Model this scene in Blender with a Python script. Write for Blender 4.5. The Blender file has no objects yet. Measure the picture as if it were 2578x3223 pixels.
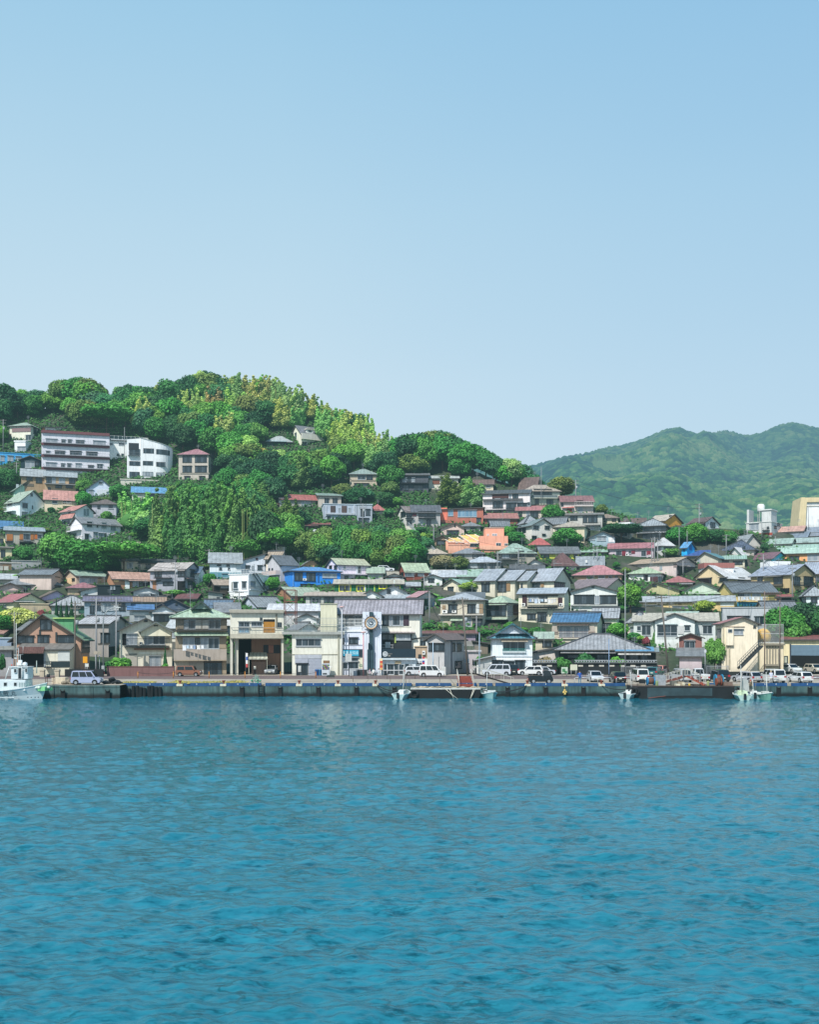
import bpy, math, random
import numpy as np
from mathutils import Vector, Matrix
random.seed(7); np.random.seed(7)
SC = bpy.context.scene
COL = SC.collection
F = 3055.0; UC = 1289.0; HV = 1988.0; CZ = 8.65; DECK = 1.65; WALL_Y = 130.0
# ---------------------------------------------------------------- helpers
def lin(c):
 return c/12.92 if c <= 0.04045 else ((c+0.055)/1.055)**2.4
def hexc(h):
 h = h.lstrip('#')
 return tuple(lin(int(h[i:i+2], 16)/255) for i in (0, 2, 4))
def wx(u, Y): return (u-UC)*Y/F
def wz(v, Y): return CZ+(HV-v)*Y/F
def deck_Y(v, z=DECK): return (CZ-z)*F/(v-HV)
_mesh_users = []
class MB:
 """collects boxes, prisms and tubes and becomes ONE mesh object"""
 def __init__(s): s.v = []; s.f = []; s.uv = []; s.m = []; s.sm = []
 def poly(s, pts, m=0, uv=None, smooth=False):
  n = len(s.v); s.v += [tuple(p) for p in pts]
  s.f.append(tuple(range(n, n+len(pts)))); s.m.append(m); s.sm.append(smooth)
  s.uv.append(uv or [(0, 0)]*len(pts))
 def box(s, x0, y0, z0, x1, y1, z1, m=0):
  if x1 < x0: x0, x1 = x1, x0
  if y1 < y0: y0, y1 = y1, y0
  if z1 < z0: z0, z1 = z1, z0
  n = len(s.v)
  s.v += [(x0,y0,z0),(x1,y0,z0),(x1,y1,z0),(x0,y1,z0),(x0,y0,z1),(x1,y0,z1),(x1,y1,z1),(x0,y1,z1)]
  for q in ((0,3,2,1),(4,5,6,7),(0,1,5,4),(1,2,6,5),(2,3,7,6),(3,0,4,7)):
   s.f.append(tuple(n+i for i in q)); s.m.append(m); s.sm.append(False)
   a = [s.v[n+i] for i in q]
   s.uv.append([(p[0]+p[1], p[2]) for p in a])
  return s
 def obox(s, p, q, wy, h, m=0):
  """a bar from p to q, wy wide and h high"""
  p = Vector(p); q = Vector(q); d = (q-p); L = d.length
  if L < 1e-5: return s
  d /= L
  up = Vector((0,0,1)) if abs(d.z) < .95 else Vector((0,1,0))
  a = d.cross(up).normalized()*wy/2; b = a.cross(d).normalized()*h/2
  n = len(s.v)
  s.v += [tuple(p-a-b),tuple(p+a-b),tuple(p+a+b),tuple(p-a+b),tuple(q-a-b),tuple(q+a-b),tuple(q+a+b),tuple(q-a+b)]
  for k in ((0,1,2,3),(7,6,5,4),(0,4,5,1),(1,5,6,2),(2,6,7,3),(3,7,4,0)):
   s.f.append(tuple(n+i for i in k)); s.m.append(m); s.sm.append(False); s.uv.append([(0,0)]*4)
  return s
 def tube(s, pts, r, seg=8, m=0, r2=None, cap=True):
  pts = [Vector(p) for p in pts]; N = len(pts); rings = []
  for i, p in enumerate(pts):
   d = (pts[min(i+1,N-1)]-pts[max(i-1,0)])
   d = d.normalized() if d.length > 1e-6 else Vector((0,0,1))
   up = Vector((0,0,1)) if abs(d.z) < .9 else Vector((1,0,0))
   a = d.cross(up).normalized(); b = d.cross(a).normalized()
   rr = r if r2 is None else r+(r2-r)*i/max(1,N-1)
   n = len(s.v)
   for k in range(seg):
    t = 2*math.pi*k/seg
    s.v.append(tuple(p+a*math.cos(t)*rr+b*math.sin(t)*rr))
   rings.append(n)
  for i in range(N-1):
   for k in range(seg):
    k2 = (k+1)%seg
    s.f.append((rings[i]+k, rings[i+1]+k, rings[i+1]+k2, rings[i]+k2)); s.m.append(m); s.sm.append(True); s.uv.append([(0,0)]*4)
  if cap:
   s.f.append(tuple(rings[0]+k for k in range(seg))); s.m.append(m); s.sm.append(False); s.uv.append([(0,0)]*seg)
   s.f.append(tuple(rings[-1]+k for k in reversed(range(seg)))); s.m.append(m); s.sm.append(False); s.uv.append([(0,0)]*seg)
  return s
 def prism(s, pts, off, m=0, uvs=None):
  """closed solid: polygon pts extruded by vector off"""
  off = Vector(off); A = [Vector(p) for p in pts]; B = [p+off for p in A]
  s.poly(A, m, uvs)
  s.poly(list(reversed(B)), m)
  for i in range(len(A)):
   j = (i+1)%len(A)
   s.poly([A[j], A[i], B[i], B[j]], m)
  return s
 def lathe(s, prof, c=(0,0,0), seg=12, m=0):
  c = Vector(c); rings = []
  for r, z in prof:
   n = len(s.v); rings.append(n)
   for k in range(seg):
    t = 2*math.pi*k/seg; s.v.append((c.x+math.cos(t)*r, c.y+math.sin(t)*r, c.z+z))
  for i in range(len(prof)-1):
   for k in range(seg):
    k2 = (k+1)%seg
    s.f.append((rings[i]+k, rings[i]+k2, rings[i+1]+k2, rings[i+1]+k)); s.m.append(m); s.sm.append(True); s.uv.append([(0,0)]*4)
  s.f.append(tuple(rings[0]+k for k in reversed(range(seg)))); s.m.append(m); s.sm.append(False); s.uv.append([(0,0)]*seg)
  s.f.append(tuple(rings[-1]+k for k in range(seg))); s.m.append(m); s.sm.append(False); s.uv.append([(0,0)]*seg)
  return s
 def mesh(s, name, mats):
  me = bpy.data.meshes.new(name)
  me.from_pydata(s.v, [], s.f)
  for m in mats: me.materials.append(m)
  me.polygons.foreach_set('material_index', s.m)
  me.polygons.foreach_set('use_smooth', s.sm)
  ul = me.uv_layers.new(name='UVMap')
  flat = [c for f in s.uv for p in f for c in p]
  ul.data.foreach_set('uv', flat)
  me.update()
  return me
 def build(s, name, mats, parent=None, loc=(0,0,0)):
  if not isinstance(mats, (list, tuple)): mats = [mats]
  return link(name, s.mesh(name, mats), parent, loc)
def link(name, me, parent=None, loc=(0,0,0)):
 o = bpy.data.objects.new(name, me); COL.objects.link(o)
 if parent is not None: o.parent = parent
 o.location = loc
 return o
def tag(o, label=None, cat=None, group=None, kind=None):
 if label: o['label'] = label
 if cat: o['category'] = cat
 if group: o['group'] = group
 if kind: o['kind'] = kind
 return o
def empty(name, loc, rz=0, label=None, cat=None, group=None):
 o = bpy.data.objects.new(name, None); COL.objects.link(o)
 o.location = loc; o.rotation_euler = (0,0,rz); o.empty_display_size = .3
 return tag(o, label, cat, group)
def copy_tree(o, parent=None):
 c = o.copy(); COL.objects.link(c); c.parent = parent
 for ch in [x for x in o.children]: copy_tree(ch, c)
 return c
# ---------------------------------------------------------------- materials
_M = {}
def nt(name):
 m = bpy.data.materials.new(name); m.use_nodes = True
 N = m.node_tree.nodes; L = m.node_tree.links
 return m, N, L, N['Principled BSDF']
def noise(N, L, scale, coord='Object', detail=4, rough=.6, sx=None):
 tc = N.new('ShaderNodeTexCoord'); n = N.new('ShaderNodeTexNoise')
 n.inputs['Scale'].default_value = scale; n.inputs['Detail'].default_value = detail; n.inputs['Roughness'].default_value = rough
 if sx:
  mp = N.new('ShaderNodeMapping'); mp.inputs['Scale'].default_value = sx
  L.new(tc.outputs[coord], mp.inputs['Vector']); L.new(mp.outputs['Vector'], n.inputs['Vector'])
 else: L.new(tc.outputs[coord], n.inputs['Vector'])
 return n
def ramp(N, L, src, stops):
 r = N.new('ShaderNodeValToRGB'); e = r.color_ramp.elements
 while len(e) < len(stops): e.new(.5)
 for k, (p, c) in enumerate(stops):
  e[k].position = p; e[k].color = (*c[:3], 1)
 L.new(src, r.inputs['Fac']); return r
def mixc(N, L, fac, a, b, mode='MIX'):
 x = N.new('ShaderNodeMix'); x.data_type = 'RGBA'; x.blend_type = mode
 for inp, val in ((x.inputs[0], fac), (x.inputs[6], a), (x.inputs[7], b)):
  if hasattr(val, 'links') or isinstance(val, bpy.types.NodeSocket): L.new(val, inp)
  elif isinstance(val, (int, float)): inp.default_value = val
  else: inp.default_value = (*val[:3], 1)
 return x.outputs[2]
def sc(c, k): return tuple(min(1, x*k) for x in c)
def wall_mat(h, ribs=False):
 key = ('wall', h, ribs)
 if key in _M: return _M[key]
 m, N, L, b = nt('plaster_'+h); c = tuple(min(.84, x*1.4) for x in hexc(h))
 n1 = noise(N, L, .55, detail=5); n2 = noise(N, L, 2.2, sx=(1.4,1.4,.16), detail=6)
 r1 = ramp(N, L, n1.outputs['Fac'], [(.25, sc(c,.88)), (.7, sc(c,1.06))])
 r2 = ramp(N, L, n2.outputs['Fac'], [(.34, (.58,.57,.54)), (.52, (1,1,1))])
 o = mixc(N, L, .42, r1.outputs[0], r2.outputs[0], 'MULTIPLY')
 # object dirt near base
 tc = N.new('ShaderNodeTexCoord'); sep = N.new('ShaderNodeSeparateXYZ'); L.new(tc.outputs['Object'], sep.inputs[0])
 mr = N.new('ShaderNodeMapRange'); mr.inputs[1].default_value = -.2; mr.inputs[2].default_value = 1.3; mr.inputs[3].default_value = .78; mr.inputs[4].default_value = 1
 L.new(sep.outputs[2], mr.inputs[0])
 o = mixc(N, L, 1.0, o, mr.outputs[0], 'MULTIPLY')
 if ribs:
  w = N.new('ShaderNodeTexWave'); w.bands_direction = 'Z'; w.inputs['Scale'].default_value = 1.6; w.inputs['Distortion'].default_value = 0
  L.new(tc.outputs['Object'], w.inputs['Vector'])
  rr = ramp(N, L, w.outputs['Fac'], [(.0, (.72,)*3), (.25, (1,)*3)])
  o = mixc(N, L, .8, o, rr.outputs[0], 'MULTIPLY')
 L.new(o, b.inputs['Base Color']); b.inputs['Roughness'].default_value = .88; b.inputs['Specular IOR Level'].default_value = .25
 _M[key] = m; return m
def roof_mat(h, style='seam'):
 key = ('roof', h, style)
 if key in _M: return _M[key]
 m, N, L, b = nt('roofing_'+h); c = hexc(h); g_ = sum(c)/3; sat_ = (max(c)-min(c))/max(max(c),.01); k_ = max(.9, min(1.38, .52/max(c))) if (sat_ < .35 and g_ > .12) else (1.2 if g_ < .12 else .95); q_ = .42 if c[0] > 1.7*c[1] else (.3 if sat_ > .35 else .24); c = tuple(min(.8, (x*(1-q_)+g_*q_)*k_) for x in c)
 n1 = noise(N, L, .8, detail=5); n2 = noise(N, L, 3.5, detail=3)
 r1 = ramp(N, L, n1.outputs['Fac'], [(.28, sc(c,.66)), (.7, sc(c,1.1))])
 r2 = ramp(N, L, n2.outputs['Fac'], [(.38, (.62,.58,.54)), (.58, (1,1,1))])
 o = mixc(N, L, .7, r1.outputs[0], r2.outputs[0], 'MULTIPLY')
 uv = N.new('ShaderNodeUVMap'); sep = N.new('ShaderNodeSeparateXYZ'); L.new(uv.outputs[0], sep.inputs[0])
 def stripes(axis, period, lo, hi, width, amt):
  mm = N.new('ShaderNodeMath'); mm.operation = 'DIVIDE'; mm.inputs[1].default_value = period; L.new(sep.outputs[axis], mm.inputs[0])
  fr = N.new('ShaderNodeMath'); fr.operation = 'FRACT'; L.new(mm.outputs[0], fr.inputs[0])
  r = ramp(N, L, fr.outputs[0], [(0, (lo,)*3), (width, (hi,)*3), (min(1,width+.45), (hi,)*3), (1, (lo+(hi-lo)*.6,)*3)])
  return mixc(N, L, amt, o, r.outputs[0], 'MULTIPLY')
 if style == 'tile':
  o = stripes(0, .62, .45, 1, .35, .85); o = stripes(1, .7, .75, 1, .2, .6)
  b.inputs['Roughness'].default_value = .55
  bp = .5
 elif style == 'seam':
  o = stripes(0, .95, .62, 1, .14, .8)
  b.inputs['Roughness'].default_value = .5
 elif style == 'corr':
  o = stripes(0, .5, .5, 1, .5, .7); b.inputs['Roughness'].default_value = .45
 else:
  o = stripes(1, .55, .82, 1, .12, .6); b.inputs['Roughness'].default_value = .8
 L.new(o, b.inputs['Base Color']); b.inputs['Specular IOR Level'].default_value = .35
 _M[key] = m; return m
def plain(h, rough=.6, metal=0, vary=.25, name='paint_', scale=1.5, spec=.4):
 key = ('plain', h, rough, metal, vary, name)
 if key in _M: return _M[key]
 m, N, L, b = nt(name+h); c = hexc(h)
 n = noise(N, L, scale, detail=4)
 r = ramp(N, L, n.outputs['Fac'], [(.3, sc(c,1-vary)), (.7, sc(c,1+vary*.3))])
 L.new(r.outputs[0], b.inputs['Base Color']); b.inputs['Roughness'].default_value = rough; b.inputs['Metallic'].default_value = metal
 b.inputs['Specular IOR Level'].default_value = spec
 _M[key] = m; return m
def glass_mat(kind='dark'):
 key = ('glass', kind)
 if key in _M: return _M[key]
 m, N, L, b = nt('window_glass_'+kind)
 tc = N.new('ShaderNodeTexCoord'); sep = N.new('ShaderNodeSeparateXYZ'); L.new(tc.outputs['Generated'], sep.inputs[0])
 oi = N.new('ShaderNodeObjectInfo')
 base = {'dark': (.022,.036,.046), 'curtain': (.30,.34,.38), 'blue': (.16,.30,.42)}[kind]
 cur = {'dark': (.10,.14,.17), 'curtain': (.55,.58,.6), 'blue': (.3,.5,.65)}[kind]
 ad = N.new('ShaderNodeMath'); ad.operation = 'ADD'; L.new(sep.outputs[0], ad.inputs[0]); L.new(oi.outputs['Random'], ad.inputs[1])
 sn = N.new('ShaderNodeMath'); sn.operation = 'MULTIPLY'; sn.inputs[1].default_value = 1.7; L.new(ad.outputs[0], sn.inputs[0])
 fr = N.new('ShaderNodeMath'); fr.operation = 'FRACT'; L.new(sn.outputs[0], fr.inputs[0])
 r = ramp(N, L, fr.outputs[0], [(0, base), (.62, base), (.66, cur), (.93, sc(cur,.8))])
 n = noise(N, L, 2.5, detail=2)
 o = mixc(N, L, n.outputs['Fac'], r.outputs[0], sc(base,.6))
 L.new(o, b.inputs['Base Color']); b.inputs['Roughness'].default_value = .12; b.inputs['Specular IOR Level'].default_value = .7
 _M[key] = m; return m
ALU = lambda: plain('b9bdc0', .45, .3, .1, 'aluminium_')
DARK = lambda: plain('23282b', .6, 0, .3, 'dark_metal_')
WHITE = lambda: plain('e4e4e0', .55, 0, .1, 'white_paint_')
CONC = lambda: wall_mat('8d8c88')
# ---------------------------------------------------------------- terrain profile
VY = [(2114,170),(2020,184),(1960,194),(1900,208),(1800,230),(1700,251),(1600,270),(1500,287),(1400,302),(1300,316),(1200,330),(1100,344),(1000,358)]
PY = np.array([128.,168.]+[y for v, y in VY]); PZ = np.array([DECK,DECK]+[max(DECK, wz(v, y)) for v, y in VY])
RID = [(-400,1300),(-60,1290),(100,1290),(230,1265),(320,1300),(420,1280),(560,1265),(650,1240),(760,1250),(850,1265),(950,1300),(1030,1340),(1120,1370),(1200,1430),(1280,1455),(1340,1440),(1430,1450),(1500,1480),(1570,1510),(1650,1530),(1750,1560),(1860,1590),(1960,1615),(2050,1640),(2200,1655),(2400,1668),(2700,1680),(3400,1700)]
vy_v = np.array([v for v, y in VY][::-1]); vy_y = np.array([y for v, y in VY][::-1])
_ry = np.array([float(np.interp(v, vy_v, vy_y)) for u, v in RID])
_rx = np.array([wx(u, y) for (u, v), y in zip(RID, _ry)]); _rz = np.array([wz(v, y) for (u, v), y in zip(RID, _ry)])
_o = np.argsort(_rx); _rx = _rx[_o]; _rz = _rz[_o]; _ry = _ry[_o]
def terr(x, y):
 p = np.interp(y, PY, PZ); R = np.interp(x, _rx, _rz); ry = np.interp(x, _rx, _ry)
 R = R-0.45*np.maximum(0, y-ry-9)
 k = 2.0
 h = np.clip(.5+.5*(R-p)/k, 0, 1)
 z = R*(1-h)+p*h-k*h*(1-h)
 z = np.where(y < 176, p, np.maximum(z, 2.0))
 return z
def hit(u, v, y0=131.):
 Y = np.arange(y0, 400, .25); X = (u-UC)*Y/F; zr = CZ+(HV-v)*Y/F; T = terr(X, Y)
 g = np.nonzero(T >= zr-1e-3)[0]
 if len(g): return float(Y[g[0]])
 return float(Y[np.argmin(zr-T)])
# ---------------------------------------------------------------- camera, light, sky
cam = bpy.data.cameras.new('camera'); camo = bpy.data.objects.new('camera', cam); COL.objects.link(camo); SC.camera = camo
camo.location = (0,0,CZ); camo.rotation_euler = (math.pi/2,0,0)
cam.sensor_fit = 'HORIZONTAL'; cam.sensor_width = 36; cam.lens = 36*F/2578
cam.shift_y = (HV-3223/2)/2578; cam.clip_start = .5; cam.clip_end = 8000
SUN_EL = math.radians(49); SUN_AZ = math.radians(208)      # clockwise from +Y: behind the camera, to the left
sd = Vector((math.sin(SUN_AZ)*math.cos(SUN_EL), math.cos(SUN_AZ)*math.cos(SUN_EL), math.sin(SUN_EL)))
sun = bpy.data.lights.new('sun', 'SUN'); suno = bpy.data.objects.new('sun', sun); COL.objects.link(suno)
sun.energy = 5.0; sun.angle = math.radians(.53); sun.color = (1,.97,.915)
suno.rotation_euler = sd.to_track_quat('Z', 'Y').to_euler(); suno.location = (-60,-60,200)
W = bpy.data.worlds.new('World'); SC.world = W; W.use_nodes = True
N = W.node_tree.nodes; L = W.node_tree.links; bg = N['Background']
sky = N.new('ShaderNodeTexSky'); sky.sky_type = 'NISHITA'; sky.sun_disc = False
sky.sun_elevation = SUN_EL; sky.sun_rotation = SUN_AZ; sky.air_density = 1.0; sky.dust_density = 1.2; sky.ozone_density = 2.5
# hazy spring sky: the physical sky is tinted by elevation and azimuth
tc = N.new('ShaderNodeTexCoord'); sep = N.new('ShaderNodeSeparateXYZ'); L.new(tc.outputs['Generated'], sep.inputs[0])
def wramp(src, stops):
 r = N.new('ShaderNodeValToRGB'); e = r.color_ramp.elements
 while len(e) < len(stops): e.new(.5)
 for k, (p, h) in enumerate(stops): e[k].position = p; e[k].color = (*hexc(h), 1)
 L.new(src, r.inputs['Fac']); return r.outputs[0]
gL = wramp(sep.outputs[2], [(0,'d3e3ec'),(.10,'cfe2ed'),(.25,'c6dfed'),(.40,'b4d6ea'),(.54,'9dcae6'),(.70,'6aa8d4'),(1,'4a86bc')])
gR = wramp(sep.outputs[2], [(0,'c6dce9'),(.10,'c0dae9'),(.25,'b4d4e9'),(.40,'a0cae6'),(.54,'8cbee2'),(.70,'5c9ccc'),(1,'4a86bc')])
mr = N.new('ShaderNodeMapRange'); mr.inputs[1].default_value = -.12; mr.inputs[2].default_value = .42
L.new(sep.outputs[0], mr.inputs[0])
nz = N.new('ShaderNodeTexNoise'); nz.inputs['Scale'].default_value = 1.6; nz.inputs['Detail'].default_value = 3
mp = N.new('ShaderNodeMapping'); mp.inputs['Scale'].default_value = (1,1,2.6); mp.inputs['Rotation'].default_value = (0,.5,0)
L.new(tc.outputs['Generated'], mp.inputs[0]); L.new(mp.outputs[0], nz.inputs['Vector'])
ad = N.new('ShaderNodeMath'); ad.operation = 'MULTIPLY_ADD'; ad.inputs[1].default_value = .5; ad.inputs[2].default_value = -.25; L.new(nz.outputs['Fac'], ad.inputs[0])
a2 = N.new('ShaderNodeMath'); a2.operation = 'ADD'; a2.use_clamp = True; L.new(mr.outputs[0], a2.inputs[0]); L.new(ad.outputs[0], a2.inputs[1])
grad = mixc(N, L, a2.outputs[0], gL, gR)
g2 = mixc(N, L, 1.0, grad, (9.5,9.5,9.5), 'MULTIPLY')
o = mixc(N, L, .95, sky.outputs[0], g2)
L.new(o, bg.inputs['Color']); bg.inputs['Strength'].default_value = .11
SC.view_settings.view_transform = 'Standard'; SC.view_settings.look = 'None'; SC.view_settings.exposure = 0; SC.view_settings.gamma = 1
SC.render.engine = 'CYCLES'
SC.cycles.max_bounces = 5; SC.cycles.diffuse_bounces = 4; SC.cycles.glossy_bounces = 3; SC.cycles.transmission_bounces = 2
SC.cycles.use_denoising = True
SC.cycles.caustics_reflective = False; SC.cycles.caustics_refractive = False
# ---------------------------------------------------------------- water
def grid_mesh(name, X, Y, Z, mats, smooth=True, attr=None):
 ny, nx = X.shape
 co = np.empty((ny*nx,3), np.float32); co[:,0]=X.ravel(); co[:,1]=Y.ravel(); co[:,2]=Z.ravel()
 a = (np.arange(ny-1)[:,None]*nx+np.arange(nx-1)[None,:]).ravel()
 fc = np.stack([a, a+1, a+nx+1, a+nx], 1).astype(np.int32)
 me = bpy.data.meshes.new(name); me.vertices.add(len(co)); me.vertices.foreach_set('co', co.ravel())
 me.loops.add(fc.size); me.loops.foreach_set('vertex_index', fc.ravel())
 me.polygons.add(len(fc)); me.polygons.foreach_set('loop_start', np.arange(0, fc.size, 4, dtype=np.int32))
 me.polygons.foreach_set('loop_total', np.full(len(fc), 4, np.int32))
 me.polygons.foreach_set('use_smooth', np.full(len(fc), smooth))
 if attr is not None:
  ca = me.color_attributes.new('tone', 'FLOAT_COLOR', 'POINT'); ca.data.foreach_set('color', attr.astype(np.float32).ravel())
 me.update(); me.validate()
 for m in mats: me.materials.append(m)
 return me
rng = np.random.RandomState(3)
def waves(X, Y):
 H = np.zeros_like(X)
 for k in range(80):
  lam = .26*(3.4/.26)**rng.rand()
  th = rng.normal(math.pi*.56, .62); kx, ky = math.cos(th)*2*math.pi/lam, math.sin(th)*2*math.pi/lam
  amp = .0062*lam**.55*(.5+rng.rand())*(1 if lam > .5 else .8)
  H += amp*np.sin(X*kx+Y*ky+rng.rand()*6.28+1.1*np.sin(X*kx*.31-Y*ky*.17+k)+.8*np.sin(X*ky*.13+Y*kx*.22+2*k))
 return H
ys = [14.0]
while ys[-1] < 134: ys.append(ys[-1]+max(.045, .0034*ys[-1]*ys[-1]/34))
ys = np.array(ys); ts = np.linspace(-.70, .70, 1400)
Yg = np.repeat(ys[:,None], len(ts), 1); Xg = Yg*ts[None,:]
Zg = waves(Xg, Yg)
mw, N, L, b = nt('sea_water')
b.inputs['IOR'].default_value = 1.33; b.inputs['Roughness'].default_value = .11; b.inputs['Specular IOR Level'].default_value = .5
n1 = noise(N, L, .05, detail=3, sx=(1,2.5,1));
r1 = ramp(N, L, n1.outputs['Fac'], [(.3, hexc('1f6878')), (.7, hexc('277486'))])
n3 = noise(N, L, 4.2, detail=7, rough=.7, sx=(.3,1.1,1)); r3 = ramp(N, L, n3.outputs['Fac'], [(.37, (.22,.42,.46)), (.46, (.80,.88,.9)), (.60, (1.2,1.14,1.12))])  # light and dark wave faces painted into the base colour
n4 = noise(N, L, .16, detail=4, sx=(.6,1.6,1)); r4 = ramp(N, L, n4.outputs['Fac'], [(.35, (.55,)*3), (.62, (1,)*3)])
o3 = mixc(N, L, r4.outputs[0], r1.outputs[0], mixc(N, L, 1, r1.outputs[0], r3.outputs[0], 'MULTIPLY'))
n5 = noise(N, L, 1.5, detail=6, rough=.6, sx=(.5,1.15,1)); r5 = ramp(N, L, n5.outputs['Fac'], [(.455, (1,1,1)), (.49, (.38,.5,.48)), (.51, (.38,.5,.48)), (.545, (1,1,1))])  # thin dark ripple lines, also painted into the base colour
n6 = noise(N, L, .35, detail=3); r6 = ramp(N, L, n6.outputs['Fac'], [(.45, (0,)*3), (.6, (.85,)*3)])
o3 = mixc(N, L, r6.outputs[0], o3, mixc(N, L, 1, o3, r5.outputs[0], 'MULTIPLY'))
L.new(o3, b.inputs['Base Color']); b.inputs['Specular Tint'].default_value = (.72,.93,1,1)
n2 = noise(N, L, 3.2, detail=8, rough=.68, sx=(.6,1,1)); bp = N.new('ShaderNodeBump'); bp.inputs['Strength'].default_value = .45; bp.inputs['Distance'].default_value = .06
L.new(n2.outputs['Fac'], bp.inputs['Height']); L.new(bp.outputs[0], b.inputs['Normal'])
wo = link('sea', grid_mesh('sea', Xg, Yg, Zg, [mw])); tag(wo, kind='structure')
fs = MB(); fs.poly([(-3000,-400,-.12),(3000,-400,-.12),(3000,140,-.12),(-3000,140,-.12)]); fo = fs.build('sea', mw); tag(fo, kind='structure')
# ---------------------------------------------------------------- ground
def ground_mat():
 m, N, L, b = nt('hill_ground')
 n = noise(N, L, .09, detail=6); n2 = noise(N, L, 1.2, detail=4)
 r = ramp(N, L, n.outputs['Fac'], [(.40, hexc('57554c')), (.50, hexc('3c4832')), (.7, hexc('274024'))])
 r2 = ramp(N, L, n2.outputs['Fac'], [(.3, (.6,)*3), (.7, (1,)*3)])
 L.new(mixc(N, L, 1, r.outputs[0], r2.outputs[0], 'MULTIPLY'), b.inputs['Base Color']); b.inputs['Roughness'].default_value = .95
 return m
gx = np.linspace(-420, 420, 281); gy = np.concatenate([np.linspace(160,176,9), np.linspace(178, 430, 127)])
Xg, Yg = np.meshgrid(gx, gy); link_o = link('hillside', grid_mesh('hillside', Xg, Yg, terr(Xg, Yg), [ground_mat()])); tag(link_o, kind='structure')
def far_ground():
 m = MB(); m.poly([(-4000,400,1.2),(4000,400,1.2),(4000,7000,1.2),(-4000,7000,1.2)])
 return tag(m.build('ground', plain('4c5f3c', .95, 0, .3, 'fields_', .02)), kind='structure')
far_ground()
def apron_mat():
 m, N, L, b = nt('quay_concrete')
 n = noise(N, L, .35, detail=6); n2 = noise(N, L, 6, detail=3)
 r = ramp(N, L, n.outputs['Fac'], [(.3, hexc('8f8577')), (.5, hexc('a89d8c')), (.72, hexc('b5ab9a'))])
 r2 = ramp(N, L, n2.outputs['Fac'], [(.3, (.75,)*3), (.6, (1,)*3)])
 o = mixc(N, L, .7, r.outputs[0], r2.outputs[0], 'MULTIPLY')
 br = N.new('ShaderNodeTexBrick'); br.inputs['Scale'].default_value = 1; br.offset = 0
 br.inputs['Brick Width'].default_value = 6; br.inputs['Row Height'].default_value = 5; br.inputs['Mortar Size'].default_value = .05
 br.inputs['Color1'].default_value = (1,1,1,1); br.inputs['Color2'].default_value = (.93,.93,.93,1); br.inputs['Mortar'].default_value = (.4,.4,.36,1)
 tc = N.new('ShaderNodeTexCoord'); L.new(tc.outputs['Object'], br.inputs['Vector'])
 o = mixc(N, L, .8, o, br.outputs[0], 'MULTIPLY')
 L.new(o, b.inputs['Base Color']); b.inputs['Roughness'].default_value = .9; return m
m = MB(); m.box(-300, WALL_Y+.25, DECK-2.4, 300, 180, DECK);
xl = wx(378, 127.2)
m.box(-60, 127.4, DECK-2.4, xl, WALL_Y+.24, DECK-.002)
tag(m.build('quay', apron_mat()), kind='structure')
m = MB(); m.poly([(-300,143.5,DECK+.006),(300,143.5,DECK+.006),(300,155.6,DECK+.006),(-300,155.6,DECK+.006)])
road = plain('5d4f4e', .9, 0, .22, 'asphalt_', .6)
road2 = plain('6f5f5c', .9, 0, .25, 'asphalt_', .5)
tag(m.build('road', road2), kind='structure')
# painted road edge lines and parking bays
m = MB()
for y in (144.1, 155.0): m.poly([(-60,y,DECK+.012),(60,y,DECK+.012),(60,y+.16,DECK+.012),(-60,y+.16,DECK+.012)])
for k in range(9):
 x = wx(1830+k*42, 141); m.poly([(x,133.5,DECK+.012),(x+.12,133.5,DECK+.012),(x+.12,139,DECK+.012),(x,139,DECK+.012)])
tag(m.build('road_marking', plain('b9b2a4', .8, 0, .4, 'road_paint_', 3)), kind='structure')
# dry grass on the quay edge, left
# quay wall face
def wallface_mat():
 m, N, L, b = nt('wet_quay_concrete')
 tc = N.new('ShaderNodeTexCoord'); sep = N.new('ShaderNodeSeparateXYZ'); L.new(tc.outputs['Object'], sep.inputs[0])
 n = noise(N, L, .7, detail=6, sx=(1,1,.45)); n2 = noise(N, L, 1.0, detail=5, sx=(2.2,2.2,.12))
 r = ramp(N, L, n.outputs['Fac'], [(.3, hexc('2c4445')), (.5, hexc('436060')), (.7, hexc('5c7472'))])
 r2 = ramp(N, L, n2.outputs['Fac'], [(.35, (.4,.4,.38)), (.6, (1,1,1))])
 o = mixc(N, L, .8, r.outputs[0], r2.outputs[0], 'MULTIPLY')
 ad = N.new('ShaderNodeMath'); ad.operation = 'MULTIPLY_ADD'; ad.inputs[1].default_value = .5; L.new(n.outputs['Fac'], ad.inputs[0]); L.new(sep.outputs[2], ad.inputs[2])
 z = ramp(N, L, ad.outputs[0], [(.25, hexc('0d1a1c')), (.55, hexc('27393a')), (.95, (1,1,1))])
 o = mixc(N, L, 1, o, z.outputs[0], 'MULTIPLY')
 L.new(o, b.inputs['Base Color']); b.inputs['Roughness'].default_value = .7; return m
WF = wallface_mat()
m = MB()
def seg(x0, x1, yf):
 x = x0; k = 0
 while x < x1:
  e = min(x1, x+6.2); m.box(x+.03, yf-.0, -1.6, e-.03, yf+.26, DECK-.26); k += 1; x = e
 m.box(x0, yf+.05, -1.6, x1, yf+.2, DECK-.3)
seg(-60, xl, 127.14); seg(xl, 90, WALL_Y)
m.box(xl-.3, 127.15, -1.6, xl, 130.2, DECK-.01)
m.box(-60, 127.1, DECK-.26, xl, 127.5, DECK-.004)
wq = m.build('quay_wall', WF); tag(wq, 'long wet concrete quay wall with streaks above the water', 'quay wall')
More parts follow.
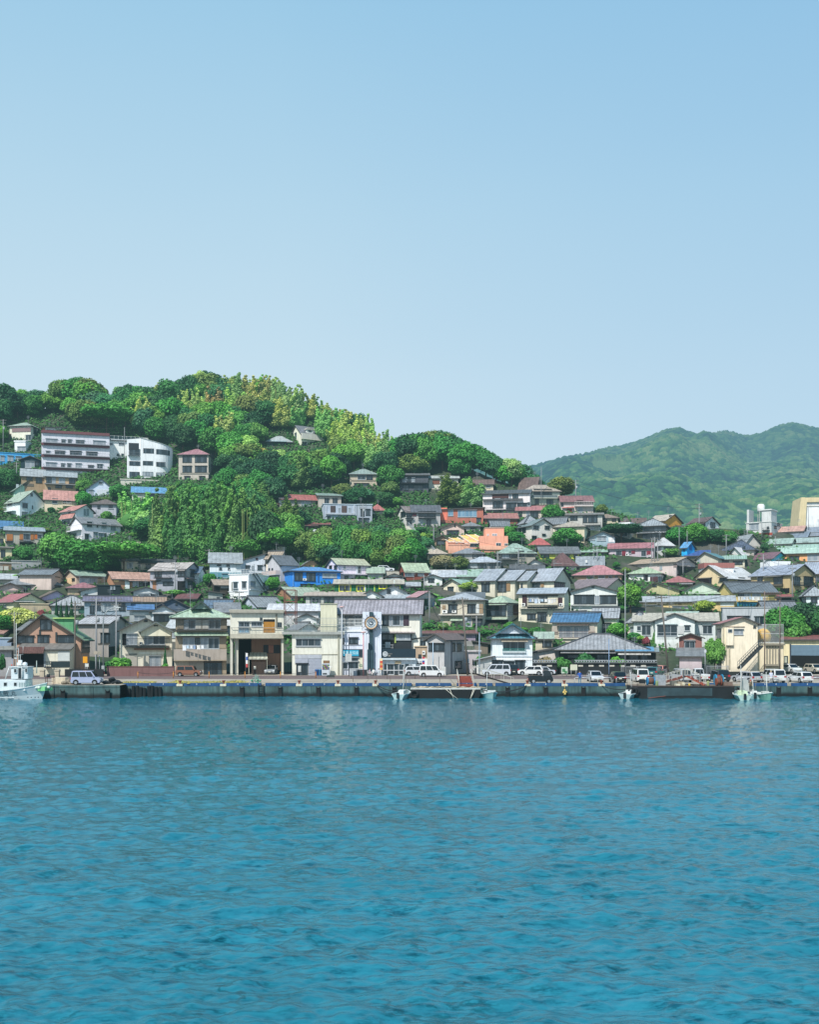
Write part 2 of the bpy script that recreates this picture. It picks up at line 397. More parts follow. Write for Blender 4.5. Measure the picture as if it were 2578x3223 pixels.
# kerb (blue painted) in separate lengths with gaps at the bollards
BLUE = plain('24507f', .6, 0, .4, 'kerb_paint_', 1.2)
segs = [(388,556),(578,702),(712,822),(835,932),(952,1056),(1070,1172),(1192,1296),(1308,1420),(1438,1500),(1508,1550),(1560,1655),(1668,1768),(1784,1882),(1902,1968),(2232,2300),(2372,2478),(2492,2590),(2602,2760)]
k0 = None
for i, (a, bb) in enumerate(segs):
 m = MB(); X0, X1 = wx(a, WALL_Y), wx(bb, WALL_Y)
 m.box(X0, WALL_Y-.02, DECK-.27, X1, WALL_Y+.28, DECK+.14)
 if a < 1700 or a > 2200:
  n_ = max(1, int((X1-X0)/2.2))
  for q in range(1, n_+1): m.box(X0+q*(X1-X0)/(n_+1)-.03, WALL_Y-.05, DECK-.1, X0+q*(X1-X0)/(n_+1)+.03, WALL_Y-.01, DECK+.1, 1)
 o = m.build('kerb', [BLUE, WHITE()]);
 tag(o, 'blue painted kerb length along the quay edge', 'kerb', 'blue kerb lengths along the quay edge')
# ---------------------------------------------------------------- mountain
sky_pts = [(1050,1690),(1250,1600),(1400,1535),(1500,1505),(1600,1492),(1680,1466),(1777,1440),(1838,1430),(1878,1416),(1950,1403),(2000,1393),(2060,1369),(2109,1350),(2142,1349),(2170,1367),(2198,1375),(2243,1363),(2284,1354),(2316,1359),(2349,1370),(2397,1363),(2438,1345),(2495,1332),(2527,1338),(2578,1351),(2700,1380),(2900,1440),(3200,1520)]
su = np.array([p[0] for p in sky_pts]); sv = np.array([p[1] for p in sky_pts])
# ridge depth varies: front spurs nearer
nu, nd = 1180, 620
us = np.linspace(1060, 2860, nu); tt = np.linspace(0, 1, nd)**1.15
U, T_ = np.meshgrid(us, tt)
Ysk = 1450+120*np.sin(us/170.)+60*np.sin(us/61.+1)
Yd = 470+(Ysk[None,:]-470)*T_
V1 = 1760.0
vs = np.interp(us, su, sv)+13
Vv = V1+(vs[None,:]-V1)*(T_**.92)
Xm = (U-UC)*Yd/F; Zm = CZ+(HV-Vv)*Yd/F
def vnoise(x, y, seed):
 r = np.random.RandomState(seed); G = r.rand(256,256)
 xi = np.floor(x).astype(int); yi = np.floor(y).astype(int); fx = x-xi; fy = y-yi
 fx = fx*fx*(3-2*fx); fy = fy*fy*(3-2*fy)
 g = lambda a, b: G[a%256, b%256]
 return (g(xi,yi)*(1-fx)+g(xi+1,yi)*fx)*(1-fy)+(g(xi,yi+1)*(1-fx)+g(xi+1,yi+1)*fx)*fy
edge = np.clip((1-T_)*4, 0, 1)
rel = 0
for k, (s_, a_) in enumerate([(260,72),(120,32),(55,11)]):
 ra = 1-np.abs(vnoise(Xm/s_+9, Yd/(s_*1.25)+3, 11+k)*2-1)
 rel = rel+(ra-.5)*a_
rel = rel*edge*np.clip(T_*5,0,1)*(.45+.55*T_)
Zm = Zm+rel
def crowns(x, y, cell, seed):
 """dome heights of tree crowns on a jittered lattice, and a tone per crown"""
 r = np.random.RandomState(seed); jx = r.rand(512,512); jy = r.rand(512,512); tn = r.rand(512,512); hh = r.rand(512,512)
 gx = x/cell; gy = y/cell; ix = np.floor(gx).astype(int); iy = np.floor(gy).astype(int)
 best = np.full(x.shape, -9.); tone = np.zeros(x.shape)
 for a in (-1,0,1):
  for b_ in (-1,0,1):
   cx, cy = (ix+a)%512, (iy+b_)%512
   d2 = (gx-(ix+a+.15+.7*jx[cx,cy]))**2+(gy-(iy+b_+.15+.7*jy[cx,cy]))**2
   h = np.sqrt(np.clip(.62-d2, 0, None))*1.1+hh[cx,cy]*.4-.4*(d2>.62)
   u_ = h > best; best = np.where(u_, h, best); tone = np.where(u_, tn[cx,cy], tone)
 return best, tone
c1, t1 = crowns(Xm, Yd*.8+Zm*1.2, 7.5, 5); c2, t2 = crowns(Xm, Yd*.8+Zm*1.2, 3.4, 6)
Zc = Zm+c1*5.2+c2*2.0
big = vnoise(Xm/150, (Yd+Zm)/190, 33); med = vnoise(Xm/60, (Yd+Zm)/70, 34)
tone = np.clip(.5*t1+.15*t2+.35*med+.4*(big-.5)-.12+.34*(c1-.7)+.12*(c2-.6), 0, 1)  # tone drops between the domes: occlusion shade put into the crown colour
meadow = np.zeros_like(tone)
for (mu, mv, ru, rv) in [(1905,1529,48,9),(1938,1520,30,7)]:
 meadow = np.maximum(meadow, (((U-mu)/ru)**2+((Vv-mv)/rv)**2 < 1).astype(float))
Zc = np.where(meadow > 0, Zm+1, Zc)
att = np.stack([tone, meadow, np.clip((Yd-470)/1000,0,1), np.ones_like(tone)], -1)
mm_, N, L, b = nt('forested_mountain')
at = N.new('ShaderNodeAttribute'); at.attribute_name = 'tone'; sp = N.new('ShaderNodeSeparateColor'); L.new(at.outputs['Color'], sp.inputs[0])
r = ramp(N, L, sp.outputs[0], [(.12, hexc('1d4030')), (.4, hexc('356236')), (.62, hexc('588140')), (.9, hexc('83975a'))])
o = mixc(N, L, sp.outputs[1], r.outputs[0], hexc('6f8a4c'))
nn = noise(N, L, .5, detail=5); rr = ramp(N, L, nn.outputs['Fac'], [(.35, (.55,)*3), (.65, (1.0,)*3)])
o = mixc(N, L, .8, o, rr.outputs[0], 'MULTIPLY')
L.new(o, b.inputs['Base Color']); b.inputs['Roughness'].default_value = .95; b.inputs['Specular IOR Level'].default_value = .1
# aerial haze painted in: emission mixed into the material, growing with distance
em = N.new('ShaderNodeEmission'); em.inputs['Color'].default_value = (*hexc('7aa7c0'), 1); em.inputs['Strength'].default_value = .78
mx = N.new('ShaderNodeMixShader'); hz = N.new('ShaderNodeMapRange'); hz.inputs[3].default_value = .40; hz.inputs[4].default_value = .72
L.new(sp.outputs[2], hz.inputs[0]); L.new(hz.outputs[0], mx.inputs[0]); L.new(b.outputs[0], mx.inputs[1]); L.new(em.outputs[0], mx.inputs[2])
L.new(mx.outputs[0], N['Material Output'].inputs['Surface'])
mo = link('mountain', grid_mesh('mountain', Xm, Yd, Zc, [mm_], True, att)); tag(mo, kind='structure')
# ---------------------------------------------------------------- houses
HOUSES = []      # (ref, u0, v0, u1, v1, Y)
def add_roof(m, kind, w, d, h, rise, o=.55, t=.2, mi=0, xr=0.0, o2=None, cap=None):
 """roof shell in house coordinates (front wall on y=0, back wall on y=d)"""
 o2 = o*.75 if o2 is None else o2
 hw = w/2
 def slab(a, b_, c, e, uvs):
  # a,b_,c,e: top face corners; thickness down
  m.poly([a,b_,c,e], mi, uvs)
  dn = Vector((0,0,-t)); A = [Vector(p) for p in (a,b_,c,e)]; B = [p+dn for p in A]
  m.poly([B[3],B[2],B[1],B[0]], mi+1)
  for i in range(4):
   j = (i+1)%4; m.poly([A[j],A[i],B[i],B[j]], mi+1)
 if kind in ('gx','gxs'):
  half = d/2; s = rise/half; zE = h-o*s
  L_ = math.hypot(half+o, rise+o*s)
  x0, x1 = -hw-o2, hw+o2
  slab((x0,-o,zE),(x1,-o,zE),(x1,half,h+rise),(x0,half,h+rise), [(0,L_),(x1-x0,L_),(x1-x0,0),(0,0)])
  slab((x1,d+o,zE),(x0,d+o,zE),(x0,half,h+rise+.003),(x1,half,h+rise+.003), [(0,L_),(x1-x0,L_),(x1-x0,0),(0,0)])
  if cap: m.obox((x0-.03,half,h+rise+.08),(x1+.03,half,h+rise+.08),.38,.26,mi+2)
 elif kind == 'gy':
  X = xr*hw
  y0, y1 = -o, d+o
  for sgn in (-1, 1):
   run = hw+sgn*-X if sgn < 0 else hw-X
   run = (X+hw) if sgn < 0 else (hw-X)
   s = rise/run; xe = sgn*(hw+o); zE = h-o*s; L_ = math.hypot(run+o, rise+o*s); W_ = y1-y0
   e = .003 if sgn > 0 else 0
   if sgn < 0: slab((xe,y1,zE),(xe,y0,zE),(X,y0,h+rise+e),(X,y1,h+rise+e), [(0,L_),(W_,L_),(W_,0),(0,0)])
   else: slab((xe,y0,zE),(xe,y1,zE),(X,y1,h+rise+e),(X,y0,h+rise+e), [(0,L_),(W_,L_),(W_,0),(0,0)])
  if cap: m.obox((X,y0-.03,h+rise+.08),(X,y1+.03,h+rise+.08),.38,.26,mi+2)
 elif kind == 'hip':
  run = min(hw, d/2)*.98; s = rise/run; zE = h-o*s; R = run
  a = (-hw-o,-o,zE); b_ = (hw+o,-o,zE); c = (hw+o,d+o,zE); e = (-hw-o,d+o,zE)
  if hw > d/2: p = (-hw+d/2,d/2,h+rise); q = (hw-d/2,d/2,h+rise)
  else: p = (0,hw,h+rise); q = (0,d-hw,h+rise)
  L_ = math.hypot(run+o, rise+o*s)
  W_ = w+2*o; D_ = d+2*o
  m.poly([a,b_,q,p] if hw > d/2 else [a,b_,p], mi, [(0,L_),(W_,L_),(W_-run-o,0),(run+o,0)] if hw > d/2 else [(0,L_),(W_,L_),(W_/2,0)])
  m.poly([c,e,p,q] if hw > d/2 else [c,e,q], mi, [(0,L_),(W_,L_),(W_-run-o,0),(run+o,0)] if hw > d/2 else [(0,L_),(W_,L_),(W_/2,0)])
  m.poly([b_,c,q] if hw > d/2 else [b_,c,q,p], mi, [(0,L_),(D_,L_),(D_/2,0)] if hw > d/2 else [(0,L_),(D_,L_),(D_-run-o,0),(run+o,0)])
  m.poly([e,a,p] if hw > d/2 else [e,a,p,q], mi, [(0,L_),(D_,L_),(D_/2,0)] if hw > d/2 else [(0,L_),(D_,L_),(D_-run-o,0),(run+o,0)])
  z2 = zE-t
  bt = [(-hw-o,-o,z2),(hw+o,-o,z2),(hw+o,d+o,z2),(-hw-o,d+o,z2)]; top = [a,b_,c,e]
  m.poly(list(reversed(bt)), mi+1)
  for i in range(4): j = (i+1)%4; m.poly([bt[i],bt[j],top[j],top[i]], mi+1)
  if cap:
   for k1, k2 in ((a,p),(b_,q),(e,p if hw > d/2 else q),(c,q)):
    m.obox((k1[0],k1[1],k1[2]+.05),(k2[0],k2[1],k2[2]+.05),.3,.2,mi+2)
   m.obox((p[0]-.05,p[1],p[2]+.08),(q[0]+.05,q[1]+.001,q[2]+.08),.38,.28,mi+2)
 elif kind in ('sb','sf','sr','sl'):
  x0, x1, y0, y1 = -hw-o, hw+o, -o, d+o
  if kind == 'sb': z = [h, h, h+rise, h+rise]
  elif kind == 'sf': z = [h+rise, h+rise, h, h]
  elif kind == 'sr': z = [h, h+rise, h+rise, h]
  else: z = [h+rise, h, h, h+rise]
  z = [k+t*.9 for k in z]
  A = [(x0,y0,z[0]),(x1,y0,z[1]),(x1,y1,z[2]),(x0,y1,z[3])]
  uv = [(0,d),(w,d),(w,0),(0,0)] if kind in ('sb','sf') else [(0,0),(0,w),(d,w),(d,0)]
  slab(*A, uv)
 elif kind == 'flat':
  m.box(-hw-.12,-.12,h-.02,hw+.12,d+.12,h+.12,mi+1)
  ph = max(.12, rise)
  for (a0,b0,a1,b1) in ((-hw-.16,-.16,hw+.16,.06),(-hw-.16,d-.06,hw+.16,d+.16),(-hw-.16,.06,-hw+.06,d-.06),(hw-.06,.06,hw+.16,d-.06)):
   m.box(a0,b0,h-.03,a1,b1,h+ph,mi)
def add_walls(m, kind, w, d, h, rise, xr=0, mi=0):
 hw = w/2
 if kind in ('gx',):
  r = rise-.1
  for x, sg in ((-hw,-1),(hw,1)):
   P = [(x,0,0),(x,d,0),(x,d,h),(x,d/2,h+r),(x,0,h)]
   m.poly(P if sg > 0 else P[::-1], mi)
  m.poly([(-hw,0,0),(hw,0,0),(hw,0,h),(-hw,0,h)], mi); m.poly([(hw,d,0),(-hw,d,0),(-hw,d,h),(hw,d,h)], mi)
  m.poly([(-hw,0,h),(hw,0,h),(hw,d/2,h+r),(-hw,d/2,h+r)], mi); m.poly([(-hw,d/2,h+r),(hw,d/2,h+r),(hw,d,h),(-hw,d,h)], mi)
 elif kind == 'gy':
  r = rise-.1; X = xr*hw
  P = [(-hw,0,0),(hw,0,0),(hw,0,h),(X,0,h+r),(-hw,0,h)]
  m.poly(P, mi); m.poly([(p[0],d,p[2]) for p in reversed(P)], mi)
  m.poly([(hw,0,0),(hw,d,0),(hw,d,h),(hw,0,h)], mi); m.poly([(-hw,d,0),(-hw,0,0),(-hw,0,h),(-hw,d,h)], mi)
  m.poly([(-hw,0,h),(X,0,h+r),(X,d,h+r),(-hw,d,h)], mi); m.poly([(hw,0,h),(hw,d,h),(X,d,h+r),(X,0,h+r)], mi)
 else:
  z = [h]*4
  if kind == 'sb': z = [h,h,h+rise,h+rise]
  if kind == 'sf': z = [h+rise,h+rise,h,h]
  if kind == 'sr': z = [h,h+rise,h+rise,h]
  if kind == 'sl': z = [h+rise,h,h,h+rise]
  c = [(-hw,0),(hw,0),(hw,d),(-hw,d)]
  for i in range(4):
   j = (i+1)%4; m.poly([(*c[i],0),(*c[j],0),(*c[j],z[j]),(*c[i],z[i])], mi)
  m.poly([(*c[i],z[i]) for i in range(4)], mi)
 m.poly([(-hw,d,0),(hw,d,0),(hw,0,0),(-hw,0,0)], mi)
class House:
 def __init__(s, name, label, u0, u1, vr, ve, vb, roof='gx', wall='c9c3b6', rc='6b6f73', rs='seam', r=0, d=7., Y=None, cat='house', xr=0, o=.55, fnd=3.5, ribs=False, group=None, zb=None, cap=False, vt=None):
  uc = (u0+u1)/2
  if Y is None: Y = hit(uc, vb)
  z0 = wz(vb, Y) if zb is None else zb
  r_ = math.radians(r); beta = math.atan((uc-UC)/F); th = -beta-r_
  W_ = abs(u1-u0)*Y*math.cos(beta)/F
  sn = abs(math.sin(r_)); d = min(d, W_*.8/sn if sn > .05 else d)
  w = max(1.2, (W_-d*sn)/math.cos(r_))
  ct, st = math.cos(th), math.sin(th)
  cx = wx(uc, Y)
  for it in range(5):   # fit the silhouette to the measured width, the nearest front corner at depth Y
   loc = lambda x, y: (cx+x*ct-y*st, x*st+y*ct)
   fy = min(loc(-w/2,0)[1], loc(w/2,0)[1]); oy = Y-fy
   P = [loc(x,y) for x in (-w/2,w/2) for y in (0,d)]
   U = [UC+F*p[0]/(p[1]+oy) for p in P]
   a, b = min(U), max(U)
   cx += ((u0+u1)/2-(a+b)/2)*Y/F; w = max(1.2, w+((u1-u0)-(b-a))*Y/F/max(.4, math.cos(r_)))
  s.ox, s.oy, s.z0, s.th, s.w, s.d, s.Y = cx, oy, z0, th, w, d, Y
  h = wz(ve, Y)-z0
  if roof in ('gx','hip','sb') : yr_ = Y+(d/2 if roof != 'sb' else d)*abs(math.cos(th))
  elif roof == 'flat': yr_ = Y
  else: yr_ = Y
  if roof == 'hip' and w < d: yr_ = Y+w/2
  rise = wz(vr, yr_)-z0-h
  rise = max(rise, .12 if roof == 'flat' else .5)
  if roof == 'flat': rise = min(rise, 1.2)
  s.h, s.rise = max(h, 1.0), rise
  s.root = empty(name, (cx,oy,z0), th, label.replace(';',''), cat, group)
  s.wallm = wall_mat(wall, ribs); s.roofc = rc
  m = MB(); add_walls(m, roof, w, d, s.h, rise, xr); m.build('wall', s.wallm, s.root)
  m = MB(); dk = plain('4f4d4a', .8, 0, .3, 'fascia_')
  capm = roof_mat(rc, 'plain') if rs != 'tile' else plain('4c4f55', .7, 0, .2, 'ridge_')
  if roof == 'flat': add_roof(m, roof, w, d, s.h, rise); m.build('roof', [wall_mat(rc), plain('8c8b86', .9, 0, .3, 'deck_')], s.root)
  else: add_roof(m, roof, w, d, s.h, rise, o, cap=cap or rs == 'tile', xr=xr); m.build('roof', [roof_mat(rc, rs), dk, capm], s.root)
  if fnd:
   m = MB(); m.box(-w/2-.12,-.12,-fnd,w/2+.12,d+.1,-.01); m.build('foundation', CONC(), s.root)
  HOUSES.append((label.split(';')[0], u0, min(vr, ve), u1, vb, Y)); s.ref = label.split(';')[0]
  s.ct, s.st = ct, st
 def face(s, u, v):
  """point of the facade seen at a pixel: returns (face, local a, z); face f/l/r"""
  dx, dy, dz = (u-UC)/F, 1.0, (HV-v)/F
  ox, oy, oz = -s.ox, -s.oy, CZ-s.z0
  lx, ly = ox*s.ct+oy*s.st, -ox*s.st+oy*s.ct
  ex, ey = dx*s.ct+dy*s.st, -dx*s.st+dy*s.ct
  t = -ly/ey; X = lx+ex*t
  if abs(X) <= s.w/2+.35: return ('f', X, oz+dz*t)
  sx = -s.w/2 if X < 0 else s.w/2
  t = (sx-lx)/ex if abs(ex) > 1e-6 else 1e9; y = ly+ey*t
  if -.4 <= y <= s.d+.6: return ('l' if X < 0 else 'r', y, oz+dz*t)
  t = -ly/ey; return ('f', X, oz+dz*t)
 def xf(s, f):
  # local frame of a face: origin fn(a, out, z)
  if f == 'f': return lambda a, o, z: (a, -o, z)
  if f == 'r': return lambda a, o, z: (s.w/2+o, a, z)
  return lambda a, o, z: (-s.w/2-o, a, z)
 def rect(s, u0, v0, u1, v1):
  f, a, z = s.face((u0+u1)/2, (v0+v1)/2)
  g = s.xf(f)
  def onf(u, v):
   dx, dy, dz = (u-UC)/F, 1.0, (HV-v)/F
   ox, oy, oz = -s.ox, -s.oy, CZ-s.z0
   lx, ly = ox*s.ct+oy*s.st, -ox*s.st+oy*s.ct
   ex, ey = dx*s.ct+dy*s.st, -dx*s.st+dy*s.ct
   if f == 'f': t = -ly/ey; return lx+ex*t, oz+dz*t
   sx = s.w/2 if f == 'r' else -s.w/2
   t = (sx-lx)/ex; return ly+ey*t, oz+dz*t
  a0, z0 = onf(u0, (v0+v1)/2)[0], onf((u0+u1)/2, v1)[1]; a1, z1 = onf(u1, (v0+v1)/2)[0], onf((u0+u1)/2, v0)[1]
  if a1 < a0: a0, a1 = a1, a0
  if f == 'f': a0 = max(a0, -s.w/2-.3); a1 = min(a1, s.w/2+.3)
  else: a0 = max(a0, 0.05); a1 = min(a1, s.d-.05)
  if a1-a0 < .25: a1 = a0+.25
  return f, g, a0, z0, a1, z1
 def el(s, u0, v0, u1, v1, code='w', col=None, parent=None):
  f, g, a0, z0, a1, z1 = s.rect(u0, v0, u1, v1)
  par = parent or s.root
  def bx(m, A0, O0, Z0, A1, O1, Z1, mi=0):
   p = g(A0,O0,Z0); q = g(A1,O1,Z1); m.box(*p, *q, mi)
  W_, H_ = a1-a0, z1-z0
  c0 = code[0]
  if c0 in 'wcdybv':
   fm = {'w': ALU(), 'c': ALU(), 'd': DARK(), 'y': plain('e6e335', .5, 0, .1), 'b': ALU(), 'v': ALU()}[c0]
   if col: fm = plain(col, .5, 0, .15)
   t = .13 if c0 == 'y' else .07
   if W_ < .8: t *= .7
   m = MB()
   bx(m, a0, -.02, z0, a0+t, .07, z1); bx(m, a1-t, -.02, z0, a1, .07, z1)
   bx(m, a0+t, -.02, z0, a1-t, .068, z0+t); bx(m, a0+t, -.02, z1-t, a1-t, .068, z1)
   n = max(1, int(round(W_/1.1)))
   for k in range(1, n): x = a0+W_*k/n; bx(m, x-.03, -.02, z0+t, x+.03, .062, z1-t)
   if H_ > 1.9 and c0 != 'd': bx(m, a0+t, -.02, z0+H_*.3-.03, a1-t, .058, z0+H_*.3+.03)
   bx(m, a0-.05, -.02, z0-.09, a1+.05, .16, z0-.002)        # sill
   if c0 != 'y' and W_ > 1.0: bx(m, a0-.1, -.02, z1+.06, a1+.1, .32, z1+.12)  # rain hood
   wo_ = m.build('window', fm, par)
   m = MB(); bx(m, a0+t*.5, -.02, z0+t*.5, a1-t*.5, .025, z1-t*.5)
   m.build('pane', glass_mat({'c':'curtain','b':'blue'}.get(c0,'dark')), wo_)
   return wo_
  m = MB()
  if c0 in 'smo':
   bx(m, a0, -.02, z0, a1, .14, z1);
   bx(m, a0+.05, .14, z0+.1, a1-.05, .155, z1-.1, 0)
   return m.build('shutter', plain(col or {'s':'c4c4c2','m':'5a2430','o':'b0703c'}[c0], .5, 0, .15), par)
  if c0 == 't': bx(m, a0, -.02, z0, a1, .10, z1); return m.build('trim', plain(col or '8a8880', .7, 0, .25), par)
  if c0 == 'T': bx(m, a0, -.02, z0, a1, .55, z1); return m.build('ledge', plain(col or '8a8880', .7, 0, .25), par)
  if c0 == 'q': bx(m, a0, -.02, z0, a1, .05, z1); return m.build('wall_panel', wall_mat(col or 'b0aca2'), par)
  if c0 == 'G': bx(m, a0, -.02, z0, a1, .03, z1); return m.build('doorway', plain('0e1214', .9, 0, .3), par)
  if c0 == 'g':
   bx(m, a0, -.02, z0, a1, .05, z1); n = max(2, int(H_/.22))
   for k in range(n): bx(m, a0+.05, .05, z0+H_*k/n+.02, a1-.05, .07, z0+H_*(k+.6)/n)
   return m.build('roller_shutter', plain(col or 'a9adb0', .5, .1, .12), par)
  if c0 == 'p':
   bx(m, a0, -.02, z0, a1, .06, z1); o = m.build('door', plain(col or '5c4a3c', .5, 0, .2), par)
   m = MB(); bx(m, a1-.2, .06, (z0+z1)/2-.1, a1-.14, .12, (z0+z1)/2+.1); m.build('handle', ALU(), o); return o
  if c0 == 'a':
   s0 = .95; P = [(a0,s0,z0),(a1,s0,z0),(a1,0,z1),(a0,0,z1)]
   top = [g(*p) for p in P]; bot = [g(p[0],p[1],p[2]-.09) for p in P]
   if f == 'l': top = top[::-1]; bot = bot[::-1]
   m.poly(top, 0, [(0,1.2),(W_,1.2),(W_,0),(0,0)]); m.poly(bot[::-1], 1)
   for i in range(4): j = (i+1)%4; m.poly([bot[i],bot[j],top[j],top[i]], 1)
   return m.build('canopy', [roof_mat(col or '8d9499', 'seam'), plain('5a5956', .8)], par)
  if c0 in 'BKNR':
   out = 1.05 if c0 != 'R' else .35
   pm = {'B': plain('dddcd6', .6), 'K': plain('2e3134', .5), 'N': s.wallm, 'R': plain('b9bab8', .5)}[c0]
   if col: pm = plain(col, .6) if c0 != 'N' else wall_mat(col)
   bx(m, a0, -.02, z0-.16, a1, out, z0);
   o = m.build('balcony', [s.wallm if c0 != 'K' else pm], par)
   m = MB()
   if c0 == 'N':
    bx(m, a0, out-.12, z0+.001, a1, out, z1); bx(m, a0, .0, z0+.001, a0+.1, out-.12, z1); bx(m, a1-.1, .0, z0+.001, a1, out-.12, z1)
    m.build('parapet', pm, o)
   else:
    bx(m, a0, out-.06, z1-.06, a1, out, z1); bx(m, a0, out-.05, z0+.08, a1, out-.01, z0+.13)
    for e in (a0, a1-.05): bx(m, e, 0, z1-.06, e+.05, out-.06, z1)
    n = max(3, int(W_/(.22 if s.Y < 215 else .45)))
    for k in range(n+1):
     x = a0+.02+(W_-.06)*k/n; bx(m, x-.015, out-.045, z0, x+.015, out-.015, z1-.06)
    m.build('railing', pm, o)
   return o
  if c0 == 'x':
   zz = z0; bx(m, a0, .02, zz, a1, .32, z1); o = m.build('air_conditioner', WHITE(), par)
   m = MB(); cx_, cz_ = (a0+a1)/2-.08*W_, (z0+z1)/2; rr = min(W_, H_)*.33
   m.poly([g(cx_+math.cos(t)*rr*(1 if f != 'l' else -1), .326, cz_+math.sin(t)*rr) for t in [k*math.pi/6 for k in range(12)]]); m.build('fan_grille', DARK(), o); return o
  if c0 == 'X':      # sign board
   bx(m, a0, .02, z0, a1, .16, z1); return m.build('sign_board', plain(col or '20303c', .5), par)
  if c0 == 'P': bx(m, a0, -.02, z0, a1, .12, z1); return m.build('drainpipe', plain(col or '9a978c', .6), par)
  if c0 == 'S': bx(m, a0, -.02, z0, a1, .1, z1); return m.build('solar_panel', plain('24313a', .2), par)
 def auto(s, seed=0):
  R = random.Random(hash(s.ref)%9999+seed if False else len(s.ref)*7+int(s.w*13)+seed)
  nf = max(1, int(round(s.h/2.75))); nw = max(1, int(s.w/2.9))
  for k in range(nf):
   for i in range(nw):
    if R.random() < .12: continue
    ww = R.choice([1.5,1.7,2.2]); hh = R.choice([1.1,1.2,1.7]); a = -s.w/2+(i+.5)*s.w/nw+R.uniform(-.2,.2)
    z = s.h*k/nf+(.95 if hh < 1.5 else .35);
    if z+hh > s.h-.15: hh = s.h-.2-z
    if hh < .5: continue
    ww = min(ww, s.w*.7)
    s._win(a-ww/2, z, a+ww/2, z+hh, R.choice('wwdc'))
 def _win(s, a0, z0, a1, z1, c0):
  # window from local numbers on the front face
  c, st_ = s.ct, s.st
  def px(a, z):
   X, Y_, Z_ = s.ox+a*c, s.oy+a*st_, s.z0+z; return UC+F*X/Y_, HV-F*(Z_-CZ)/Y_
  p = px(a0, z0); q = px(a1, z1); s.el(p[0], q[1], q[0], p[1], c0)
 def pt(s, a, y, z):
  return (s.ox+a*s.ct-y*s.st, s.oy+a*s.st+y*s.ct, s.z0+z)
TILE = (0,0,1)
def tile(ox, oy, k):
 global TILE; TILE = (ox, oy, k)
def TU(x): return TILE[0]+x*TILE[2]
def TV(y): return TILE[1]+y*TILE[2]
NAMED = {}
def H(name, label, x, y, roof, wall, rc, wins='', **kw):
 """x=(left,right) y=(ridge,eave,base) in the measuring grid of the current tile"""
 key = kw.pop('key', None); auto = kw.pop('auto', None)
 if name in ('apartment_block','garage','shed','shop','warehouse'): kw.setdefault('cat', name.replace('_',' '))
 h = House(name, label, TU(x[0]), TU(x[1]), TV(y[0]), TV(y[1]), TV(y[2]), roof, wall, rc, **kw)
 for t in wins.split():
  q = t.split(','); h.el(TU(float(q[0])), TV(float(q[1])), TU(float(q[2])), TV(float(q[3])), q[4] if len(q) > 4 else 'w', q[5] if len(q) > 5 else None)
 if auto is not None: h.auto(auto)
 if key: NAMED[key] = h
 return h
# ================================================================ hillside, left (tile 1)
tile(0, 1100, 700/1725)
H('house','cream house with pale green hip roof; at the top left above the blue building',(75,315),(565,585,712),'hip','c9c4b4','a9c4b2','95,608,240,640,m,8a6f70 200,665,245,705 258,612,282,655,d 292,622,312,660,d 36,655,88,700,t,6b5f54',r=30,d=6)
H('house','small white flat roofed cube house; on the blue building terrace',(113,265),(706,716,800),'flat','d9dad6','cfd2d0','135,755,200,790,c 232,755,246,780,d',r=25,d=6,fnd=4)
H('house','long bright blue flat roofed house; at the left picture edge',(-30,320),(795,797,905),'flat','3f8fbe','3f8fbe','2,825,35,865,c 58,825,103,865,c 120,830,165,880,c',d=7)
H('house','dark navy gabled house; standing before the wide apartment block',(160,338),(822,850,935),'gy','1c3038','20303a','195,870,268,918,c 270,872,300,900,d',r=12,d=5)
h=H('apartment_block','wide grey white apartment block; four storeys with maroon balcony edges',(322,855),(640,644,1015),'flat','b9b7bd','7a4a4c',
 '355,695,445,735,c 475,700,510,733,w 525,700,557,735,w 587,705,655,740,w 722,710,818,742,c 355,788,388,805 425,788,505,826,d 542,790,633,828,d 668,797,755,830,d 355,878,440,915,c 472,885,505,918 520,885,553,918 585,885,632,918,c 682,900,727,915,d 752,890,798,925,w 595,960,820,1005,q,b9b6b8',r=3,d=11)
for a,b in ((735,716),(825,803),(922,901)):
 h.el(TU(322),TV(a+2),TU(852),TV(a+20),'T','744448')
 h.el(TU(335),TV(b),TU(846),TV(a),'K','9a999f')
h.el(TU(322),TV(640),TU(850),TV(660),'T','744448')
H('house','small pinkish penthouse; behind the roof of the wide apartment block',(330,518),(603,608,655),'sr','cfc0bd','8a5a58','370,628,418,645,d 330,606,350,640,o',d=5,fnd=6)
h=H('house','cream house with solar panels; between the apartment block and the curved block',(838,1138),(668,706,862),'sb','d6d2c8','b8c2c4','848,728,876,742,w 920,726,966,742,w 940,808,960,824,d 905,808,925,824,d',d=7)
for k in range(8):
 x0=-h.w/2+.5+k*1.25; m=MB();
 if x0+1.1>h.w/2: break
 zz=lambda y: h.h+h.rise*(y/h.d)+.3
 m.poly([(x0,.8,zz(.8)),(x0+1.1,.8,zz(.8)),(x0+1.1,5.6,zz(5.6)),(x0,5.6,zz(5.6))]); m.build('solar_panel',plain('26343a',.25,0,.2),h.root)
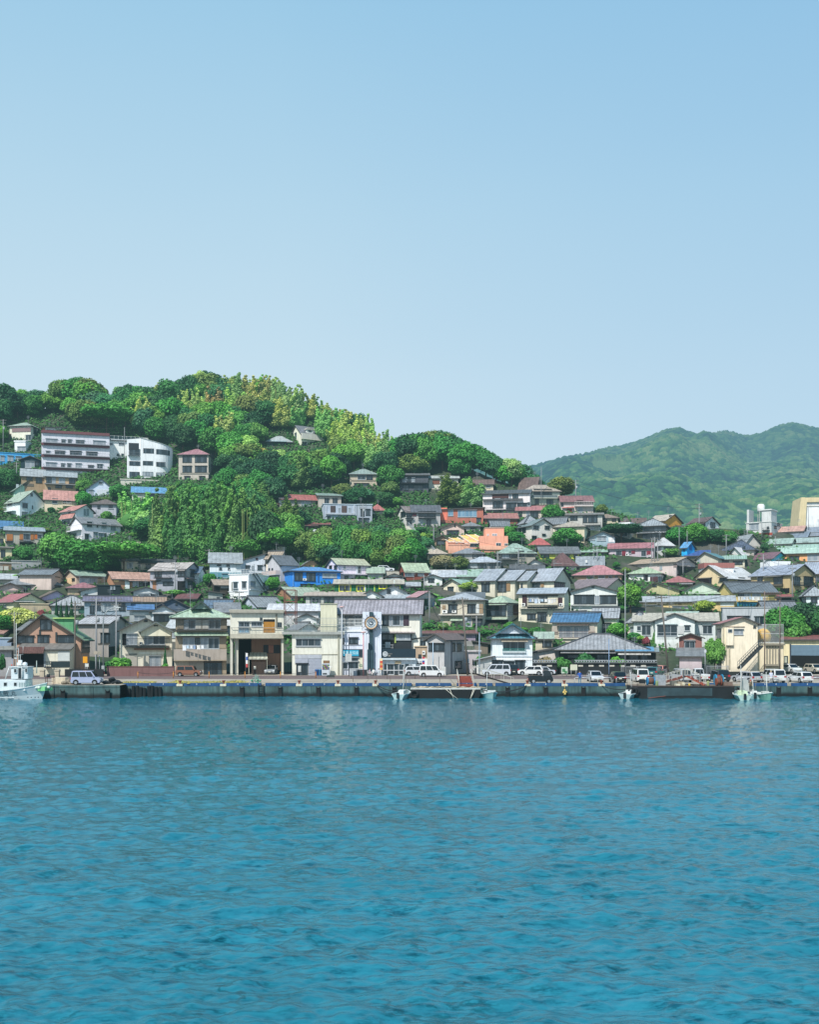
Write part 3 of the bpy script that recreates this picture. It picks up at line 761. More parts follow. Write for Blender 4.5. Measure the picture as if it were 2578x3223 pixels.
# curved white block: front bays with a rounded right end
def curved_block():
 u0,u1,vb,vt=TU(985),TU(1325),TV(1005),TV(712); Y=hit((u0+u1)/2,vb); beta=math.atan(((u0+u1)/2-UC)/F)
 X0,X1=wx(u0,Y),wx(u1,Y); z0=wz(vb,Y); w=X1-X0
 r=empty('apartment_block',(X0,Y,z0),-beta*.8,'tall white apartment block with rounded right end and ribbon windows','apartment block')
 hh=wz(vt,Y)-z0; R=4.2; lw=w*.3; plan=[(0,0),(lw,0),(lw,-.7),(w-R,-.7)]
 arc=[(w-R+math.sin(t)*R,-.7+R-math.cos(t)*R) for t in [k*math.pi/2/8 for k in range(1,9)]]
 plan+=arc+[(w,9),(0,9)]
 top=lambda x:hh+(.55 if x<lw else 1.0-2.2*max(0,(x-lw)/(w-lw)))
 m=MB()
 for i in range(len(plan)):
  a=plan[i]; b=plan[(i+1)%len(plan)]
  m.poly([(a[0],a[1],-4),(b[0],b[1],-4),(b[0],b[1],top(b[0])),(a[0],a[1],top(a[0]))])
 m.poly([(p[0],p[1],top(p[0])-.5) for p in plan]); m.build('wall',wall_mat('d4d6d6'),r)
 k=w/(u1-u0)
 def P(x,y): return ((TU(x)-u0)*k, (vb-TV(y))*Y/F)
 def win(x0,y0,x1,y1,gl='dark',fy=None):
  a,zb=P(x0,y1); b,zt=P(x1,y0); f=0 if a<lw else -.7
  m=MB(); m.box(a,f-.07,zb,b,f+.02,zb+.08); m.box(a,f-.07,zt-.08,b,f+.02,zt); m.box(a,f-.07,zb+.08,a+.08,f+.02,zt-.08); m.box(b-.08,f-.07,zb+.08,b,f+.02,zt-.08)
  n=max(1,round((b-a)/1.2))
  for q in range(1,n): xx=a+(b-a)*q/n; m.box(xx-.03,f-.06,zb+.08,xx+.03,f+.02,zt-.08)
  o=m.build('window',DARK(),r); m=MB(); m.box(a+.04,f-.03,zb+.04,b-.04,f+.01,zt-.04); m.build('pane',glass_mat(gl),o)
 for t in ((1108,765,1188,803),(1105,863,1182,897),(1205,868,1275,903),(1102,947,1182,982),(1205,950,1272,985)): win(*t,gl='curtain' if t[1]>940 else 'dark')
 for t in ((1000,770,1085,820),(1002,865,1085,900),(1002,947,1080,997)): win(*t)
 # ribbon window around the curve
 m=MB(); zb=P(0,808)[1]; zt=P(0,768)[1]; a=P(1205,0)[0]
 pl=[(a,-.7),(w-R,-.7)]+arc[:5]
 for i in range(len(pl)-1):
  p,q=pl[i],pl[i+1]; n=Vector((q[1]-p[1],-(q[0]-p[0]))).normalized()*.05
  m.poly([(p[0]+n.x,p[1]+n.y,zb),(q[0]+n.x,q[1]+n.y,zb),(q[0]+n.x,q[1]+n.y,zt),(p[0]+n.x,p[1]+n.y,zt)])
 o=m.build('window',glass_mat('dark'),r)
 # top pergola and recessed terrace on the left bay
 m=MB(); z1=P(0,735)[1]; m.box(.5,-.06,z1-1.6,lw-.5,.02,z1+.4); m.build('doorway',plain('2a3036',.8),r)
 m=MB(); m.box(.3,-.9,P(0,822)[1]-.1,lw-.2,-.01,P(0,822)[1]);
 for q in range(9): m.box(.35+q*(lw-.6)/8,-.86,P(0,822)[1],.39+q*(lw-.6)/8,-.82,P(0,800)[1])
 m.box(.3,-.88,P(0,800)[1],lw-.2,-.8,P(0,800)[1]+.06); m.build('balcony',plain('6b7074',.5),r)
 # coping along the wall head
 m=MB()
 for i in range(2,len(plan)-2):
  a,b=plan[i],plan[i+1]; m.obox((a[0],a[1],top(a[0])+.06),(b[0],b[1],top(b[0])+.06),.3,.12)
 m.build('coping',plain('b9bcbb',.7),r)
 HOUSES.append(('white block with rounded end',u0,vt-15,u1,vb,Y))
curved_block()
H('house','square tan house with pink hip roof; right of the rounded white block',(1385,1665),(772,808,1015),'hip','a79d92','c4717c',
 '1415,828,1488,875,d 1512,828,1605,875,d 1415,905,1488,953,d 1512,905,1605,953,d 1430,985,1475,1012,d 1545,985,1590,1012,d 1400,956,1640,968,t,8d877b 1637,820,1655,870,d 1637,900,1655,950,d',r=14,d=8)
H('house','tan terrace house with grey metal roof; below the wide apartment block',(345,590),(943,976,1160),'gx','a98f72','8f9a9e','358,990,400,1035,d 402,990,432,1035,c 455,990,505,1035,c 535,995,585,1038,d 345,1040,590,1050,a,6d6f70 430,1058,480,1075,d 510,1058,565,1075,d 372,1068,393,1095,d',d=7)
H('house','low brown house under grey roof; left beneath the dark navy house',(165,345),(922,972,1140),'gx','8f7a62','8f9698','205,988,252,1015,d 278,992,328,1035,d 175,1040,260,1060,t,6a6258',d=7)
H('house','pale green steep roofed chalet; behind the ivy clad white house',(72,340),(988,1085,1160),'gy','9dbca8','8fb3a0','125,1045,145,1075,q,b0b7b8 284,1095,300,1120,w',r=-15,d=6,xr=.1)
H('house','white gabled house with ivy on its roof; at lower left of the hotel hill',(50,350),(1080,1170,1310),'gy','c6cfdd','a9bda6','172,1192,215,1232,w 235,1115,255,1140,w 248,1210,256,1235,d 168,1262,212,1297,c 60,1180,95,1215,w 45,1222,125,1255,B',r=-30,d=7)
H('house','cream house with salmon tin roof; below the tan terrace house',(345,597),(1088,1152,1265),'gx','cbb9a0','e08a72','405,1158,445,1195 490,1160,512,1192,d 517,1160,545,1192 485,1190,555,1212,B',d=6)
H('house','grey blue gabled house with white garage door; under the rounded block',(668,890),(995,1078,1150),'gy','b4bccb','8d959d','765,1028,795,1045 750,1085,868,1142,g,dfe1e6 690,1090,725,1130,c 700,1145,890,1150,t,6a6a66',xr=.05,d=7)
H('house','grey two storey house with brown hip roof; beneath the white garage house',(712,930),(1160,1190,1315),'hip','9c9ca4','7d6c63','755,1210,778,1232,d 838,1200,880,1235 870,1285,893,1312,d',r=10,d=6)
H('house','white house with coral roofs; left above the big pale house',(470,725),(1192,1242,1400),'gy','dcdbd9','e2836f','648,1236,668,1288,c 671,1236,691,1288,c 530,1250,550,1290 478,1270,600,1315,a,e2836f 492,1325,545,1360,w 470,1330,485,1365,d',r=-33,d=7,xr=.15)
H('house','big pale pink white house with grey roof; three storeys above the round trees',(545,935),(1295,1342,1505),'gx','d0c6cb','77797b',
 '672,1335,715,1378 750,1350,760,1378,d 785,1343,826,1386,c 858,1362,900,1405,c 722,1418,757,1462,c 764,1425,802,1468,c 808,1425,826,1462,d 655,1430,690,1480 562,1425,595,1460 545,1368,640,1405,B',r=-22,d=8)
H('house','blue metal roofed house; at left edge below the ivy clad house',(-30,172),(1325,1378,1420),'gx','a8b4b8','3585bc','10,1382,60,1405,d',d=6)
H('house','house with orange shutters and grey roof; left of the round green trees',(42,335),(1374,1408,1540),'sb','9c978c','8fa0aa','52,1432,100,1485,o 152,1430,180,1478,o 182,1430,235,1478,w 238,1430,262,1478,o 268,1432,290,1470,o,c06a2a 292,1435,325,1470,w 40,1478,100,1490,K 150,1475,260,1492,K 150,1500,280,1540,G',d=6)
H('house','narrow cream gabled house; cut by the left picture edge',(-30,48),(1428,1455,1525),'gy','cbbf9c','8c8478','0,1468,26,1515,d',d=5)
H('house','cream flat fronted house; under the narrow gable at left edge',(-30,92),(1530,1540,1635),'sb','c4b896','837c70','5,1555,40,1610,d',d=5)
H('house','brown house with round vents; low at the left picture edge',(-30,162),(1645,1655,1725),'flat','6e5a48','9a9690','0,1680,22,1712,t,c8c4b8 30,1680,66,1712,t,c8c4b8',d=5)
H('house','white blue gabled house with pink roof; before the dark bamboo grove',(1100,1300),(1475,1512,1605),'gy','bcc6d2','d4716a','1155,1528,1202,1580,d 1228,1532,1273,1580,d 1112,1515,1290,1522,t,39434c',r=-8,d=7,xr=.1)
H('house','low cream house under bright blue roof; beneath the rounded block',(1025,1300),(1062,1102,1175),'gx','c8c4b4','3fa0d8','1140,1115,1200,1150,d 1060,1120,1100,1160,q',d=7)
h=House('retaining_wall','long cream terrace wall; beneath the rounded block',TU(935),TU(1335),TV(1002),TV(1010),TV(1060),'flat','b5b0a4','a8a498',d=3,cat='wall')
h=House('retaining_wall','bare grey concrete wall; between the low houses and round trees',TU(90),TU(315),TV(1632),TV(1636),TV(1712),'flat','8d8f90','8d8f90',d=2,cat='wall')
H('house','dark grey roofed cream house; below the pink roofed gable',(1090,1350),(1622,1648,1715),'gx','b9ad9a','51575c','1170,1620,1215,1632,S 1130,1670,1170,1700,d',d=6)
# ================================================================ hillside, centre (tile 2)
tile(650, 1100, 700/1725)
H('house','low house with grey hip roof; left beside the hilltop villa',(470,660),(670,706,752),'hip','3c4a48','9aa3a4','500,708,620,718,a,a9d0d8 545,725,600,748,d',d=6)
h=H('house','hilltop villa with dormer and grey slate roof; alone among the trees',(652,905),(588,652,757),'gx','c9c4b2','6e6f76','655,650,675,690 686,650,700,690 735,648,775,662,w 835,648,880,662,w 730,662,905,702,N,b0aba3 740,722,775,755,d 800,722,840,755,d',r=-26,d=8)
m=MB(); a0=-.6; m.box(a0-1.1,.6,h.h+.5,a0+1.1,3,h.h+1.6); m.build('dormer',wall_mat('d5d1c4'),h.root)
m=MB(); m.prism([(a0-1.4,.4,h.h+1.5),(a0+1.4,.4,h.h+1.5),(a0+.7,.4,h.h+2.25),(a0-.7,.4,h.h+2.25)],(0,3,0)); m.build('dormer_roof',roof_mat('b5b0a4','plain'),h.root)
m=MB(); m.box(a0-.6,.52,h.h+.9,a0+.6,.6,h.h+1.45); m.build('dormer_window',glass_mat('dark'),h.root)
H('house','tan house with grey green hip roof; by the white mast in the wood',(1112,1322),(925,960,1065),'hip','a89b8a','7f938e','1172,974,1235,1010 1240,976,1290,1010,d 1120,1012,1310,1022,t,8a8070 1145,1040,1260,1062,d',d=7)
H('house','red roofed house with white gable; on the wooded slope left of centre',(548,848),(1120,1155,1245),'gx','8d8983','c9584c','735,1170,806,1215,c 560,1150,600,1190,q,b8b4ac 600,1215,730,1240,G',r=-8,d=6)
H('shed','low red roofed lean-to; left below the red roofed house',(535,612),(1183,1205,1240),'sb','6e5a50','c9574c','',d=4,cat='shed')
H('house','grey green roofed tan house; above the blue grey apartment block',(855,1045),(1116,1138,1250),'sb','a39a90','93b3a6','915,1158,950,1195,d 978,1158,1016,1195,d 895,1196,1045,1215,t,7b7c7e',d=6,r=-6)
h=H('apartment_block','blue grey flat apartment block with recessed bays; in the middle of the wood',(888,1165),(1194,1198,1325),'flat','98a0ac','a9b3bb','962,1213,1000,1268,m,4a3c3a 1048,1213,1088,1268,m,574440 1022,1230,1040,1268,c 1100,1230,1120,1268,c 905,1213,912,1315,P,b7bcc4 924,1213,934,1325,P,b7bcc4 1140,1200,1152,1325,P,b7bcc4 925,1296,960,1318,d 1060,1296,1095,1318,d 925,1268,1150,1282,T,b7bdc6',r=-6,d=8)
H('house','grey annex with slatted terrace; right beside the blue grey apartment block',(1168,1285),(1198,1204,1350),'flat','8d939c','9aa5ad','1195,1240,1225,1290,d 1235,1240,1270,1285,d 1180,1310,1260,1345,d',d=6)
H('house','small red hip roofed house; behind the annex in the wood',(1272,1378),(1198,1236,1275),'hip','c4bcb0','d25c50','1300,1243,1340,1262,d',d=5)
H('shed','low rusty red roofed shed; left of two below the apartment block',(738,852),(1350,1376,1400),'sb','5b4a44','c6534a','',d=4,cat='shed')
H('shed','low rusty red roofed shed; right of two below the apartment block',(826,948),(1340,1362,1392),'sb','5b4038','b84a42','',d=4,cat='shed')
# ================================================================ hillside, right of centre (tile 3)
tile(1250, 1300, 700/1725)
H('house','dark grey house with laundry balcony; under the wood on the ridge',(20,242),(468,486,622),'sb','4c4e54','6d7074','40,505,75,535,c 78,505,108,535,d 110,505,138,535,c 22,530,240,545,K 50,560,90,600,d 130,560,200,600,d',d=7)
H('house','cream house with pale flat roof; second below the ridge wood',(246,472),(487,512,595),'sb','bdb6a8','cfd8d4','275,520,330,552,o,7c4a38 385,525,440,550,d',d=6)
H('house','cream house with brown roof and two small windows; right below the ridge wood',(560,746),(515,546,640),'gx','c0b39c','86675c','632,552,668,580 690,563,724,578,w',d=6)
H('house','steep brown roofed house with skylight; near the ridge mast',(945,1115),(495,582,625),'gx','5a463e','6e5248','',d=7,r=12)
H('house','tall green grey house with cream hip roof; below the steep brown roof',(950,1262),(556,598,715),'hip','b3b3a4','bba994','995,598,1020,640,d 1060,592,1200,632,d 1060,640,1240,650,t,4c5557 1045,640,1240,660,N,5b6466 1160,675,1210,712,d 1070,670,1100,705,d',r=-10,d=7)
h=H('house','broad three tier white house with dark shutters; left of the cream hip roof',(665,1040),(592,615,790),'gx','cfc2c0','565a5e','738,627,865,662,m,4c2a28 760,627,800,662,w 870,632,885,660,c 895,632,940,662,d 665,664,975,676,a,4c4f54 742,690,822,735,d 845,700,925,740,d 930,700,1010,722,d 690,735,935,752,K 760,755,920,785,q,b5a9a8 1010,690,1035,720,w',d=8,r=4)
H('house','pink roofed house with long white balcony; at the right end of the ridge',(1250,1522),(640,682,780),'gx','b7a9a4','a3605e','1375,690,1520,722,B 1395,680,1440,700,d 1400,735,1440,770,c 1270,690,1290,720,d',r=-8,d=7)
H('shed','bright red lean-to roof shed; beside the pink roofed balcony house',(1296,1356),(688,742,780),'sb','7d4038','e0523c','',d=3,cat='shed')
H('house','small pink roofed beige house; among trees under the three tier house',(926,1138),(718,748,820),'gx','b7aaa0','cc6a6a','1000,765,1030,808,c 1032,765,1095,808,d 940,770,970,800,d',d=6)
H('house','long salmon roofed brick house; below the three tier house',(660,935),(775,810,870),'gx','7a4c42','c9705f','780,818,815,860,c 835,820,875,862,c 700,825,740,862,d',d=6,r=-8)
H('house','brick red house with wide blue window band; left of the three tier house',(315,668),(735,752,860),'sr','9a5f50','8a5c50','470,755,618,806,b 395,752,436,798,b 312,735,388,830,q,d2705c 615,815,650,850,d',d=8)
H('house','grey slate roofed terrace house; right one of the grey pair',(102,335),(712,762,885),'gx','9c9896','5d6066','165,765,205,800,d 210,765,298,802,d 165,803,300,815,K 165,830,200,868,c 228,830,262,868,d 120,770,150,800,m',d=7,r=-5)
H('house','brown grey roofed terrace house; left one of the grey pair',(2,132),(720,763,890),'gx','b5b0aa','7d6e6a','30,768,68,803,d 72,768,115,803,d 25,803,120,815,K 20,830,50,868,c 75,835,110,868,d',d=7,r=-20)
H('house','white gabled house with dark left side; right of the orange villa above the red roof',(930,1213),(812,865,1000),'gy','c3bdb6','6c7f80','1060,877,1098,900,d 1145,878,1182,900,d 1125,940,1150,952,d 945,880,965,920,d 970,885,1000,925,d 1045,955,1080,990,d',r=-34,d=7)
H('shed','small bright red roof shed; right of the white gabled house',(1030,1178),(968,1010,1045),'hip','a89a92','d9453a','',d=4,cat='shed')
H('house','beige house with cream hip roof; half hidden by a round tree',(1222,1480),(838,872,1010),'hip','b8ac94','bfb09a','1235,892,1262,915 1300,900,1330,930 1420,960,1450,990,d',d=7,r=8)
H('house','grey balcony house with dark roof; behind the cream hip roof',(1315,1592),(775,792,920),'sb','a3a19b','7b766e','1440,797,1475,848,d 1480,797,1555,848,d 1440,850,1580,872,K 1500,875,1530,905,c 1340,800,1400,830,d',d=7)
H('house','turquoise roofed grey house; beside the ivy covered rock',(1470,1690),(915,956,1035),'gy','8fa0a8','7fc4d4','1550,957,1620,990,c 1478,965,1535,985,c 1640,965,1685,1000,q,d5d3d0',xr=0,d=6,r=-10)
H('house','pinkish gabled cottage with dark window; left of the orange villa',(338,520),(850,890,950),'gy','b8a39a','6d7074','385,912,478,940,d 445,865,455,880,d',d=6,xr=.25)
H('house','small grey hip roofed house; behind the orange villa roofs',(500,645),(845,870,918),'hip','9b9a96','777c80','570,878,612,895,d',d=5)
H('house','brown gabled cottage; below the pinkish cottage by the steps',(285,395),(945,978,1030),'gy','83705f','6b6b6b','310,990,370,1020,d',d=5,xr=.2)
# orange villa: stepped volumes under sloping orange roofs
def orange_villa():
 vb=TV(1075); Y=hit(TU(620),vb); z0=wz(vb,Y); r=empty('villa',(wx(TU(620),Y),Y,z0),0,'orange villa with stepped sloping roofs and a salmon tower','villa')
 k=Y/F; X=lambda x:(TU(x)-TU(620))*k; Z=lambda y:(vb-TV(y))*k
 OR=wall_mat('d39880'); OR2=wall_mat('cd8f78'); RF=wall_mat('e2a462'); WT=plain('ead9c8',.7)
 def vol(x0,x1,yt,yb,y0,dep,mat=OR,n='wall'):
  m=MB(); m.box(X(x0),y0,Z(yb)-(3 if yb>1050 else 0),X(x1),y0+dep,Z(yt)); return m.build(n,mat,r)
 vol(395,560,1030,1080,-1.2,5); vol(380,505,990,1080,1,6); vol(505,705,995,1080,2,6); vol(640,858,955,1080,-.6,5,OR2); vol(690,838,885,1080,3,6,OR2); vol(455,560,972,1000,3.2,4); vol(560,705,955,1000,4.2,4)
 def rf(x0,x1,sh,yt,yb,y0,dep):
  m=MB(); A=[(X(x0),y0,Z(yb)),(X(x1),y0,Z(yb)),(X(x1)-sh,y0+dep,Z(yt)),(X(x0)-sh,y0+dep,Z(yt))]
  m.poly(A,0,[(0,5),(3,5),(3,0),(0,0)]); B=[(a,b,c-.3) for a,b,c in A]; m.poly(B[::-1],1)
  for i in range(4): j=(i+1)%4; m.poly([B[i],B[j],A[j],A[i]],1)
  o=m.build('roof',[RF,WT],r)
  m=MB()
  for s_ in (0,1): m.obox((A[s_][0],A[s_][1],A[s_][2]+.08),(A[3-s_][0],A[3-s_][1],A[3-s_][2]+.08),.28,.2)
  m.build('roof_edge',WT,o)
 rf(395,450,.9,958,992,.6,5.5); rf(452,520,1.4,950,994,.6,5.5); rf(560,632,2.2,924,998,1.4,6.5); rf(634,706,2.8,918,992,1.45,6.6)
 m=MB(); m.box(X(688),2.9,Z(884),X(842),9.2,Z(878)); m.build('roof',plain('bfa394',.8),r)
 def win(x0,y0,x1,y1,f,g='dark'):
  m=MB(); m.box(X(x0),f-.07,Z(y1),X(x1),f+.01,Z(y0)); o=m.build('window',WHITE(),r)
  m=MB(); m.box(X(x0)+.07,f-.09,Z(y1)+.07,X((x0+x1)/2)-.03,f-.0,Z(y0)-.07); m.box(X((x0+x1)/2)+.03,f-.09,Z(y1)+.07,X(x1)-.07,f-.0,Z(y0)-.07); m.build('pane',glass_mat(g),o)
 win(455,998,475,1035,1,'curtain'); win(565,1005,640,1035,2); win(660,1000,698,1028,2,'curtain') ; win(745,925,785,953,3,'curtain'); win(705,928,720,950,3,'curtain'); win(765,1008,805,1040,-.6); win(830,1012,858,1035,-.6); win(520,1005,555,1035,1.9,'curtain')
 m=MB(); m.box(X(395),-1.3,Z(1030),X(565),-1.2,Z(1018));
 m.build('railing',plain('d9a088',.6),r)
 m=MB(); m.box(X(640),-.9,Z(1062),X(862),-.6,Z(1032)); m.build('parapet',OR,r)
 HOUSES.append(('orange villa',TU(378),TV(885),TU(860),vb,Y))
orange_villa()
H('house','small cream house with double hip roof; left under the orange villa',(235,382),(1050,1083,1160),'hip','b9ab94','cdb79c','250,1095,290,1120,d',d=5)
H('house','grey twin hip roofed house; directly under the orange villa',(440,668),(1048,1082,1155),'hip','918f8c','7a7f84','585,1086,655,1122,d 470,1090,520,1120,d 595,1100,615,1120,c',d=6)
H('house','house with pale blue hip roof; under the grey twin hip roofs',(545,798),(1113,1150,1215),'hip','76787a','c2cdd8','565,1165,620,1200,c 630,1165,700,1205,d 720,1165,760,1205,d',d=6)
H('house','green hip roofed house with laundry; right below the orange villa',(760,1072),(1010,1078,1185),'hip','8d887c','87a091','940,1070,985,1110,d 1010,1076,1060,1110,d 815,1092,880,1125,c 790,1095,812,1125,d 870,1085,930,1120,d 770,1125,935,1138,K',d=8,r=-6)
H('house','yellow house under dark slate roof; behind the green hip roof',(1082,1412),(1035,1080,1135),'gx','c4c65a','666b6e','1115,1092,1180,1120,d 1370,1095,1400,1120,d 1300,1095,1340,1120,d',r=-10,d=6)
H('shed','long low mint roofed shed; right of the yellow house',(1412,1618),(1060,1085,1115),'sb','6a7468','a9d4b8','1440,1092,1600,1110,d',d=4,cat='shed')
H('house','white house with maroon pyramid roof; in the middle of the town',(1158,1392),(1080,1165,1225),'hip','d3d0c8','80504c','1288,1180,1332,1215,d 1180,1172,1270,1200,c',r=-16,d=8)
H('house','grey gabled house; left of the maroon pyramid roof',(1018,1150),(1132,1165,1205),'gy','b7b7b4','6f747a','1035,1160,1060,1175,t,c9c9c6',xr=-.3,d=6)
H('house','low dark grey roofed house; behind the stepped grey roofs',(880,1138),(1170,1205,1235),'gx','a5a29a','5c6166','',d=6)
H('house','low grey roofed house; left of the pink hip roof',(1396,1600),(1108,1172,1215),'gx','9a9c9c','868d92','1460,1140,1475,1160,t,d8d8d4',d=7)
H('house','tan house with wide pink hip roof; right of centre',(1372,1764),(1176,1243,1320),'hip','a08268','d9787e','1470,1266,1520,1288 1560,1262,1612,1282 1830,1268,1878,1300 1690,1262,1712,1300,d 1640,1262,1670,1285',d=9,r=6)
H('house','cream house with long purple brown roof; behind the black window band house',(1332,1790),(1278,1345,1420),'gx','b3a893','7b6b6e','1725,1290,1735,1305,w',r=32,d=9)
H('house','cream gabled house with black window band; centre right',(1345,1710),(1330,1378,1550),'gy','c2c4c0','3f4a50','1370,1412,1530,1480,d 1532,1415,1570,1480,c 1572,1415,1700,1480,d 1348,1484,1705,1496,T,b9bbb6 1530,1530,1610,1548,d 1510,1343,1530,1352,d',d=9)
H('house','pale stucco row house; first from left of the stepped grey roofs',(612,905),(1205,1288,1430),'gx','b9b2a0','8b939c','652,1300,672,1322,d 690,1300,718,1322,d 655,1326,720,1385,d',r=28,d=9)
H('house','pale stucco row house; second of the stepped grey roofs',(780,1060),(1214,1288,1450),'gx','bdb5a2','8f97a0','782,1302,848,1385,d 850,1318,878,1380,o,9a7a58',r=28,d=9)
H('house','pale stucco row house; third and narrowest of the stepped grey roofs',(948,1128),(1222,1290,1460),'gx','b5ad9b','8b939c','960,1320,975,1352,d',r=25,d=8)
H('house','pale stucco row house; rightmost of the stepped grey roofs',(1042,1345),(1200,1290,1470),'gx','c0b8a6','9299a2','1048,1298,1070,1316,d 1082,1298,1112,1316,d 1048,1322,1110,1350,d 1115,1320,1140,1350,o,9a7a58 1208,1318,1300,1352,d 1205,1308,1305,1316,t,6a655a 1024,1325,1036,1350,d',r=24,d=9)
H('house','long pale green roofed hall; behind the stepped grey roofs',(478,790),(1213,1275,1320),'sb','9a9a90','a9cfb6','',d=8)
H('house','cream house with mint gable roof; behind a bushy green tree',(360,620),(1282,1325,1400),'gy','c0b7a2','a4d6be','393,1350,438,1392,d 398,1395,450,1398,t,8a8272',r=30,d=7)
H('house','low white metal roofed building; right of the brick red house with pale green roof',(252,446),(1215,1256,1290),'gx','cfd0cf','dfe3e6','',d=6)
H('house','white house with flat gable; in front of the white metal roof',(205,350),(1250,1275,1340),'gy','c9c8c5','d3d6d8','240,1285,288,1310,d',d=6)
H('house','low white blue roofed building; right of the white metal roof',(330,530),(1218,1262,1300),'gx','b9bec4','c3ccd4','',d=5)
H('house','brick red house with pale green roof; left in the middle of the town',(12,245),(1161,1224,1300),'gx','7c4438','b8cda4','60,1228,130,1265,c 160,1230,208,1262,c 30,1240,50,1270,d',r=-14,d=7)
# ================================================================ right town (tile 4)
tile(1878, 1300, 700/1725)
H('house','grey pink two storey house with long pink roof; right of centre on the slope',(95,440),(1003,1040,1125),'gx','a99ca3','c96a74','148,1065,195,1105 196,1067,225,1105,m,7a2436 247,1066,268,1090 270,1066,298,1090,m,7a2436 345,1066,385,1112 388,1068,420,1100,m,7a2436 225,1090,250,1108,x 398,1100,420,1115,x',d=7)
H('house','tile roofed dark two storey house with glazed galleries; above the small street',(308,562),(815,862,1000),'hip','6d6355','8b9398','315,880,552,916,d 355,935,500,990,d 310,918,560,932,a,5f6468 330,880,355,915,q,8b7d66',rs='tile',r=8,d=8)
H('house','house with cream roof and orange gable; behind the tile roofed gallery house',(400,660),(782,828,905),'gx','c98f3e','cfbfa8','562,795,578,812,d',r=32,d=8)
H('house','white gabled house with brown roof; on the crest before the mountain',(708,948),(803,845,915),'gx','cfcfcb','6d5048','882,852,918,886,d 730,852,850,880,d 860,850,872,900,P,d9d9d4',r=32,d=7)
H('house','low brown roofed house; between the crest and the cream roof house',(190,378),(812,845,875),'gx','9a8a7c','7d6457','',d=5)
H('house','beige house with brown hip roof; left end of the right hand crest',(-8,165),(780,806,865),'hip','b5aa94','a58c74','12,810,38,848,d 52,812,80,845,d 120,815,150,838,d',d=6)
h=H('apartment_block','white modern block with roof terrace and red underside; on the upper right',(1160,1440),(838,842,960),'flat','adadab','bdbdb9','1185,858,1258,905,c 1320,880,1338,895,d 1375,880,1395,895,d 1400,860,1420,875,d 1250,928,1415,948,t,a34a3a 1290,892,1345,910,K',r=18,d=9)
m=MB(); m.box(h.w*.05,1.5,h.h+.1,h.w*.42,6,h.h+3.2); m.box(-h.w*.48,0.2,h.h,-h.w*.40,4,h.h+3.6); m.build('penthouse',wall_mat('b0b0ae'),h.root)
m=MB(); m.box(h.w*.02,1.2,h.h+3.22,h.w*.45,6.3,h.h+3.5); m.build('penthouse_roof',wall_mat('b9b9b6'),h.root)
p=h.pt(-h.w*.06,3,h.h+.1); m=MB(); m.lathe([(.8,0),(.95,.25),(.95,1.6),(.7,2.0),(.2,2.1)],seg=16)
o=m.build('water_tank',plain('e2e2de',.5),None,(p[0],p[1],p[2]+3.0)); tag(o,'round white water tank standing on the roof of the white modern block','water tank')
m=MB();
for a in (-1,1):
 for b_ in (-1,1): m.box(a*.6-.08,b_*.6-.08,-3.0,a*.6+.08,b_*.6+.08,.02)
m.build('stand',plain('a8a8a4',.6),o)
H('house','small pink white house with salmon roof; below the beige pylon wall',(1415,1630),(872,908,950),'gx','cbb8b0','e7a283','1432,915,1475,945,q,d5c4bc 1445,932,1465,945,d',r=10,d=6)
H('house','low blue grey roofed house; right under the white modern block',(1398,1660),(925,962,985),'gx','a8a59e','8093a6','',d=5,r=12)
H('house','low pale green roofed house; far right beside the grey gable',(1228,1545),(968,1005,1050),'gx','a8a090','a6c4b4','1380,1010,1400,1025,d',d=6,r=12)
H('house','grey green roofed long house; cut by the right edge below the salmon roof',(1520,1760),(962,995,1035),'gx','b0a58a','8fa39c','1600,1003,1640,1020,d',d=6)
H('house','small grey roofed house; at the right edge above the green roofs',(1640,1790),(880,915,960),'gx','a7a39a','7d8794','',d=6)
h=H('house','pale tan roofed pinkish house with black shed door; centre of the right town',(248,765),(1115,1150,1275),'gx','b5a5a2','c9ad8a','408,1165,470,1200,q,c0b0ac 490,1185,510,1212,c 625,1188,762,1265,t,12161a 598,1170,625,1195,t,8a7a78',r=30,d=9)
H('house','white house with pale green hip roof; between the pink roofed houses',(250,528),(1190,1234,1320),'hip','cfccc6','b3cf9f','415,1268,475,1312,m,4a2a30 476,1268,512,1312,d 365,1250,380,1290,d 380,1255,398,1300,t,16181a',r=8,d=7)
h=H('house','white cream house with brown doors; small under the beige pylon',(1590,1760),(918,945,985),'gx','b9b09c','7b828c','',d=5)
# beige tapered bridge abutment with white wall
def pylon():
 vb=TV(885); u0=TU(1545); Y=max(300,hit(u0,TV(900))); k=Y/F; z0=wz(vb,Y); x0=wx(u0,Y)
 r=empty('abutment',(x0,Y,z0),-.1,'huge beige tapered concrete abutment with white panel at the right edge','concrete structure')
 X=lambda x:(TU(x)-u0)*k; Z=lambda y:(vb-TV(y))*k
 m=MB(); P=[(X(1545),0,-6),(X(1610),0,-6),(X(1628),0,Z(690)),(X(1615),0,Z(655)),(X(1585),0,Z(655))]
 m.prism(P,(0,9,0)); m.box(X(1622),.6,Z(690),X(1900),8,Z(655)); m.build('frame',wall_mat('bfae8a'),r)
 m=MB(); m.box(X(1612),1.2,-6,X(1900),7,Z(690)-.01); m.build('wall',wall_mat('d6d4d0'),r)
 m=MB(); m.box(X(1612),1.0,Z(722),X(1900),1.19,Z(714)); m.build('trim',wall_mat('b8b4aa'),r)
 HOUSES.append(('huge beige abutment',u0,TV(655),2578,vb,Y))
pylon()
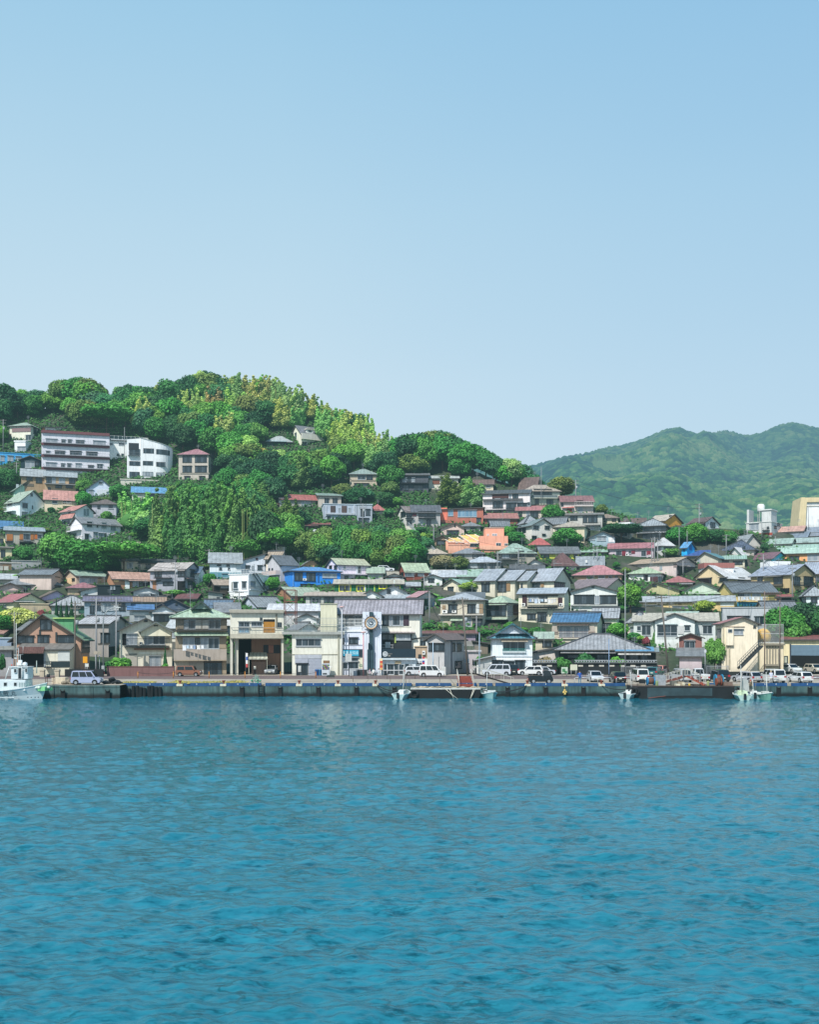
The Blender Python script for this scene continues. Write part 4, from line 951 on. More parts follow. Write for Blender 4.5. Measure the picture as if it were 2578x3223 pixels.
# ================================================================ lower town, right (tile 9)
tile(2018, 1650, 560/1725)
H('house','grey gabled house with stained wall; under the white modern block',(828,1160),(92,185,240),'gy','a9a39c','8e9498','',r=-30,d=9,xr=-.1)
H('house','house with dark blue and pink patched roof; right of the grey gable',(776,1165),(150,232,305),'hip','9d978f','5a6a85','985,215,1010,232,d',r=12,d=9,rs='tile')
H('house','white roofed gabled house; behind the teal gable house',(858,1178),(226,290,320),'gy','b7b5b2','e4e4e4','',r=34,d=9)
H('house','large pale mint roofed house; behind the orange house',(1225,1780),(188,262,330),'gx','a69c8a','9fc8b4','',d=9)
h=H('house','orange walled house with pale mint roof; at the right picture edge',(1368,1780),(222,268,385),'gx','cf9468','b5dcc4','1435,312,1533,355,d 1612,295,1725,355,c 1405,330,1425,350,o,b07040',d=8)
H('house','turquoise gabled house with maroon roof; before the orange house',(988,1425),(265,325,395),'gx','4fb3c4','93596a','1305,350,1357,382,w 1130,340,1260,380,q,cfd6d8 1000,362,1125,384,q,d5dadb 1030,366,1110,384,c',r=28,d=8)
H('house','tall narrow building wrapped in bright blue sheeting; below the green trees',(393,520),(168,215,320),'gx','2a9adf','3aa4e4','410,225,425,265,t,16507c 468,200,490,250,t,1d6aa6',r=28,d=4,xr=0)
H('house','low house under dark blue sheeting; beside the bright blue wrapped building',(435,655),(262,318,350),'sb','7c7a76','2c62b8','',d=6)
H('house','grey house with teal gable roof; behind the pale green roofed cream house',(538,845),(260,320,435),'gy','aaa698','5aa3ad','545,335,575,370,c 600,395,640,420,q,c9c7c0',r=20,d=7,xr=-.2)
H('house','cream house with pale green corrugated roof; in front of the teal gable',(612,1005),(300,345,425),'sb','bdb6a2','a8d2bd','675,352,742,385 785,355,852,380,d 892,362,985,388,d 640,356,670,390,q,d4d2cc',d=7,rs='corr')
h=H('house','tan gabled hall with bright white roof; in the middle of the right town',(503,1125),(385,512,625),'gy','bdab88','ececeb','548,525,686,590,d 765,518,865,552,d 942,518,1000,548,d 545,515,690,524,a,7b7466 762,508,868,516,a,7b7466 1060,525,1110,560,d',r=34,d=12,rs='corr')
h=H('house','big tan house with blue grey corrugated roof; right of the white roofed hall',(1065,1695),(385,478,680),'gx','a8946f','98a2b4','1285,515,1375,580,d 1475,510,1540,585,d 1575,510,1665,590,d 1545,512,1572,592,q,c0ac8a 1130,515,1180,555,d 1205,495,1380,508,a,6d675c 1478,565,1540,590,K 1578,568,1665,592,K 1265,580,1380,600,T,5a5348 1290,620,1440,670,G',r=30,d=11,rs='corr')
H('house','tan house with blue grey roof; cut by the right edge behind the big tan house',(1575,1800),(362,465,600),'gx','a8987c','9aa4b3','1690,510,1740,560,d',d=8,rs='corr',r=10)
H('house','small low house with red hip roof; before the tan gabled hall',(222,503),(500,550,610),'hip','8d7f70','c9605c','370,568,500,580,a,c2c4c4 280,575,330,600,d',d=6)
H('house','olive gabled house with pale edged roof; left in the lower right town',(12,372),(552,632,695),'gy','a39d78','b9c0c2','112,582,152,602,d 130,656,146,668,d',d=7,xr=-.3)
H('house','grey green gabled house with dark roof edges; in front of the tan hall',(362,822),(552,652,705),'gy','a9b4a6','5c6468','425,658,820,676,a,b4d0b0',d=8)
h=H('house','yellow gabled house with dark tile roof and laundry balcony; above the grey block',(742,1312),(560,648,800),'gx','bba66c','5f686e','905,655,935,700,q,9c9a6c 1000,655,1060,700,c 1075,658,1160,700,c 1240,660,1300,735,q,777244 940,660,1000,700,d',r=-24,d=8,rs='tile',cap=True)
h.el(TU(932),TV(700),TU(1222),TV(745),'R'); h.el(TU(930),TV(746),TU(1212),TV(796),'t','2f7f9c')
NAMED['laundry_house']=h
H('shed','tiny red roofed shed; right of the laundry balcony house',(1318,1455),(684,710,800),'sb','2c3230','c4473e','',d=4,cat='shed')
h=H('house','white house with arched windows and grey tile roof; at the right edge',(1538,1790),(600,672,805),'hip','c3cbd0','8d969b','1560,705,1600,790,d 1645,705,1710,760,d',rs='tile',r=-8,d=8)
H('house','long tan house with grey roof; in front of the olive gable',(-20,905),(688,738,855),'gx','c0a878','9aa0a4','22,785,208,852,c 305,795,400,850,c 402,795,512,850,c 362,765,392,785,t,a88a58 268,742,276,850,P,a8987c 770,745,900,790,q,d0cdc4',d=8)
for xx in (790,822,852): h_=MB()
H('house','long cream house with pale roof and three windows groups; above the brown kiosk',(-72,742),(855,928,1205),'gx','b5b9b6','c4bda8','5,978,95,1075 -40,985,0,1030 530,978,590,1062,s,c2c6c6 597,980,690,1062 5,968,100,978,t,5d8a88 580,968,700,976,t,5d8a88 160,1150,350,1200,G',d=9,key='creamlong')
h=H('house','cream gabled wing with big windows; in the middle of the long cream house',(135,520),(858,925,1200),'gy','c0c3c0','c4bda8','155,975,352,1082 357,980,412,1065,s 420,980,476,1032 155,966,352,974,t,5d8a88 155,1085,520,1110,q,b4b8b6 345,1148,352,1200,P',d=6,Y=NAMED['creamlong'].Y-1.2)
h=H('house','grey concrete two storey block; behind the beige three storey house',(776,1248),(802,806,1065),'flat','9b9ea1','9b9ea1','835,892,1050,925,d 1098,892,1200,975,w 1118,975,1285,1032,R 1115,1036,1290,1056,T,b8a888',r=-3,d=9)
m=MB();
for q in range(9):
 z=h.h*.25+q*.62; m.box(h.w/2+.4,.3,z,h.w/2+1.9,.36,z+.08)
for q in (0.4,1.9): m.box(h.w/2+q,.28,0,h.w/2+q+.08,.38,h.h*.85)
m.build('metal_screen',plain('3c4850',.5,.3),h.root)
H('kiosk','small brown kiosk house with cross window; in front of the long cream house',(368,590),(1052,1090,1215),'gy','7c5650','6d7274','418,1132,524,1208,w 402,1112,528,1120,t,a89488',d=4,cat='kiosk',Y=165,zb=DECK)
h=H('shed','pinkish storage shed with grey moss roof; below the brown kiosk',(372,588),(1206,1288,1408),'sb','a99ca0','74787a','',d=5,cat='shed',Y=158.5,o=.6)
# beige three storey building with outside stair
hb=H('shop','beige three storey house with pink roof; beside the outside steel stair',(720,1130),(895,955,1422),'gy','ccc0ab','cf6a66','835,1015,880,1050,w 895,1018,990,1068,c 738,1018,775,1110,d 750,1285,768,1330,d 822,990,1004,998,t,7d6a5c 828,1172,892,1180,t,a89c86 738,1110,775,1125,t,8b8478 1088,980,1112,1000,d',r=-11,d=6,xr=.18,cat='building',Y=162,zb=DECK)
m=MB(); a=hb.face(TU(860),TV(1080));
f,g,a0,z0_,a1,z1_=hb.rect(TU(822),TV(1172),TU(892),TV(1000)); m.box(a0,-.45,z0_,a1,.02,z1_); m.build('bay',hb.wallm,hb.root)
f,g,a0,z0_,a1,z1_=hb.rect(TU(836),TV(1015),TU(880),TV(1050)); m=MB(); m.box(a0,-.52,z0_,a1,-.44,z1_); o=m.build('window',ALU(),hb.root); m=MB(); m.box(a0+.08,-.54,z0_+.08,a1-.08,-.5,z1_-.08); m.build('pane',glass_mat('dark'),o)
for (xx,ya,yb_) in ((790,960,1190),(820,1180,1400),(848,1180,1400)): hb.el(TU(xx),TV(ya),TU(xx+6),TV(yb_),'P','b5ab94')
hx=H('shop','low beige wing with railed roof deck; right of the beige three storey house',(1128,1380),(1150,1154,1420),'flat','bfb39a','a8a294','1205,1355,1345,1372,T,8c8474 1205,1160,1400,1172,T,8c8474',d=8,cat='building',Y=162.6,zb=DECK)
for k in range(5): hx.el(TU(1213+k*28),TV(1180),TU(1216+k*28),TV(1355),'P','8b8474')
m=MB(); n=26
for k in range(n+1): x=-hx.w/2+hx.w*k/n; m.box(x-.02,-.1,hx.h+.1,x+.02,-.06,hx.h+3.2)
for z in (.15,1.6,3.15): m.box(-hx.w/2,-.11,hx.h+z,hx.w/2,-.05,hx.h+z+.06)
m.build('railing',plain('c2c4c4',.5),hx.root)
m=MB(); A=[(TU(958),TV(1395)),(TU(1180),TV(1170))]
Yq=159.2; kq=Yq/F
p0=Vector((wx(A[0][0],Yq),Yq,wz(A[0][1],Yq))); p1=Vector((wx(A[1][0],Yq),Yq,wz(A[1][1],Yq)))
so=empty('staircase',tuple((p0.x,p0.y,DECK)),0,'dark steel outside staircase rising to the deck of the beige building','staircase'); base=Vector((p0.x,p0.y,DECK))
m=MB()
for dy in (0,1.1): m.obox(p0-base+Vector((0,dy,-.1)),p1-base+Vector((0,dy,-.1)),.08,.35)
for k in range(24):
 t=(k+.5)/24; q=p0.lerp(p1,t)-base; m.box(q.x-.2,0,q.z-.05,q.x+.2,1.1,q.z)
m.build('steps',plain('40474a',.5,.4),so)
m=MB()
for dy in (0,1.1):
 m.obox(p0-base+Vector((0,dy,1.0)),p1-base+Vector((0,dy,1.0)),.06,.06); m.obox(p0-base+Vector((0,dy,.5)),p1-base+Vector((0,dy,.5)),.04,.04)
 for k in range(12): t=k/11; q=p0.lerp(p1,t)-base; m.box(q.x-.02,dy-.02,q.z,q.x+.02,dy+.02,q.z+1)
m.build('handrail',plain('5a6266',.5,.4),so)
# yellow tank on the deck
p=hx.pt(-hx.w*.28,2,hx.h+.12); m=MB(); m.lathe([(.1,0),(.8,.05),(1.2,.4),(1.3,1.1),(1.1,1.8),(.7,2.2),(.1,2.4)],seg=16)
tag(m.build('tank',plain('e0b04a',.55,0,.3),None,p),'round yellow tank standing on the railed roof deck','tank')
hg=H('garage','long cream garage with red roof and wide roller door; at the right edge',(1382,1900),(1082,1126,1395),'sb','cbbd98','a84a44','1452,1168,1800,1272,g,6d8494 1452,1272,1800,1393,G 1440,1160,1452,1393,t,36404a 1385,1275,1425,1345,d 1392,1285,1415,1340,t,b0b4a0',d=9,Y=170,cat='garage')
# ================================================================ lower town, centre right (tile 8)
tile(1500, 1650, 560/1725)
h=H('house','cream house with laundry balcony and blue grey metal roof; centre of the town',(408,895),(612,660,982),'gx','c4bda9','aab8c4','445,685,490,792,m,3c2028 495,682,790,700,t,6a645a 500,685,600,750,c 605,685,690,750,d 790,710,832,792,m,3c2028 440,765,475,795,x 803,765,838,795,x 495,725,790,795,K 425,800,850,818,a,b5b09c 490,868,575,922,d 585,855,682,940,d 578,830,590,950,P,c9c2b0 680,830,690,950,P,c9c2b0',r=10,d=6)
NAMED['lh2']=h
H('house','blue tile roofed house with curtained windows; right of the laundry balcony house',(732,1218),(852,935,1180),'gx','b9b1a0','2f7fb4','800,990,935,1095,c 942,990,1085,1095,c 737,985,792,1062,s,b0a498 1088,985,1145,1062,s,b0a498 780,968,1095,978,a,8a7060 735,1040,1150,1102,R,6a4a44',r=9,d=7,rs='tile',cap=True)
h=H('house','white two storey house with turquoise tile roof; left of the parked sedans',(138,542),(1010,1088,1425),'hip','c2c9d2','3a9cb4','255,1138,472,1225,w 238,1116,495,1136,a,c9b89a 150,1320,255,1400,d 262,1330,365,1405,d 375,1320,470,1410,d 138,1272,540,1284,t,d0d6dc 150,1300,540,1318,q,cfcfca',r=-3,d=8,rs='tile',Y=159,zb=DECK,cap=True,o=.7)
h.el(TU(250),TV(1205),TU(477),TV(1232),'R','2f8f86')
m=MB(); wG=h.w*.27; m.prism([(-wG*1.25,-.3,h.h+.5),(wG*1.25,-.3,h.h+.5),(0,-.3,h.h+h.rise+.5)],(0,5,0),0); m.build('gable',wall_mat('b4bcc4'),h.root)
m=MB()
for sg in (-1,1): m.poly([(sg*(wG*1.6),-.8,h.h+.25),(0,-.8,h.h+h.rise+.7),(0,5,h.h+h.rise+.7),(sg*(wG*1.6),5,h.h+.25)][::sg],0,[(0,3),(0,0),(5,0),(5,3)]); m.obox((sg*(wG*1.6),-.8,h.h+.3),(0,-.8,h.h+h.rise+.75),.35,.3,0)
m.build('gable_roof',roof_mat('3a9cb4','tile'),h.root)
H('house','small cream house with pale tin roof; between the turquoise and the blue roof',(572,735),(1040,1098,1230),'gx','b5aa94','a9bda8','638,1140,730,1185,d 600,1130,735,1140,t,6d675c',d=6,Y=176)
H('house','low white lean-to house; left of the wide old tile roof',(548,800),(1195,1250,1345),'sr','b7afa8','5c5552','',d=6,Y=168)
h=H('house','wide old house with weathered grey tile hip roof; behind the tiled wall',(800,1625),(1065,1192,1425),'hip','2c2f30','8d8f92','880,1265,1120,1300,d 1165,1262,1300,1320,d',d=11,rs='tile',Y=163,zb=DECK,cap=True,o=1.0)
h.el(TU(815),TV(1212),TU(1400),TV(1246),'a','8a8c90')
H('house','low annex with sky blue roof and white awning; right of the wide old tile roof',(1375,1690),(1196,1240,1425),'sb','353637','3fa6d8','1480,1262,1570,1325,d 1590,1262,1660,1325,d 1390,1262,1440,1325,d 1372,1242,1690,1262,a,ddd9cf',d=6,Y=160,zb=DECK)
H('house','low shed house with grey green roof; right behind the sky blue roof',(1660,1740),(1205,1245,1425),'sb','3b3a38','7f8f90','',d=6,Y=163,zb=DECK)
H('house','grey house with pale green gable and roll blinds; left of the laundry balcony house',(88,418),(690,745,975),'hip','a8a698','b4cfae','98,785,288,888,d 288,785,343,888,c 85,765,300,782,a,b4cfae 88,905,385,922,a,b4cfae 100,925,340,970,G 352,780,415,880,t,5a3f36',r=22,d=7)
m=MB();
H('shed','low white garage with slanted roof; left of the turquoise roofed house',(0,148),(1282,1330,1428),'sr','b9b9b6','a7a9a8','15,1345,130,1420,g,b4b6b6',d=5,Y=158.5,zb=DECK,cat='garage')
# ================================================================ lower town, left (tile 5)
tile(0, 1650, 560/1725)
H('house','low white roofed house; at the left edge above the grey hip roof',(-40,150),(482,540,600),'sb','9d978c','d4d8dc','',d=6)
H('house','grey tile roofed house with pinkish gable; upper left of the lower town',(190,622),(437,480,640),'gx','b5a59c','717a82','535,508,580,516,t,5a5450',r=24,d=7,rs='tile')
H('house','grey house with wide slate hip roof; left in the lower town',(62,598),(488,570,660),'hip','a0a09c','7b8186','320,585,480,640,q,b0b0ac 395,598,455,608,d 480,595,520,640,d 240,590,300,640,d',d=8)
H('house','pink walled gable house; at the left edge before the slate hip roof',(-30,228),(562,610,690),'gy','b79f98','7d8084','48,640,215,656,t,8b8580',d=7,xr=.0)
H('house','pale yellow gabled house with red roof; at the left edge of the lower town',(-50,445),(662,742,835),'gy','bdbb9c','cc5a62','252,684,268,696,d 0,785,65,825,c 125,738,325,752,a,c9cac4 20,742,70,760,t,8d8a80',r=-28,d=8)
H('house','lilac gabled house with brown roof; right of the red roofed pale yellow house',(330,662),(640,705,745),'gy','b5a9c4','7a6a58','',r=-14,d=7,xr=.1)
H('house','tan house with pale green ribbed roof; in the upper lower town left',(626,1030),(442,488,620),'gx','ab9682','a3c2ae','770,525,860,570,c 862,525,942,570,c 700,528,726,546,d 740,516,985,524,t,6d5f58 640,520,700,580,q,c4a884',r=-22,d=7)
H('house','house with dusky pink hip roof; before the tan pale green roofed house',(655,958),(562,606,695),'hip','a8957f','c06a78','775,620,800,650,c 820,625,840,650,d',d=6)
H('house','long brown house with salmon roof; in the upper lower town',(1030,1605),(457,520,645),'gx','977057','dfa184','1285,550,1345,602,c 1390,555,1480,600,d 1535,560,1590,580,d 1240,535,1595,552,a,d9a184 1105,535,1150,560,q,c9a878 1350,552,1388,605,d',r=-12,d=8)
H('house','black boxy house with white upper storey; before the salmon roofed brown house',(945,1165),(585,592,700),'flat','1f292d','2a3438','1070,598,1088,630,c 1100,598,1116,630,c',d=6)
H('house','small white upper storey with slanted roof; above the black boxy house',(1098,1256),(524,556,640),'sl','c6d0d6','a7b4b8','1112,552,1160,586,w',d=5)
H('house','white low wing with grey roof; left of the black boxy house',(782,948),(600,655,705),'sr','c2c4c4','76807c','820,672,850,695,d',d=5)
H('house','grey gable end house; below the long salmon roof',(1292,1540),(600,642,715),'gy','aab0b4','6d7478','1300,655,1470,668,t,c9cccc 1340,680,1440,698,c 1460,682,1525,700,d',d=6)
H('house','blue grey house with purple tile roof; behind the curved street lamp',(818,1268),(695,738,925),'gx','8d99a3','6f6a80','920,760,975,835,m,3a4550 980,760,1015,850,s,a9b0b4 1022,762,1095,835,c 1100,765,1150,835,s 1155,770,1215,835,d 870,790,915,860,d',d=7,rs='tile',cap=True)
H('house','grey house with weathered tile gable roof; left of the purple tile roof',(500,890),(690,772,900),'hip','a0a29e','989c9e','800,785,815,797,d 760,805,858,860,t,3a6a5c 862,790,885,850,c',d=7,rs='tile')
H('house','blue grey low house with tan tile roof; right of the purple tile roof',(1262,1600),(700,742,800),'gx','98a2a8','c49a72','',d=6,rs='tile')
H('house','white gabled house with blue tile front roof; behind the twin gabled house',(1470,1695),(782,838,955),'gy','b9c1c8','3d7fb8','1490,880,1640,940,d 1475,850,1700,866,a,c9ccc9',d=7,rs='tile')
H('house','low house with bright blue sheeted roof; left of the white blue gabled house',(1255,1475),(782,838,950),'sb','9a9e9e','3f86c8','1300,885,1400,935,c 1265,860,1465,872,t,c9ccc9',d=6)
H('house','dark navy gabled house; behind the blue sheeted roofs',(1490,1850),(712,800,860),'gy','4b5664','39444e','1700,760,1720,780,d',d=8,rs='tile')
H('house','low beige flat roofed carport; left of the pointed cypresses',(195,500),(765,772,870),'flat','a6967e','b5a78e','',d=6,cat='carport')
H('house','old house with whitish tile roof and blue sheeting; behind the tall street lamp',(760,1245),(888,955,1290),'gx','8b8580','b9b9bc','975,1055,1110,1150,d 950,1150,1130,1165,t,6a6660 1045,1190,1115,1290,d',r=24,d=9,rs='tile')
h=H('house','wall of bright blue corrugated sheets; left under the whitish tile roof',(772,974),(950,954,1062),'flat','3b84bc','3b84bc','',d=2.5,cat='shed',fnd=0,Y=186)
h.root['label']='bright blue corrugated sheet clad shed left under the whitish tile roof'; h.root['category']='shed'; h.root.name='shed'
m=MB();
for k in range(13): x=-h.w/2+h.w*k/12; m.box(x-.09,-.09,0,x+.09,-.001,h.h)
m.build('corrugation',plain('5ba0d4',.5),h.root)
# big tan gabled building with green roof
h=H('warehouse','big tan gabled building with green roof; left on the waterfront',(128,868),(866,1098,1410),'gy','9d7d6b','93bc86','388,925,503,1022,d 165,1082,330,1150,d 362,1076,478,1150,d 558,1078,722,1150,d 796,1105,868,1195,d 380,1022,388,1078,P,2e3a3e 538,1045,546,1142,P,2e3a3e 782,1200,900,1245,t,6f6058 60,1150,160,1300,G',r=12,d=8,Y=160,zb=DECK,xr=-.12,o=.75,cat='warehouse')
m=MB(); m.box(h.w*.1,1.5,h.h+1,h.w*.36,5,h.h+h.rise*.8); o=m.build('dormer',wall_mat('5a9068',True),h.root); m=MB(); m.box(h.w*.06,1.1,h.h+h.rise*.8,h.w*.4,5.2,h.h+h.rise*.8+.18); m.build('dormer_roof',plain('b5d27e',.5),o)
h=H('shed','low shed with grey roof and rusty awning; before the big tan gabled building',(178,722),(1155,1222,1408),'sb','b9b4a2','74706a','180,1255,430,1385,G 440,1230,560,1325,q,c4bfae 562,1230,678,1325,s,c9cdc9 440,1330,495,1378,K 495,1330,678,1384,t,1d3034 426,1250,440,1385,t,a8b0b4',r=12,d=4.5,Y=156,zb=DECK,cat='shed',o=.4)
f,g,a0,z0_,a1,z1_=h.rect(TU(184),TV(1186),TU(435),TV(1248))
m=MB(); m.poly([(a0,-1.3,z0_),(a1,-1.3,z0_),(a1,-.05,z1_),(a0,-.05,z1_)],0,[(0,1.5),(6,1.5),(6,0),(0,0)]); m.poly([(a0,-.05,z1_-.06),(a1,-.05,z1_-.06),(a1,-1.3,z0_-.06),(a0,-1.3,z0_-.06)]); m.build('awning',roof_mat('6b3a28','corr'),h.root)
# twin gabled house with black balcony
h=H('house','cream twin gabled house with long black balcony; behind the reddish wall',(1160,1668),(905,1020,1405),'gy','c2bcac','7d8280','1400,925,1430,942,d 1225,1062,1330,1165,c 1395,1075,1480,1165,c 1482,1075,1600,1165,w 1205,1105,1640,1180,K,1c1f22 1300,1200,1640,1215,T,8a5c48 1220,1275,1330,1378,s,b3aca0 1383,1272,1445,1380,s,c2bcae 1445,1275,1560,1380,c 1215,1252,1330,1266,t,8c8a82 1345,1235,1610,1258,q,cfccc0 1350,1045,1640,1062,t,5b6460 1185,1060,1225,1170,G 1352,1140,1378,1170,x',d=8,Y=161,zb=DECK,xr=0,o=.7)
f,g,a0,z0_,a1,z1_=h.rect(TU(1365),TV(955),TU(1655),TV(1030))
m=MB(); am=(a0+a1)/2; m.prism([(a0,-.8,z0_-.9),(a1,-.8,z0_-.9),(a1,-.8,z0_),(am,-.8,z1_),(a0,-.8,z0_)],(0,.78,0)); o=m.build('front_gable',wall_mat('cdc6b0'),h.root)
m=MB()
for sg,e in ((-1,a0-.4),(1,a1+.4)):
 m.poly([(e,-1.4,z0_-.2),(am,-1.4,z1_+.15),(am,.5,z1_+.15),(e,.5,z0_-.2)][::(1 if sg<0 else -1)],0,[(0,2),(0,0),(2,0),(2,2)]); m.obox((e,-1.4,z0_-.25),(am,-1.4,z1_+.1),.1,.25,1)
m.build('gable_roof',[roof_mat('7d8280','seam'),plain('6b7270',.7)],o)
m=MB(); m.box(am-.35,-.84,z0_+.55*(z1_-z0_),am+.35,-.79,z0_+.7*(z1_-z0_)); m.build('vent',DARK(),o)
h=H('warehouse','plain blue grey metal warehouse; at the left picture edge on the waterfront',(-40,172),(1100,1104,1412),'flat','8c9bae','a9b4c0','',d=9,Y=161,zb=DECK,ribs=True,cat='warehouse')
h=H('shed','small grey shed with moss edged flat roof; at the left picture edge',(-30,112),(1208,1226,1440),'sb','9c9a9a','8a8578','',d=5,Y=152,zb=DECK,cat='shed')
H('house','low house with salmon tin roof; left behind the big tan building',(-30,130),(1012,1052,1110),'gx','a59c84','c98a74','',d=6,r=20)
# ================================================================ lower town, centre left (tile 6)
tile(500, 1650, 560/1725)
H('house','small beige flat topped hut; behind the white roofed balcony house',(160,286),(320,326,372),'flat','aaa08e','aaa08e','198,345,220,362,d',d=4)
h=H('house','dark house with red and white roof and balconies; right of the round green trees',(-85,412),(368,438,665),'gx','8c8d95','d0c4bc','185,438,258,505,d 262,442,296,508,s,a8a4a0 298,442,350,508,d 352,442,385,510,s -40,445,30,510,d -30,480,130,520,K,3a3436 205,515,335,530,a,b06a5a 180,550,270,640,G 280,560,400,630,d 40,560,140,590,d',r=26,d=9)
h=H('house','low house with salmon painted front; beneath the dark balcony house',(-60,135),(520,552,645),'sb','a8734f','d59a80','-20,560,60,585,d 75,560,125,588,d',d=5)
H('house','small house with dark red roof; above the light green hip roof',(172,425),(672,712,765),'gx','6a5650','8e4a4a','330,735,355,760,d',r=14,d=6)
H('house','narrow grey box house; left of the white flat house',(478,618),(662,672,790),'sl','8c8f8c','9aa09c','560,705,590,770,d',d=5)
H('house','open tan roofed house; left of the white flat house',(495,700),(532,580,705),'gx','3b3630','c0a890','600,600,680,620,t,8d9498 510,600,590,690,G',d=7,r=-10)
H('house','white blue house with grey sloping roof; below the dark bamboo grove',(492,798),(272,362,540),'gx','c2c8d4','8b9398','565,385,605,402,d 655,388,688,406,d 585,418,612,440,d 670,420,690,442,d 535,480,570,520,c 610,480,670,520,c 495,465,800,540,q,53808c 725,372,830,384,a,c9ccc2',d=8)
H('house','house with pale yellow slanting roof; right of the white blue house',(782,1030),(282,365,485),'sr','b9bdc4','cfd2ae','940,325,962,348,m,4d2f36 840,402,882,435,d 955,400,1006,442,d 900,400,925,440,c 1000,380,1030,470,q,a8abb0',d=7)
H('house','grey gabled house with dark slate roof and small dormer; right of the pale yellow roof',(1032,1345),(296,382,560),'gx','aaa8ac','5d646c','1065,425,1078,440,d 1095,425,1108,440,d 1140,400,1190,412,t,6d6f74 1032,455,1195,490,N,b0a09c',r=-26,d=8)
H('house','tan gable house; between the dark slate roof and the blue house',(1322,1556),(350,408,430),'gy','b98f6e','7d8488','',r=-14,d=8,xr=.1)
# white cube house with outside stair
h=H('house','tall white cube house with roof railing; in the centre left of the town',(682,1062),(478,484,745),'flat','f0f0f2','e2e4e8','722,560,767,622,w 805,555,850,620,w 722,628,767,645,c 885,555,935,612,c 1010,565,1026,622,d 800,700,845,735,c 705,560,712,640,P 865,485,868,700,P,d9dade 870,600,1065,636,R 640,650,860,655,t,c4c6ca',r=30,d=8.5)
p=[h.pt(a,b_,h.h+.1) for a,b_ in ((-h.w/2,0),(h.w/2,0),(h.w/2,h.d),(-h.w/2,h.d))]
m=MB(); q=[(-h.w/2,0),(h.w/2,0),(h.w/2,h.d)]
for i in range(2):
 a,b_=Vector((*q[i],h.h)),Vector((*q[i+1],h.h))
 for z in (.5,1.1): m.obox(a+Vector((0,0,z)),b_+Vector((0,0,z)),.05,.05)
 for k in range(14): c=a.lerp(b_,k/13); m.box(c.x-.025,c.y-.025,h.h,c.x+.025,c.y+.025,h.h+1.1)
m.build('railing',WHITE(),h.root)
m=MB();
for dy in (.3,1.1): m.obox((h.w/2+dy,1.2,h.h+.2),(h.w/2+dy,6.2,h.h*.42),.08,.22)
for k in range(16): t=k/15; m.box(h.w/2+.3,1.2+5*t-.15,h.h+.2-(h.h*.58+.2)*t,h.w/2+1.1,1.2+5*t+.15,h.h+.26-(h.h*.58+.2)*t)
m.build('outside_stair',plain('454b52',.5,.3),h.root)
# bright blue house
h=H('house','long bright blue house with sky blue roof; centre left of the town',(1198,1760),(408,442,622),'hip','2d78c4','3d9be4','1315,472,1395,545,d 1430,475,1520,550,d 1585,482,1725,518,c 1372,582,1510,604,d 1350,452,1500,466,t,6f93c4 1395,525,1430,545,x 1540,480,1552,560,P,2a66a8 1296,450,1302,600,P,5a9be0',r=-14,d=8)
H('house','brown brick house with pale green gable roof; behind the scaffold',(1118,1600),(604,682,765),'gx','8c6a52','a3b59a','1280,705,1338,755,c 1410,705,1445,755,c',r=-28,d=8)
H('house','long flat beige roofed house; right of the brown brick house',(1425,1990),(658,700,790),'sb','a9a8a2','d4bda6','1465,712,1570,770,d 1480,715,1560,765,c 1600,712,1700,760,d 1800,720,1900,765,c',d=7)
H('house','grey gable house with tile roof; behind the flat roofed building with open ground floor',(790,1212),(697,790,840),'gx','9fa6b4','82888c','',r=-28,d=8,rs='tile')
h=H('house','low house with white sheet metal roofs; behind the scaffold tower',(1060,1575),(768,830,1000),'gx','a9a8a8','dadbe0','',d=7,r=6)
H('house','white sheet metal clad shed; right behind the scaffold tower',(1330,1530),(862,905,1010),'gy','d0d4dc','d8dbe0','',d=5,cat='shed')
# three storey balcony house, light green hip-gable roof
h=H('house','three storey house with light green metal roofs and balconies; on the waterfront',(162,655),(785,880,1470),'hip','8f8270','bcd9b8',
 '175,900,240,1018,s,877c6c 243,925,282,1015,c 283,925,355,1015,w 357,925,412,1015,s,b9b5ac 420,925,482,1015,s,b9b5ac 483,925,600,1015,w 602,900,660,1018,s,877c6c 163,945,668,1022,K,45423e 150,1046,672,1078,a,bcd9b8 160,1095,230,1200,q,8a7d6b 232,1100,348,1205,c 350,1100,400,1205,d 402,1100,478,1205,c 480,1100,585,1205,w 586,1095,650,1200,q,8a7d6b 145,1210,655,1312,N,948a80 150,1318,290,1465,q,a29a8c 292,1318,435,1465,g,a39c90 438,1340,612,1465,d 440,1318,612,1340,t,8c8274 150,885,668,905,t,a89a84',
 d=9,Y=157,zb=DECK,o=.9,cap=True)
m=MB(); wG=h.w*.12; m.prism([(-wG*1.2,.9,h.h+h.rise*.62),(wG*1.2,.9,h.h+h.rise*.62),(0,.9,h.h+h.rise*1.25)],(0,3.6,0)); m.build('gable',wall_mat('6d7d78'),h.root)
m=MB();
for sg in (-1,1): m.poly([(sg*wG*1.7,.5,h.h+h.rise*.5),(0,.5,h.h+h.rise*1.32),(0,4.5,h.h+h.rise*1.32),(sg*wG*1.7,4.5,h.h+h.rise*.5)][::sg],0,[(0,2),(0,0),(4,0),(4,2)]); m.obox((sg*wG*1.7,.5,h.h+h.rise*.52),(0,.5,h.h+h.rise*1.35),.3,.25,1)
m.build('gable_roof',[roof_mat('bcd9b8','seam'),plain('3f4a48',.6)],h.root)
NAMED['balc']=h
